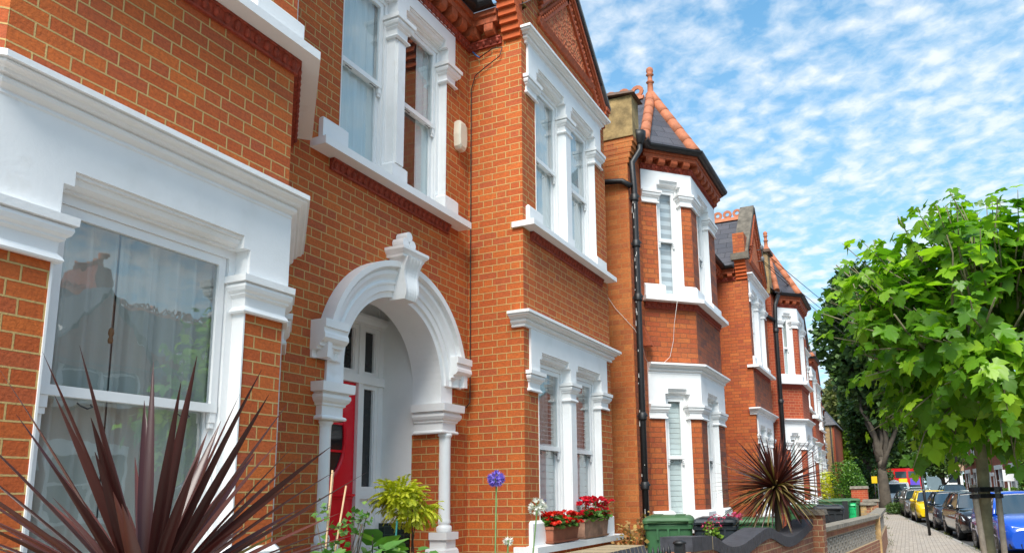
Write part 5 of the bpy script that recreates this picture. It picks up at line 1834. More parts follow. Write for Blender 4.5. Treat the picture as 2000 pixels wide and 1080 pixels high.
# ------------------------------------------------------------------ wisteria-like shrub, canes and low plants by the porch
def shrub(name, label, cat, loc, cen, rad, n, size, m, seed, stems=None, shape=LEAF4, up=0.2, shell=0.3, grp=None, part='crown'):
    rng = np.random.default_rng(seed)
    H = thing(name, label, cat, loc, grp)
    cen = [np.array(c) for c in cen]
    crown(part, H, m, rng, n, cen, rad, size, up, shell, shape)
    mb = MB()
    for i in range(stems or 5):
        c = cen[i % len(cen)]; r = rad[i % len(cen)]
        e = c + rng.normal(size=3) * np.array(r) * 0.45
        limb(mb, (0.03 * rng.normal(), 0.03 * rng.normal(), 0.0), tuple(e), 0.010, 0.003, rng, 5, 0.05)
    mb.build('stems', M['bark'], H, abs_=False)
    return H


# pinnate sprays: each spray a rib with paired leaflets
def sprays(H, cen, rad, n, L, lw, m, seed, name='crown', droop=0.9):
    rng = np.random.default_rng(seed)
    Ps, A_, B_, C_, Ss = [], [], [], [], []
    for k in range(n):
        d = rng.normal(size=3); d /= np.linalg.norm(d); d[2] = d[2] * 0.6 + 0.25
        p = np.array(cen) + d * np.array(rad) * (0.3 + 0.55 * rng.random())
        dv = d + rng.normal(size=3) * 0.3; dv /= np.linalg.norm(dv)
        for j in range(8):
            sd = np.cross(dv, (0, 0, 1.0)); sd /= max(1e-6, np.linalg.norm(sd))
            for sg in (-1, 1):
                x = sd * sg * 0.8 + dv * 0.5 + np.array((0, 0, -0.25)); x /= np.linalg.norm(x)
                nn = np.cross(x, dv * sg); nn /= np.linalg.norm(nn)
                Ps.append(p.copy()); A_.append(x); B_.append(np.cross(nn, x)); C_.append(nn); Ss.append(lw * (0.7 + 0.5 * rng.random()))
            p = p + dv * L / 8; dv = dv + np.array((0, 0, -droop / 8)); dv /= np.linalg.norm(dv)
    V, F = scatter([(0, 0, 0), (0.5, 0.26, 0.03), (1, 0, -0.03), (0.5, -0.26, 0.03)], [(0, 1, 2, 3)], np.array(Ps), np.array(A_), np.array(B_), np.array(C_), np.array(Ss))
    return np_obj(name, V, F, m, H)


ws = thing('wisteria', 'lime-green wisteria bush on thin stems beside the porch', 'shrub', (-3.80, 5.18, GRD))
sprays(ws, (0.0, -0.04, 1.50), (0.17, 0.21, 0.15), 170, 0.14, 0.040, M['leaf_lime'], 31, 'crown', 1.1)
sprays(ws, (0.02, 0.14, 1.38), (0.18, 0.28, 0.08), 90, 0.15, 0.040, M['leaf_lime'], 32, 'lower_sprays', 1.5)
mb = MB()
rng = np.random.default_rng(4)
for k in range(3):
    limb(mb, (0.02 * k, 0.03 * k + 0.22, 0), (0.03 * k - .03, 0.20 - 0.06 * k, 1.45), 0.008, 0.004, rng, 8, 0.02)
mb.build('stems', M['bark'], ws, abs_=False)
mb = MB(); mb.tube([(-3.72, 4.90, GRD), (-3.72, 5.02, -0.16)], 0.007, 6)
tag(mb.build('garden_cane', mat('teal_plastic', (0.03, 0.24, 0.22), 0.5, 0.1, 5)), 'teal plastic garden cane leaning beside the wisteria', 'cane')
for i, (a_, b_) in enumerate([((-3.06, 3.38, GRD), (-3.06, 3.50, 0.17)), ((-3.06, 3.30, GRD), (-3.04, 3.60, 0.08)), ((-3.10, 3.40, GRD), (-3.07, 3.52, 0.16))]):
    mb = MB(); mb.tube([a_, tuple((p + q) / 2 for p, q in zip(a_, b_)), b_], 0.0055, 7)
    tag(mb.build('bamboo_cane', M['cane']), ['tall bamboo cane in front of the red door, left one', 'shorter thick bamboo cane tilted across the red door', 'thin bamboo cane tied close to the tallest one'][i], 'cane', 'bamboo canes')
mt_ = leaf_mat('leaf_rose', (0.10, 0.24, 0.05), (0.24, 0.36, 0.08), 0.45, 0.3)
shrub('climbing_plant', 'sparse small-leaved climber with pink-tinged stems on the bamboo canes', 'plant', (-3.06, 3.40, GRD),
      [(0.04, 0.26, 1.37), (0.02, 0.14, 1.28), (0.05, 0.34, 1.40), (-0.02, 0.04, 1.44)], [(0.09, 0.10, 0.08), (0.08, 0.12, 0.10), (0.05, 0.07, 0.07), (0.05, 0.06, 0.07)], 120, 0.036, mt_, 41, 8, shape=PALM_V and LEAF4)
HEART = ([(0, 0, -.06), (-.12, .30, .02), (.12, .50, .03), (.5, .48, .02), (.95, .10, 0), (1.05, 0, -.05), (.95, -.10, 0), (.5, -.48, .02), (.12, -.50, .03), (-.12, -.30, .02)], [(0, i, i + 1) for i in range(1, 9)])
shrub('hydrangea', 'leafy green hydrangea with broad leaves at the foot of the porch', 'shrub', (-3.0, 3.80, GRD),
      [(0.0, 0.0, 1.10), (0.02, 0.34, 1.06), (0.0, -0.1, 0.95)], [(0.20, 0.22, 0.17), (0.18, 0.24, 0.14), (0.2, 0.3, 0.2)], 190, 0.105, mt_, 42, 8, shape=HEART, up=0.7, shell=0.7)
shrub('hydrangea', 'low broad-leaved plant under the red door beside the canes', 'shrub', (-2.9, 3.30, GRD),
      [(0.0, 0.12, 1.08)], [(0.2, 0.22, 0.12)], 90, 0.09, mt_, 43, 5, shape=HEART, up=0.7, shell=0.6)
# ------------------------------------------------------------------ wheelie bins
M['bin_green'] = mat('bin_green', (0.035, 0.115, 0.045), 0.45, 0.15, 6, bump=0.15, bscale=20)
M['bin_lid_green'] = mat('bin_lid_green', (0.050, 0.125, 0.050), 0.5, 0.2, 6, bump=0.15, bscale=20)
M['bin_grey'] = mat('bin_grey', (0.020, 0.028, 0.036), 0.42, 0.2, 6, bump=0.15, bscale=20)
M['bin_black'] = mat('bin_black', (0.022, 0.024, 0.027), 0.42, 0.2, 6)
M['bin_bright'] = mat('bin_bright', (0.01, 0.42, 0.13), 0.4, 0.1, 6)


def wheelie_bin(label, loc, mbody, mlid, rz=0.0, w=0.58, d=0.72, h=1.00):
    """local: front toward -y"""
    H = thing('wheelie_bin', label, 'wheelie bin', loc, 'wheelie bins in the front gardens', rz)
    mb = MB()

    def ring(k, z, rr=0.05):
        hw, hd = w / 2 * k, d / 2 * k
        pts = []
        for cx, cy, a0 in ((hw - rr, hd - rr, 0), (-hw + rr, hd - rr, 90), (-hw + rr, -hd + rr, 180), (hw - rr, -hd + rr, 270)):
            for q in (0, 30, 60, 90):
                pts.append((cx + rr * math.cos(R(a0 + q)), cy + rr * math.sin(R(a0 + q)), z))
        return pts
    mb.rings([ring(0.80, 0.05), ring(0.82, 0.08), ring(0.97, h - 0.10), ring(1.02, h - 0.095), ring(1.03, h - 0.05), ring(1.0, h - 0.03)])
    for x in (-w * .22, 0, w * .22):
        mb.box(x - 0.012, x + 0.012, -d / 2 * 1.0 - 0.012, -d / 2 * .93, h - 0.22, h - 0.09)
    mb.build('body', mbody, H, abs_=False)
    lb = MB()
    lb.rings([ring(1.06, h - 0.03), ring(1.07, h + 0.005), ring(1.0, h + 0.035), ring(0.88, h + 0.055), ring(0.70, h + 0.06)])
    lb.tube([(-w * .40, -d / 2 * 1.05, h - 0.015), (-w * .40, -d / 2 * 1.12, h - 0.01), (w * .40, -d / 2 * 1.12, h - 0.01), (w * .40, -d / 2 * 1.05, h - 0.015)], 0.014, 6)
    for x in (-w * .25, w * .25):
        lb.box(x - 0.06, x + 0.06, -d / 2 * .85, d / 2 * .85, h + 0.058, h + 0.068)
    lb.build('lid', mlid, H, abs_=False)
    hb = MB()
    hb.tube([(-w * .42, d / 2 * 1.0, h - .06), (-w * .42, d / 2 + 0.09, h + .01), (w * .42, d / 2 + 0.09, h + .01), (w * .42, d / 2 * 1.0, h - .06)], 0.016, 7)
    hb.build('handle', mbody, H, abs_=False)
    for x in (-w / 2 - 0.02, w / 2 + 0.02):
        wb = MB()
        wb.rings([[(x + t, d / 2 - 0.02 + 0.1 * math.cos(a * math.pi / 8), 0.1 + 0.1 * math.sin(a * math.pi / 8)) for a in range(16)] for t in (-0.022, 0.022)])
        wb.build('wheel', M['black_plastic'], H, abs_=False)
    return H


wheelie_bin('green wheelie bin in front of the second house, nearest bin', (-2.76, 9.30, GRD), M['bin_green'], M['bin_lid_green'], R(14), h=1.17)
wheelie_bin('dark blue-grey wheelie bin beside pink flowers under the bay', (-2.46, 10.55, GRD), M['bin_grey'], M['bin_grey'], R(10), h=1.10)
wheelie_bin('green wheelie bin half hidden behind the cordyline trunk', (-2.25, 12.4, GRD), M['bin_green'], M['bin_lid_green'], R(6), h=1.03)
wheelie_bin('green-lidded wheelie bin behind the cordyline leaves by the brick pier', (-2.06, 17.0, GRD), M['bin_green'], M['bin_lid_green'], R(4), h=1.15)
wheelie_bin('black wheelie bin behind the pierced block wall', (-1.37, 14.9, GRD), M['bin_black'], M['bin_black'], R(4), h=1.17, w=0.52)
for i, (x, y) in enumerate([(-2.0, 23.2), (-1.82, 24.8)]):
    wheelie_bin(['left of two large green bins behind the railings', 'right of two large green bins behind the railings'][i], (x, y, GRD), M['bin_green'], M['bin_lid_green'], R(2), w=0.9, d=0.75, h=1.18)
wheelie_bin('bright green recycling box standing beside the large green bins', (-1.50, 23.4, GRD), M['bin_bright'], M['bin_bright'], 0, w=0.22, d=0.4, h=1.05)

# flowering plants between the bins, withered hydrangea
shrub('withered_shrub', 'withered brown shrub beside the downpipe and the green bin', 'shrub', (-3.12, 8.85, GRD),
      [(0.0, 0.0, 0.95), (0.10, 0.30, 1.08), (-0.02, -0.2, 0.78)], [(0.20, 0.26, 0.22), (0.14, 0.18, 0.20), (0.2, 0.25, 0.2)], 520, 0.055, M['leaf_dry'], 51, 14)
shrub('shrub', 'yellow-green low shrub below the withered one', 'shrub', (-3.02, 8.5, GRD), [(0.0, 0.0, 0.72)], [(0.24, 0.24, 0.16)], 260, 0.055, M['leaf_lime'], 52, 6)
fh = shrub('fuchsia', 'pink-flowered plant standing between the green and the blue-grey bins', 'plant', (-2.42, 10.05, GRD), [(0.0, 0.0, 1.0), (0.02, .05, 0.85)], [(0.12, 0.16, 0.14), (.14, .16, .2)], 160, 0.05, M['leaf_bright'], 53, 9)
rng = np.random.default_rng(9)
crown('flowers', fh, M['petal_pink'], rng, 90, [np.array((0.06, 0.08, 1.12)), np.array((-0.04, 0.02, 1.05))], [(0.12, 0.16, 0.10), (0.10, 0.12, 0.08)], 0.035)
fh = shrub('fuchsia', 'low crimson-flowered plant rising behind the blue-grey bin', 'plant', (-2.42, 11.0, GRD), [(0.05, 0.0, 0.95)], [(0.10, 0.3, 0.14)], 120, 0.05, M['leaf_mid'], 54, 9)
crown('flowers', fh, M['petal_pink'], rng, 130, [np.array((0.10, 0.05, 1.13)), np.array((0.08, 0.35, 1.14))], [(0.10, 0.22, 0.05), (0.08, 0.15, 0.06)], 0.04)
mb = MB(); mb.lathe((-2.36, 10.02, GRD), [(0.11, 0), (0.15, 0.30), (0.16, 0.30), (0.16, 0.34), (0.13, 0.34), (0.12, 0.28)], 16)
tag(mb.build('flower_pot', M['pot']), 'round terracotta pot holding the plant between the bins', 'flower pot')

# ------------------------------------------------------------------ boundary walls (street side)
def wline(y): return -1.25 - 0.068 * (12.7 - y)


# near wall stub with dark tile coping
bw = thing('garden_wall', 'low brick wall end with dark blue coping beside the iron gate', 'wall', (-1.75, 4.4, GRD), 'front garden walls')
mb = MB(); mb.box(-1.90, -1.68, 3.2, 5.0, GRD, -0.415); mb.build('brickwork', M['brick_garden'], bw)
mb = MB()
for k in range(7):
    y0_ = 3.4 + k * 0.229
    mb.hexa([(-1.94, y0_, -.414), (-1.64, y0_, -.414), (-1.64, y0_ + .22, -.414), (-1.94, y0_ + .22, -.414), (-1.92, y0_ + .006, -.342), (-1.66, y0_ + .006, -.342), (-1.66, y0_ + .214, -.342), (-1.92, y0_ + .214, -.342)])
mb.build('coping', M['brick_blue'], bw)
# iron gate with spear heads
gt = thing('iron_gate', 'black iron garden gate with spear-head bars beside the dark coping', 'gate', (-1.70, 5.6, GRD))
mb = MB()
for k in range(7):
    y_ = 5.10 + k * 0.11; x_ = wline(y_) - 0.0
    zt_ = -0.395
    mb.tube([(x_, y_, GRD + .05), (x_, y_, zt_ - 0.09)], 0.010, 6)
    mb.lathe((x_, y_, zt_ - 0.09), [(0.010, 0), (0.022, 0.02), (0.012, 0.06), (0.002, 0.10)], 8)
mb.tube([(wline(4.86), 4.86, -0.60), (wline(5.6), 5.6, -0.60)], 0.010, 6); mb.tube([(wline(4.86), 4.86, -1.3), (wline(5.6), 5.6, -1.3)], 0.010, 6)
mb.build('bars', M['black_iron'], gt)
mb = MB()
mb.box(wline(5.8) + .04, wline(5.8) + .11, 5.76, 5.83, GRD, -0.385)
mb.lathe((wline(5.8) + .075, 5.795, -0.385), [(0.055, 0), (0.05, 0.015), (0.02, 0.03)], 10)
mb.build('post', M['black_iron'], gt)
# swooping wall: blue brick-on-edge coping rising and falling
sw = thing('garden_wall', 'brick garden wall with a swooping coping of dark blue bricks on edge', 'wall', (-1.5, 9.2, GRD), 'front garden walls')
prof = [(5.48, -0.330), (6.50, -0.360), (6.62, -0.385), (6.745, -0.425), (6.88, -0.465), (7.02, -0.490), (7.20, -0.502), (7.40, -0.500), (7.70, -0.470), (8.0, -0.43), (8.3, -0.397), (8.50, -0.385), (8.62, -0.39), (8.87, -0.44), (9.19, -0.51), (9.46, -0.54),
        (9.80, -0.545), (10.24, -0.505), (10.71, -0.44), (11.07, -0.385)]


def topz(y):
    ks = (-.08, -.04, 0, .04, .08)
    return sum(float(np.interp(y + k, [p[0] for p in prof], [p[1] for p in prof])) for k in ks) / 5


mb = MB(); cp = MB()
ys_ = np.arange(5.95, 11.10, 0.0765)
for y0_, y1_ in zip(ys_[:-1], ys_[1:]):
    za, zb = topz(y0_), topz(y1_)
    hh = 0.115
    xa, xb = wline(y0_), wline(y1_)
    mb.hexa([(xa - .11, y0_, GRD), (xa + .11, y0_, GRD), (xb + .11, y1_, GRD), (xb - .11, y1_, GRD), (xa - .11, y0_, za - hh), (xa + .11, y0_, za - hh), (xb + .11, y1_, zb - hh), (xb - .11, y1_, zb - hh)])
    if y0_ > 6.48:
        g_ = 0.0075
        cp.hexa([(xa - .14, y0_ + g_, za - hh), (xa + .125, y0_ + g_, za - hh), (xb + .125, y1_ - g_, zb - hh), (xb - .14, y1_ - g_, zb - hh), (xa - .14, y0_ + g_, za), (xa + .125, y0_ + g_, za), (xb + .125, y1_ - g_, zb), (xb - .14, y1_ - g_, zb)])
mb.build('brickwork', M['brick_garden'], sw)
M['blue_plain'] = mat('blue_plain', (0.045, 0.045, 0.054), 0.6, 0.35, 14, bump=0.3, bscale=40)
cp.build('coping', M['blue_plain'], sw)
mb = MB()
for (ya, yb) in ((5.95, 6.20), (6.21, 6.47)):
    xa, xb = wline(ya), wline(yb)
    za, zb = topz(ya) , topz(yb)
    mb.hexa([(xa - .14, ya, za - .114), (xa + .125, ya, za - .114), (xb + .125, yb, zb - .114), (xb - .14, yb, zb - .114), (xa - .14, ya, za), (xa + .125, ya, za), (xb + .125, yb, zb), (xb - .14, yb, zb)])
mb.build('coping_slab', M['blue_plain'], sw)
# coping mortar
mb = MB()
for y0_, y1_ in zip(ys_[:-1], ys_[1:]):
    if y0_ > 6.48:
        za, zb = topz(y0_) - .003, topz(y1_) - .003; xa, xb = wline(y0_), wline(y1_)
        mb.hexa([(xa - .136, y0_, za - .11), (xa + .121, y0_, za - .11), (xb + .121, y1_, zb - .11), (xb - .136, y1_, zb - .11), (xa - .136, y0_, za), (xa + .121, y0_, za), (xb + .121, y1_, zb), (xb - .136, y1_, zb)])
mb.build('mortar', mat('mortar', (0.58, 0.44, 0.22), 0.9, 0.2, 20), sw)


def pier(label, x, y, w, zt_, m, mc, grp='brick garden piers', cap=0.07, ov=0.04):
    H = thing('brick_pier', label, 'pier', (x, y, GRD), grp)
    mb = MB(); mb.box(x - w / 2, x + w / 2, y - w / 2, y + w / 2, GRD, zt_ - cap); mb.build('brickwork', m, H)
    mb = MB()
    o = w / 2 + ov
    mb.hexa([(x - o, y - o, zt_ - cap + .001), (x + o, y - o, zt_ - cap + .001), (x + o, y + o, zt_ - cap + .001), (x - o, y + o, zt_ - cap + .001), (x - o + .015, y - o + .015, zt_), (x + o - .015, y - o + .015, zt_), (x + o - .015, y + o - .015, zt_), (x - o + .015, y + o - .015, zt_)])
    mb.build('capstone', mc, H)
    return H


pier('brick pier with a flat stone cap at the far end of the swooping wall', -1.28, 11.32, 0.34, -0.27, M['brick_garden'], M['stone_dark'])
# pierced concrete block wall
pw = thing('block_wall', 'pierced pale concrete block wall on brick with a stone coping', 'wall', (-1.0, 16.0, GRD), 'front garden walls')
segs = [((-1.27, 11.55), (-0.72, 17.15)), ((-0.70, 17.45), (-0.74, 23.6))]
base = MB(); blk = MB(); cop = MB()
for (xa, ya), (xb, yb) in segs:
    F = frame(xa, ya, xb - xa, yb - ya); L = math.hypot(xb - xa, yb - ya)
    base.fbox(F, 0, L, GRD, -1.02, -0.10, 0.10)
    base.fbox(F, 0, L, -0.70, -0.595, -0.06, 0.06)
    cop.fbox(F, -0.02, L + .02, -0.594, -0.53, -0.13, 0.13)
    n = int(L / 0.30); bw_ = L / n
    for i in range(n):
        s = i * bw_
        z0_, z1_ = -1.02, -0.70; hz_ = z1_ - z0_
        w_ = 0.018
        # each pierced block: rim and broken cross bars
        h_ = bw_ / 2
        for a, b, c, d in ((0, bw_, 0, .05), (0, bw_, .95, 1), (0, .035, .05, .95), (h_ - .018, h_ + .018, .05, .95), (.035, h_ - .018, .33, .41), (.035, h_ - .018, .66, .74),
                           (h_ + .018, bw_, .20, .28), (h_ + .018, bw_, .52, .60), (h_ + .018, bw_, .80, .87)):
            if b > a:
                blk.fbox(F, s + a + .001, s + b - .001, z0_ + c * hz_ + .001, z0_ + d * hz_ - .001, -0.045, 0.045)
base.build('brick_base', M['brick_garden'], pw); blk.build('pierced_blocks', M['concrete_block'], pw); cop.build('coping', M['stone_cap'], pw)
pier('short brick pier at the bend of the pierced block wall', -0.71, 17.3, 0.25, -0.50, mat('brick_yellow_plain', (0.42, 0.27, 0.12), 0.9, 0.3, 8, bump=0.4), M['stone_cap'], ov=0.0)
pier('brick pier with a rounded stone cap where the block wall ends', -1.05, 25.0, 0.40, -0.30, M['brick_garden'], M['stone_cap'])
# buff brick balustrade wall and further pier with hedge behind
fw = thing('garden_wall', 'buff brick garden wall with stone coping beyond the block wall', 'wall', (-1.4, 27.5, GRD), 'front garden walls')
mb = MB()
F = frame(-1.95, 24.6, 1.05, 0.35)
L = 1.1
for i in range(4):
    mb.fbox(F, i * 0.30, i * 0.30 + 0.17, GRD, -0.47, -0.1, 0.1)
mb.fbox(F, 0, L, GRD, -1.0, -0.08, 0.08)
mb.build('brickwork', M['brick_stock'], fw)
mb = MB(); mb.fbox(F, -.05, L + .02, -0.47, -0.38, -0.15, 0.15); mb.build('coping', M['stone_cap'], fw)
pier('broad red brick pier with a domed stone cap in front of the green bush', -1.63, 30.2, 0.56, 0.12, mat('dummy', (0.3, 0.1, 0.05)) if False else M['brick_far'], M['stone_cap'], cap=0.10)
# railing fence
rl = thing('railing', 'black iron railing of upright bars in front of the large green bins', 'railing', (-2.0, 21.5, GRD))
F = frame(-2.75, 21.9, 1.28, 0.15)
mb = MB()
for i in range(15):
    p = F(i * 0.088, 0, 0)
    mb.tube([(p[0], p[1], GRD), (p[0], p[1], -0.50)], 0.009, 5)
    mb.lathe((p[0], p[1], -0.50), [(0.009, 0), (0.02, 0.02), (0.001, 0.08)], 6)
mb.build('bars', M['black_iron'], rl)
mb = MB(); mb.fbox(F, -0.02, 1.27, -0.62, -0.60, -.012, .012); mb.fbox(F, -0.02, 1.27, -1.30, -1.28, -.012, .012); mb.build('rail', M['black_iron'], rl)
mb = MB(); mb.fbox(F, 1.10, 1.24, GRD, -0.30, -.06, .06); mb.build('post', M['black_iron'], rl)
rl2 = thing('railing', 'white-tipped iron railing behind the cordyline leaves', 'railing', (-2.3, 17.0, GRD))
F = frame(-3.0, 16.6, 1.35, 0.25)
mb = MB()
for i in range(12):
    p = F(i * 0.11, 0, 0)
    mb.tube([(p[0], p[1], GRD), (p[0], p[1], -0.12)], 0.009, 5)
    mb.ball((p[0], p[1], -0.10), 0.022, 6, 4)
mb.build('bars', M['black_iron'], rl2)
mb = MB(); mb.fbox(F, -0.02, 1.3, -0.25, -0.23, -.012, .012); mb.build('rail', M['black_iron'], rl2)

# bushes
def bush(label, loc, rad, n, size, m, seed, grp=None, name='bush', cen=None):
    rng = np.random.default_rng(seed)
    H = thing(name, label, 'bush', loc, grp)
    cs = [np.array((0, 0, rad[2]))] + [np.array((0, 0, rad[2])) + (rng.random(3) - .5) * np.array(rad) * 1.1 for _ in range(9)]
    rs = [rad] + [tuple(x * (0.35 + 0.2 * rng.random()) for x in rad) for _ in range(9)]
    crown('foliage', H, m, rng, n, cs, rs, size, 0.3, 0.72)
    mb = MB()
    for k in range(6):
        limb(mb, (0, 0, 0), (rad[0] * .5 * math.cos(k), rad[1] * .5 * math.sin(k), rad[2] * 1.1), 0.03, 0.01, rng)
    mb.build('stems', M['bark'], H, abs_=False)
    return H


bush('rounded green privet bush with paler tips behind the broad pier', (-2.10, 32.2, GRD), (0.66, 0.66, 1.34), 7000, 0.065, M['leaf_privet'], 61)
bush('bright yellow-leaved bush left of the green privet bush', (-2.95, 32.6, GRD), (0.52, 0.52, 1.15), 4200, 0.065, M['leaf_yellow'], 62)

# ------------------------------------------------------------------ post and signs
mb_h = thing('sign_post', 'black metal parking sign post at the kerb with a small white plate', 'sign post', (0.62, 27.4, GRD))
mb = MB(); mb.tube([(0.52, 27.4, GRD), (0.44, 27.4, 0.80)], 0.045, 10); mb.build('post', M['black_iron'], mb_h)
mb = MB(); mb.box(0.46, 0.475, 27.26, 27.50, 0.55, 0.86); mb.build('sign_plate', M['gloss_white'], mb_h)
mb = MB(); mb.lathe((0.475, 27.4, -0.08), [(0.05, 0), (0.052, 0.01), (0.052, 0.03), (0.05, 0.04)], 10); mb.build('band', M['lead'], mb_h)

# ------------------------------------------------------------------ cars
def paint(name, c, rough=0.25, metal=0.0):
    m, N, b, out = new_mat(name)
    b.inputs['Base Color'].default_value = (*c, 1)
    b.inputs['Roughness'].default_value = rough
    b.inputs['Metallic'].default_value = metal
    b.inputs['Coat Weight'].default_value = 1.0
    b.inputs['Coat Roughness'].default_value = 0.03
    return m


M['car_glass'] = paint('car_glass', (0.025, 0.04, 0.05), 0.05)
M['tyre'] = mat('tyre', (0.018, 0.018, 0.018), 0.85, 0.2, 10)
M['alloy'] = mat('alloy', (0.42, 0.43, 0.45), 0.3, 0.1, 10, metal=0.9)
M['head_lamp'] = paint('head_lamp', (0.70, 0.74, 0.78), 0.08)
M['grille'] = mat('grille', (0.012, 0.012, 0.013), 0.5, 0.2, 10)
M['chrome'] = mat('chrome', (0.75, 0.76, 0.78), 0.12, 0.05, 10, metal=1.0)
M['plate'] = mat('plate', (0.75, 0.75, 0.72), 0.5, 0.05, 10)


def car(label, loc, rz, m, L=4.5, W=1.82, H=1.46, kind='hatch', seed=0, rack=False):
    """local: nose toward -y, origin on the road under the centre"""
    C = thing('parked_car', label, 'car', (loc[0], loc[1], loc[2]), 'cars parked along the street', rz)
    est = kind in ('estate', 'suv')
    hood = H * 0.66 if kind != 'suv' else H * 0.64
    belt = H * 0.66
    gr = 0.20 if kind != 'suv' else 0.24
    # stations along the length: y, half width at sill, at belt, lower z, deck z
    st = []
    N_ = 22
    for i in range(N_ + 1):
        t = i / N_
        y = -L / 2 + L * t
        nose = min(1, t / 0.13); tail = min(1, (1 - t) / 0.10)
        wk = 0.80 + 0.20 * math.sin(min(1, nose) * math.pi / 2) if t < 0.5 else 0.86 + 0.14 * math.sin(tail * math.pi / 2)
        if t < 0.30:
            dz = H * 0.46 + (hood - H * 0.46) * math.sin(min(1, (t / 0.30)) ** 0.55 * math.pi / 2)
        else:
            dz = belt + 0.02 * (t - .3)
        if t > 0.93 and not est: dz = belt - 0.04 * (t - .93) / .07
        lo = gr + (0.10 * (1 - nose) + 0.12 * (1 - tail))
        st.append((y, W / 2 * wk, lo, dz))
    rs = []
    for (y, hw, lo, dz) in st:
        h = dz - lo
        half = [(0.0, dz + 0.012), (hw * 0.55, dz + 0.004), (hw * 0.84, dz - 0.03), (hw * 0.955, dz - 0.09), (hw * 0.99, lo + h * 0.60), (hw * 1.0, lo + h * 0.42), (hw * 0.975, lo + h * 0.18), (hw * 0.93, lo), (hw * 0.5, lo - 0.01)]
        ring = [(x, y, z) for x, z in half] + [(0, y, lo - .01)] + [(-x, y, z) for x, z in half[::-1][:-1]]
        rs.append(ring)
    mb = MB(); mb.smooth = True
    mb.rings(rs)
    # greenhouse roof and pillars
    if kind == 'estate': ys_, roofy = (-L * .21, -L * .03, L * .37, L * .47), None
    elif kind == 'suv': ys_ = (-L * .21, -L * .05, L * .38, L * .47)
    else: ys_ = (-L * .22, -L * .03, L * .28, L * .42)
    yb0, yr0, yr1, yb1 = ys_
    hb, ht = W / 2 * 0.90, W / 2 * 0.66
    roof_n = 9
    rr = []
    for i in range(roof_n + 1):
        t = i / roof_n
        y = yr0 - 0.05 + (yr1 - yr0 + 0.10) * t
        zc = H - 0.05 * (abs(2 * t - 0.85)) ** 2.2
        rr.append([(-ht, y, zc - .075), (-ht * .93, y, zc - .03), (-ht * .6, y, zc - .006), (0, y, zc), (ht * .6, y, zc - .006), (ht * .93, y, zc - .03), (ht, y, zc - .075), (ht * .9, y, zc - .085), (-ht * .9, y, zc - .085)])
    mb.rings(rr)
    zr = H - 0.07
    def pil(a, b, w=0.045):
        mb.tube([a, b], w, 6)
    for sx_ in (-1, 1):
        pil((sx_ * hb * .97, yb0 + .05, belt - .02), (sx_ * ht * .98, yr0, zr), 0.035)
        pil((sx_ * hb * .97, yb1 - .05, belt - .02), (sx_ * ht * .98, yr1, zr), 0.06)
        pil((sx_ * hb * .99, (yr0 + yr1) / 2 + .05, belt), (sx_ * ht * 1.0, (yr0 + yr1) / 2 + .03, zr), 0.03)
        mb.tube([(sx_ * ht, yr0, zr), (sx_ * ht, (yr0 + yr1) / 2, zr + .02), (sx_ * ht, yr1, zr)], 0.03, 6)
    mb.build('body', m, C, abs_=False)
    g = MB(); g.smooth = False
    b4 = lambda y, z, h: [(-h, y, z), (h, y, z)]
    a0, a1 = [(-hb * .93, yb0, belt), (hb * .93, yb0, belt)], [(ht * .95, yr0, zr + .01), (-ht * .95, yr0, zr + .01)]
    g.smooth = True
    # curved screen
    n = 6; V0 = []
    for i in range(n + 1):
        t = -1 + 2 * i / n
        V0.append((t * hb * .93, yb0 + 0.09 * t * t - 0.05, belt))
    for i in range(n + 1):
        t = -1 + 2 * i / n
        V0.append((t * ht * .95, yr0 + 0.05 * t * t - 0.03, zr + .012))
    g.mesh(V0, [(i, i + 1, n + 2 + i, n + 1 + i) for i in range(n)])
    g.build('windscreen', M['car_glass'], C, abs_=False)
    g = MB()
    g.mesh([(-hb * .9, yb1, belt), (hb * .9, yb1, belt), (ht * .9, yr1, zr), (-ht * .9, yr1, zr)], [(1, 0, 3, 2)])
    g.build('rear_window', M['car_glass'], C, abs_=False)
    for sx_ in (-1, 1):
        g = MB()
        ym = (yr0 + yr1) / 2 + .04
        q = [(sx_ * hb * .985, yb0 + .06, belt - .03), (sx_ * hb * .985, yb1 - .08, belt - .03), (sx_ * ht * 1.0, yr1, zr - .0), (sx_ * ht * 1.0, yr0 + .02, zr - .0)]
        g.mesh(q, [(0, 1, 2, 3) if sx_ > 0 else (3, 2, 1, 0)])
        g.build('side_windows', M['car_glass'], C, abs_=False)
    fy = -L / 2
    # lamps follow the nose
    for sx_ in (-1, 1):
        h = MB(); h.smooth = False
        zc = H * 0.46
        x0_, x1_ = sx_ * W / 2 * 0.46, sx_ * W / 2 * 0.90
        fr_ = [(x0_, fy - 0.012, zc - .05), (sx_ * W / 2 * .74, fy + 0.035, zc - .075), (x1_ * 1.0, fy + 0.20, zc - .04), (x1_ * 1.02, fy + 0.36, zc + .07), (sx_ * W / 2 * .74, fy + 0.12, zc + .065), (x0_, fy + 0.01, zc + .01)]
        bk_ = [(x * .93, y + .12, z) for x, y, z in fr_]
        h.rings([bk_, fr_] if sx_ < 0 else [fr_, bk_])
        h.build('headlight', M['head_lamp'], C, abs_=False)
    gm = MB()
    gm.box(-W / 2 * .44, W / 2 * .44, fy - 0.028, fy + .15, H * .34, H * .455)
    gm.build('grille', M['grille'], C, abs_=False)
    gm = MB()
    for k in range(4):
        gm.box(-W / 2 * .42, W / 2 * .42, fy - 0.036, fy - .027, H * .352 + k * H * .026, H * .352 + k * H * .026 + .008)
    gm.tube([(-W / 2 * .45, fy - .03, H * .46), (0, fy - .04, H * .468), (W / 2 * .45, fy - .03, H * .46)], 0.012, 6)
    gm.build('grille_bars', M['chrome'], C, abs_=False)
    bm_ = MB()
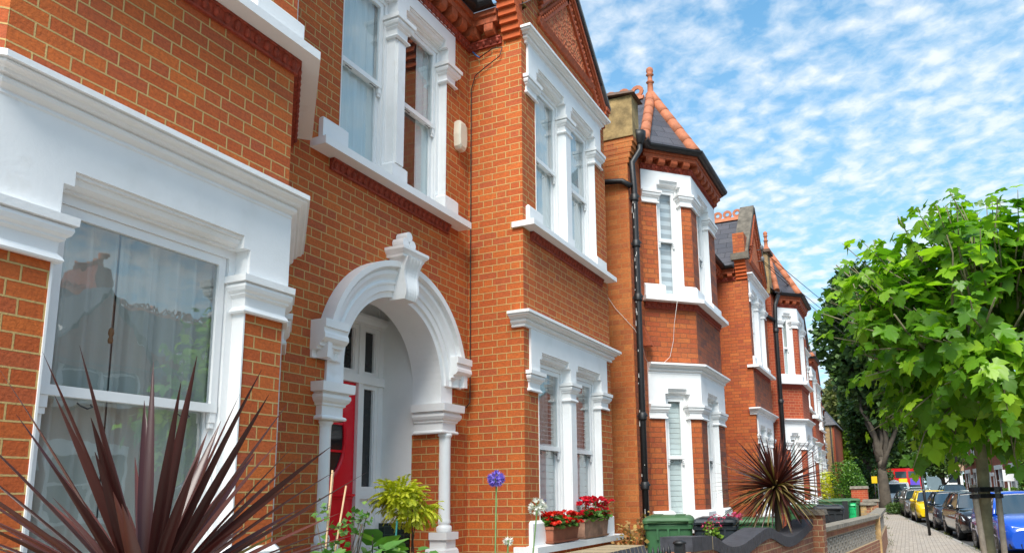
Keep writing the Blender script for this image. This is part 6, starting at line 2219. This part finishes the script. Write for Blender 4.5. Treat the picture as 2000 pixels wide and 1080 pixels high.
    bm_.box(-W / 2 * .52, W / 2 * .52, fy - 0.022, fy + .2, gr + .05, gr + .17)
    for sx_ in (-1, 1):
        bm_.hexa([(sx_ * W / 2 * .60, fy - .005, gr + .08), (sx_ * W / 2 * .84, fy + .11, gr + .08), (sx_ * W / 2 * .80, fy + .25, gr + .08), (sx_ * W / 2 * .60, fy + .15, gr + .08), (sx_ * W / 2 * .60, fy - .012, gr + .19), (sx_ * W / 2 * .86, fy + .10, gr + .19), (sx_ * W / 2 * .8, fy + .25, gr + .19), (sx_ * W / 2 * .60, fy + .15, gr + .19)])
    bm_.build('bumper_intake', M['grille'], C, abs_=False)
    pm = MB(); pm.box(-.26, .26, fy - .046, fy - .022, gr + .20, gr + .31); pm.build('number_plate', M['plate'], C, abs_=False)
    for sx_ in (-1, 1):
        mm = MB()
        mm.ball((sx_ * (W / 2 + .06), yb0 + .20, belt + .04), (0.10, 0.06, 0.075), 10, 6)
        mm.tube([(sx_ * (W / 2 - .08), yb0 + .20, belt - .0), (sx_ * (W / 2 + .03), yb0 + .20, belt + .02)], 0.02, 6)
        mm.build('wing_mirror', m, C, abs_=False)
    wr = 0.325 if kind != 'suv' else 0.37
    for y in (-L / 2 + 0.19 * L, L / 2 - 0.185 * L):
        for sx_ in (-1, 1):
            w_ = MB()
            xo = sx_ * (W / 2 - .015)
            K = 28
            prf = [(wr * .66, 0.0), (wr * .70, .012), (wr * .93, .016), (wr, -.02), (wr, -.17), (wr * .93, -.20)]
            w_.smooth = True
            w_.rings([[(xo + sx_ * o_, y + r_ * math.cos(2 * math.pi * k / K), wr + r_ * math.sin(2 * math.pi * k / K)) for k in range(K)] for r_, o_ in prf])
            wh = w_.build('wheel', M['tyre'], C, abs_=False)
            rm = MB()
            for k in range(10):
                a = 2 * math.pi * k / 10
                for b_ in (-0.09, 0.09):
                    pass
                p0 = (xo + sx_ * .004, y + .05 * math.cos(a), wr + .05 * math.sin(a)); p1 = (xo + sx_ * .004, y + wr * .66 * math.cos(a), wr + wr * .66 * math.sin(a))
                rm.tube([p0, p1], 0.016, 4)
            rm.rings([[(xo + sx_ * o_, y + r_ * math.cos(2 * math.pi * k / K), wr + r_ * math.sin(2 * math.pi * k / K)) for k in range(K)] for r_, o_ in ((wr * .67, -.03), (wr * .68, .012), (wr * .63, .012), (wr * .62, -.03))], caps=False)
            rm.ball((xo + sx_ * .01, y, wr), (0.02, .055, .055), 10, 6)
            rm.build('rim', M['alloy'], wh, abs_=False)
            ar = MB()
            ar.rings([[(xo + sx_ * o_, y + (wr + .035) * math.cos(math.pi * k / 14), wr + (wr + .035) * math.sin(math.pi * k / 14)) for k in range(15)] + [(xo + sx_ * o_, y - (wr + .035), wr - .08), (xo + sx_ * o_, y + wr + .035, wr - .08)] for o_ in (-.16, 0.0135)])
            ar.build('wheel_arch', M['grille'], C, abs_=False)
    if rack:
        for sx_ in (-1, 1):
            rk = MB(); rk.tube([(sx_ * ht * .95, yr0 + .15, H - .05), (sx_ * ht * .95, yr0 + .3, H + .03), (sx_ * ht * .95, yr1 - .2, H + .03), (sx_ * ht * .95, yr1, H - .06)], 0.018, 6)
            rk.build('roof_rail', M['chrome'], C, abs_=False)
        rk = MB(); rk.box(-ht - .1, ht + .1, yr0 + .5, yr0 + .6, H + .06, H + .095); rk.build('roof_bar', M['chrome'], C, abs_=False)
    return C


RD = -1.6
BE = R(4.5)
def kx(y): return lerp_line(KERB, y)
car('bright blue hatchback parked nearest on the right', (kx(21.5) + 1.02, 21.2, RD), BE, paint('paint_blue', (0.006, 0.075, 0.48)), 4.5, 1.80, 1.50, 'hatch')
car('black estate car parked behind the blue one', (kx(28) + 1.10, 28.3, RD), BE, paint('paint_black', (0.010, 0.010, 0.012)), 4.9, 1.88, 1.46, 'estate')
car('dark blue-grey hatchback parked behind the black estate', (kx(34.2) + 1.08, 34.3, RD), BE, paint('paint_navy', (0.022, 0.030, 0.045)), 4.3, 1.80, 1.48, 'hatch')
car('bright yellow hatchback parked between dark and silver cars', (kx(41.5) + 1.05, 41.6, RD), BE, paint('paint_yellow', (0.75, 0.50, 0.005)), 3.9, 1.72, 1.51, 'hatch')
car('silver-grey estate with roof bars parked behind the yellow car', (kx(48.3) + 1.05, 48.3, RD), R(5), paint('paint_silver', (0.26, 0.26, 0.25), 0.3, 0.6), 4.75, 1.88, 1.58, 'suv', rack=True)
car('black car parked beside the big tree trunk, farthest of the near row', (kx(55.5) + 1.1, 55.5, RD), R(6), paint('paint_black2', (0.012, 0.013, 0.016)), 4.5, 1.8, 1.5, 'hatch')
car('dark off-road car standing farther up across the street', (3.25, 66.0, RD), R(8), paint('paint_slate', (0.03, 0.045, 0.055)), 4.6, 1.9, 1.85, 'suv')
car('pale car low behind the black estate on the far side', (3.75, 58.0, RD), R(8), paint('paint_pale', (0.55, 0.58, 0.55)), 4.2, 1.75, 1.42, 'hatch')
# white van
vn = thing('white_van', 'white van with a roof beacon parked beyond the silver estate', 'van', (-1.0, 66.5, RD), rz=R(7))
mb = MB(); mb.smooth = False
pr_ = [(-2.5, .3), (-2.55, .9), (-2.35, 1.15), (-1.75, 1.25), (-1.15, 2.0), (-.9, 2.08), (2.4, 2.1), (2.5, .35)]
mb.rings([[(x * s_, y, z) for y, z in pr_] for x, s_ in ((-.97, 1), (.97, 1))])
mb.build('body', M['gloss_white'], vn, abs_=False)
mb = MB(); mb.hexa([(-.85, -1.80, 1.27), (.85, -1.80, 1.27), (.85, -1.7, 1.27), (-.85, -1.7, 1.27), (-.78, -1.19, 1.97), (.78, -1.19, 1.97), (.78, -1.1, 1.97), (-.78, -1.1, 1.97)]); mb.build('windscreen', M['car_glass'], vn, abs_=False)
mb = MB(); mb.box(-.983, -.97, -1.4, -.5, 1.2, 1.85); mb.build('side_window', M['car_glass'], vn, abs_=False)
mb = MB(); mb.lathe((0, -.6, 2.08), [(.35, 0), (.33, .12), (.1, .2)], 12); mb.build('beacon', M['gloss_white'], vn, abs_=False)
for x in (-.9, .9):
    for y in (-1.6, 1.5):
        mb = MB(); mb.rings([[(x + o, y + .34 * math.cos(k * math.pi / 10), .34 + .34 * math.sin(k * math.pi / 10)) for k in range(20)] for o in (-.09, .09)]); mb.build('wheel', M['tyre'], vn, abs_=False)
# red bus across the end of the street
bs = thing('red_bus', 'red double-decker bus with yellow and purple panels crossing the far end of the street', 'bus', (0.4, 112.0, RD))
mb = MB(); mb.box(-5.2, 1.35, -1.25, 1.25, 0.3, 4.25); mb.build('body', paint('bus_red', (0.55, 0.01, 0.015)), bs, abs_=False)
for k in range(4):
    for zz in (1.3, 3.0):
        mb = MB(); mb.box(-4.95 + k * 1.6, -3.6 + k * 1.6, -1.27, -1.251, zz, zz + .85); mb.build('window', M['car_glass'], bs, abs_=False)
mb = MB(); mb.box(-1.35, -.35, -1.275, -1.255, 2.05, 2.9); mb.build('advert_panel', paint('ad_yellow', (0.85, 0.60, 0.01)), bs, abs_=False)
mb = MB(); mb.box(.0, 1.15, -1.275, -1.255, 2.05, 2.9); mb.build('advert_panel', paint('ad_purple', (0.13, 0.08, 0.55)), bs, abs_=False)
for x in (-3.6, .3):
    mb = MB(); mb.rings([[(x + .5 * math.cos(k * math.pi / 10), o, .5 + .5 * math.sin(k * math.pi / 10)) for k in range(20)] for o in (-1.28, -.9)]); mb.build('wheel', M['tyre'], bs, abs_=False)
# yellow notice on the tree side
yn = thing('yellow_sign', 'small yellow notice on a pole left of the big tree trunk', 'sign', (-2.6, 56.0, GRD))
mb = MB(); mb.box(-2.10, -1.76, 53.45, 53.48, 0.38, 0.82); mb.build('sign_plate', paint('sign_yellow', (0.75, 0.48, 0.01)), yn)
mb = MB(); mb.tube([(-1.93, 53.5, GRD), (-1.93, 53.5, 0.82)], 0.03, 8); mb.build('pole', M['black_iron'], yn)
# white signboard at the right
ws_ = thing('sign_board', 'blank white estate board on a post in a far front garden', 'sign', (6.15, 58.0, GRD))
mb = MB(); mb.box(5.85, 6.50, 58.0, 58.04, 0.35, 1.10); mb.build('board', M['gloss_white'], ws_)
mb = MB(); mb.box(6.1, 6.2, 58.045, 58.12, GRD, 1.1); mb.build('post', M['gloss_white'], ws_)

# ------------------------------------------------------------------ trees
def tree(label, loc, h, tr, crown_c, crown_r, n, size, m, seed, fork=0.32, name='tree', grp='street trees', nblob=16, lean=(0, 0), nl=9):
    rng = np.random.default_rng(seed)
    H = thing(name, label, 'tree', loc, grp)
    mb = MB()
    fz = h * fork
    mb.tube([(0, 0, -.1), (tr * .1, 0, fz * .25), (lean[0] * .5, lean[1] * .5, fz * .6), (lean[0], lean[1], fz)], [tr * 1.3, tr * .92, tr * .82, tr * .45], 14)
    cs, rs = [], []
    cc = np.array(crown_c); cr = np.array(crown_r)
    for k in range(nblob):
        d = rng.normal(size=3); d /= np.linalg.norm(d)
        cs.append(cc + d * cr * (0.45 + 0.35 * rng.random())); rs.append(tuple(cr * (0.26 + 0.20 * rng.random())))
    cs.append(cc); rs.append(tuple(cr * 0.55))
    for k in range(nl):
        e = cs[k % nblob]
        limb(mb, (lean[0] + tr * .3 * math.cos(k * 2.4), lean[1] + tr * .3 * math.sin(k * 2.4), fz * (.74 + .2 * rng.random())), tuple(e), tr * .50, tr * .08, rng, 7, 0.03)
    mb.build('trunk', M['bark'], H, abs_=False)
    crown('crown', H, m, rng, n, cs, rs, size, 0.3, 0.55)
    return H


tree('big old plane tree with a thick ribbed trunk standing in the pavement', (-1.45, 55.0, GRD), 18, 0.40, (0.6, 1.0, 11.9), (3.9, 4.5, 6.2), 26000, 0.42, M['leaf_dark'], 71, fork=0.20, nblob=30, nl=12)
tree('dark leafy tree rising behind the last houses on the left', (-5.4, 92.0, GRD), 17, 0.5, (0, 0, 9.5), (3.6, 4.5, 7.0), 15000, 0.5, M['leaf_olive'], 72, nblob=22, grp='background trees')
tree('bright green tree beside the buff brick house end', (-4.6, 80.0, GRD), 10, 0.3, (0, 0, 5.2), (1.9, 2.1, 4.4), 6500, 0.36, M['leaf_bright'], 73, nblob=14, grp='background trees')
tree('dark rounded tree behind the big plane trunk', (-2.85, 66.0, GRD), 12, 0.34, (.6, 0, 6.6), (2.5, 3.0, 4.6), 15000, 0.36, M['leaf_dark'], 74, nblob=20, grp='background trees')
tree('mid-green tree above the red bus', (4.5, 122.0, GRD), 15, 0.4, (-1, 0, 8.5), (9.0, 5, 6.4), 15000, 0.55, M['leaf_mid'], 75, nblob=22, grp='background trees')
tree('small spreading street tree right of the red bus', (3.4, 84.0, GRD), 6, 0.15, (0, 0, 4.2), (2.7, 2.4, 1.5), 6000, 0.26, M['leaf_mid'], 76, nblob=18, grp='background trees')
tree('tall dark tree closing the far end of the street', (-5.0, 124.0, GRD), 20, 0.6, (0, 0, 9), (6, 6, 9), 16000, 0.7, M['leaf_dark'], 77, nblob=24, grp='background trees')
tree('tall olive tree at the far right end of the street', (11.0, 132.0, GRD), 17, 0.5, (0, 0, 9), (8, 6, 8), 12000, 0.7, M['leaf_olive'], 78, nblob=20, grp='background trees')
bush('large dark laurel hiding the left half of the red bus', (-4.3, 104.0, GRD), (3.0, 2.0, 2.9), 7000, 0.3, M['leaf_dark'], 67)
bush('clipped dark columnar hedge at the right edge', (7.0, 55.0, GRD), (0.7, 0.7, 1.9), 5000, 0.13, M['leaf_privet'], 63)
bush('low hedge in front of the white board', (6.2, 60.0, GRD), (1.3, 0.8, 0.7), 3500, 0.14, M['leaf_bright'], 64)
bush('weeds and low growth at the foot of the big tree', (-0.75, 50.0, GRD), (0.6, 0.9, 0.35), 900, 0.12, M['leaf_mid'], 65)
bush('dark shrubbery between the green bush and the tree trunk', (-3.5, 62.0, GRD), (1.1, 1.6, 1.9), 6500, 0.2, M['leaf_dark'], 66)

# ------------------------------------------------------------------ buildings at the end and opposite
fh = thing('end_house', 'buff brick house end with a slate roof beyond the terrace', 'house', (-6.7, 72.0, GRD))
mb = MB()
mb.box(-9.5, -5.62, 70.0, 80.0, GRD, 5.6); mb.build('wall', M['brick_stock'], fh)
mb = MB(); mb.box(-5.615, -5.45, 70.05, 80, GRD, 5.55); mb.build('front_wall', M['brick_far'], fh)
mb = MB()
mb.mesh([(-9.7, 69.8, 5.61), (-5.2, 69.8, 5.61), (-5.2, 80.2, 5.61), (-9.7, 80.2, 5.61), (-7.2, 70.8, 8.4), (-7.2, 79.2, 8.4)], [(0, 1, 4), (1, 2, 5, 4), (2, 3, 5), (3, 0, 4, 5), (0, 3, 2, 1)])
mb.build('roof', M['slate'], fh)
pipe(fh, [(-5.75, 69.95, 5.5), (-5.75, 69.95, -1.4)], 0.06)

M['brick_opp'] = brick_mat('brick_opp', [(0.36, 0.075, 0.03), (0.42, 0.09, 0.035), (0.32, 0.06, 0.03)], (0.36, 0.20, 0.12), jw=0.009, stain=0.2)


def opposite_house(label, x, y0, y1, lean=0.0, grp='houses across the street', mbk=None, bearing=0.0, dep=8, ev=5.6):
    """plain gabled house facing the street from the right"""
    H = thing('facing_house', label, 'house', (x, y0, GRD), grp)
    L = y1 - y0
    EV, RG_, GB = ev, ev + 3.0, ev + 2.2
    dx_, dy_ = math.sin(bearing), math.cos(bearing)
    F = frame(x + dx_ * L, y0 + dy_ * L, -dx_, -dy_)       # outward toward -x
    mbk = mbk or M['brick_opp']
    mb = MB()
    ops = [(L * .12, L * .40), (L * .62, L * .88)]
    holes = []
    for (a, b) in ops:
        holes += [(a, b, -.4, 1.4), (a, b, 2.9, 4.6)]
    dr_ = (L * .45, L * .55, GRD, .9)
    wall_grid(mb, F, 0, L, GRD, EV, holes + [dr_], 0.15)
    for s in (0, L):
        p, q = F(s, 0, 0), F(s, 0, -dep)
        mb.face([(p[0], p[1], GRD), (q[0], q[1], GRD), (q[0], q[1], EV), F(s, RG_ - .05, -dep / 2), (p[0], p[1], EV)])
    mb.fquad(F, 0, L, GRD, EV, -dep)
    mb.build('wall', mbk, H)
    mb = MB()
    mb.face([F(-.1, EV - .1, .25), F(L + .1, EV - .1, .25), F(L + .1, RG_, -dep / 2), F(-.1, RG_, -dep / 2)])
    mb.face([F(L + .1, EV - .1, -dep - .25), F(-.1, EV - .1, -dep - .25), F(-.1, RG_, -dep / 2), F(L + .1, RG_, -dep / 2)])
    # street gable
    gw = L * .26
    mb.face([F(gw - gw * .9, EV, .32), F(gw, GB, .32), F(gw, GB, -dep / 2)]); mb.face([F(gw, GB, .32), F(gw + gw * .9, EV, .32), F(gw, GB, -dep / 2)])
    rf = mb.build('roof', M['slate'], H)
    mb = MB(); mb.mesh([F(gw - gw * .85, EV, .18), F(gw + gw * .85, EV, .18), F(gw, GB - .2, .18)], [(0, 1, 2)]); mb.fbox(F, gw - gw * .85, gw + gw * .85, EV - .25, EV, 0.0, .18)
    mb.build('gable', mbk, H)
    mb = MB(); mb.sweep([F2(F, gw - gw * .95, .25), F2(F, gw - gw * .95, .3)], [(0, 5.5), (.1, 5.5), (.1, EV), (0, EV)]); 
    mb = MB()
    p = F(L * .98, 0, -dep / 2)
    mb.box(p[0] - .9, p[0] + .9, p[1] - .35, p[1] + .35, RG_ - .9, RG_ + 1.0)
    ch = mb.build('chimney', mbk, rf)
    mb = MB()
    for k in range(4):
        mb.lathe((p[0] - .66 + k * .44, p[1], RG_ + 1.0), [(.14, 0), (.13, .3), (.16, .32), (.15, .42)], 10)
    mb.build('chimney_pots', M['ridge_tile'], ch)
    mb = MB(); crest(mb, F(0.1, RG_ + .01, -dep / 2), F(L - .1, RG_ + .01, -dep / 2)); mb.build('ridge_tiles', M['ridge_tile'], rf)
    for h in holes:
        a, b, c, d = h
        mb = MB()
        mb.fbox(F, a - .12, b + .12, d, d + .35, -.1, .08); mb.fbox(F, a - .12, b + .12, c - .12, c, -.1, .16)
        mb.fbox(F, a - .10, a, c, d, -.14, .05); mb.fbox(F, b, b + .10, c, d, -.14, .05)
        mb.fbox(F, (a + b) / 2 - .09, (a + b) / 2 + .09, c, d, -.14, .04)
        mb.fbox(F, a, b, (c + d) / 2 - .03, (c + d) / 2 + .03, -.13, -.06)
        w_ = mb.build('window', M['white'], H)
        mb = MB(); mb.fquad(F, a, b, c, d, -.12); mb.build('pane', M['car_glass'], w_)
    mb = MB(); mb.fbox(F, dr_[0] - .08, dr_[1] + .08, .9, 1.2, -.1, .08); mb.fbox(F, dr_[0], dr_[1], GRD, .9, -.14, -.08); mb.build('door', M['white'], H)
    return H


for lab_, x_, y_a, y_b in (('brick house with white bays at the right edge behind the clipped hedge', 8.9, 46.0, 57.0), ('brick house with tall white windows right of the young tree trunk', 8.07, 57.1, 68.5),
                           ('brick house with white bays left of the young tree trunk', 7.2, 68.6, 80.0), ('farthest brick house of the facing row, beside the lamp post', 6.33, 80.1, 90.0)):
    opposite_house(lab_, x_, y_a, y_b, mbk=M['brick_opp'], bearing=R(-4.35))
for i, y in enumerate((-7.0, 0.8, 8.6, 16.4, 24.2)):
    opposite_house(['opposite brick house mirrored in the bay window, beside the camera', 'opposite gabled house mirrored in the near window glass', 'opposite house with chimney facing the red front door', 'opposite house facing the second bay turret', 'opposite house facing the third house of the terrace'][i], 13.5 + .35 * i, y, y + 7.7, ev=4.1)
# pale building and grey gates closing the far street
pb_ = thing('pale_building', 'low pale rendered building with a dark window at the far end', 'building', (4.8, 100, GRD))
mb = MB(); mb.box(4.1, 6.0, 100, 106, GRD, 1.9); mb.build('wall', M['plaster_white'], pb_)
mb = MB(); mb.box(4.5, 5.4, 99.95, 99.999, 0.6, 1.5); mb.build('window', M['car_glass'], pb_)
mb = MB(); mb.box(4.0, 6.2, 99.6, 106.2, 1.9, 3.4); mb.build('roof', mat('tan_roof', (0.40, 0.27, 0.17), 0.9, 0.1, 2), pb_)
mb = MB(); mb.box(2.1, 4.0, 98, 98.3, GRD, 1.3)
tag(mb.build('grey_hoarding', mat('hoarding', (0.14, 0.20, 0.23), 0.7, 0.1, 2)), 'blue-grey boarded fence beyond the small street tree', 'fence')
lp = thing('lamp_post', 'tall dark lamp post at the left corner of the far brick house', 'lamp post', (4.35, 78.0, GRD))
mb = MB(); mb.tube([(4.35, 78, GRD), (4.30, 78, 3.0), (4.1, 78, 7.0)], [0.15, 0.12, 0.08], 10); mb.build('post', M['black_iron'], lp)
mb = MB(); mb.tube([(4.1, 78, 7.0), (3.4, 77.8, 7.3)], 0.05, 8); mb.ball((3.2, 77.7, 7.28), (0.35, .15, .09), 10, 6); mb.build('lamp_head', M['lead'], lp)

# weeds and grass in the joints along the kerb and the wall foot
rng = np.random.default_rng(99)
Pw = []
for _ in range(95):
    y = 9 + 45 * rng.random() ** 1.3
    x = (kx(y) - 0.06 + rng.normal() * 0.05) if rng.random() < 0.7 else (lerp_line(WALLL, y) + 0.20 + rng.normal() * 0.05)
    for _k in range(9):
        Pw.append((x + rng.normal() * 0.05, y + rng.normal() * 0.10, 0.10))
Pw = np.array(Pw)
a_, b_, c_ = rand_rot(len(Pw), 0.0, rng)
a_ = a_ * 0.5 + np.array((0, 0, 1.0)); a_ /= np.linalg.norm(a_, axis=1)[:, None]
V, F = scatter([(0, -.10, 0), (0, .10, 0), (.6, .07, .1), (1, 0, .3)], [(0, 1, 2, 3)], Pw, a_, b_, c_, 0.03 + 0.05 * rng.random(len(Pw)))
tag(np_obj('weeds', V, F, M['leaf_olive']), 'sparse weeds growing along the kerb and the foot of the garden walls', 'weeds', kind='stuff')
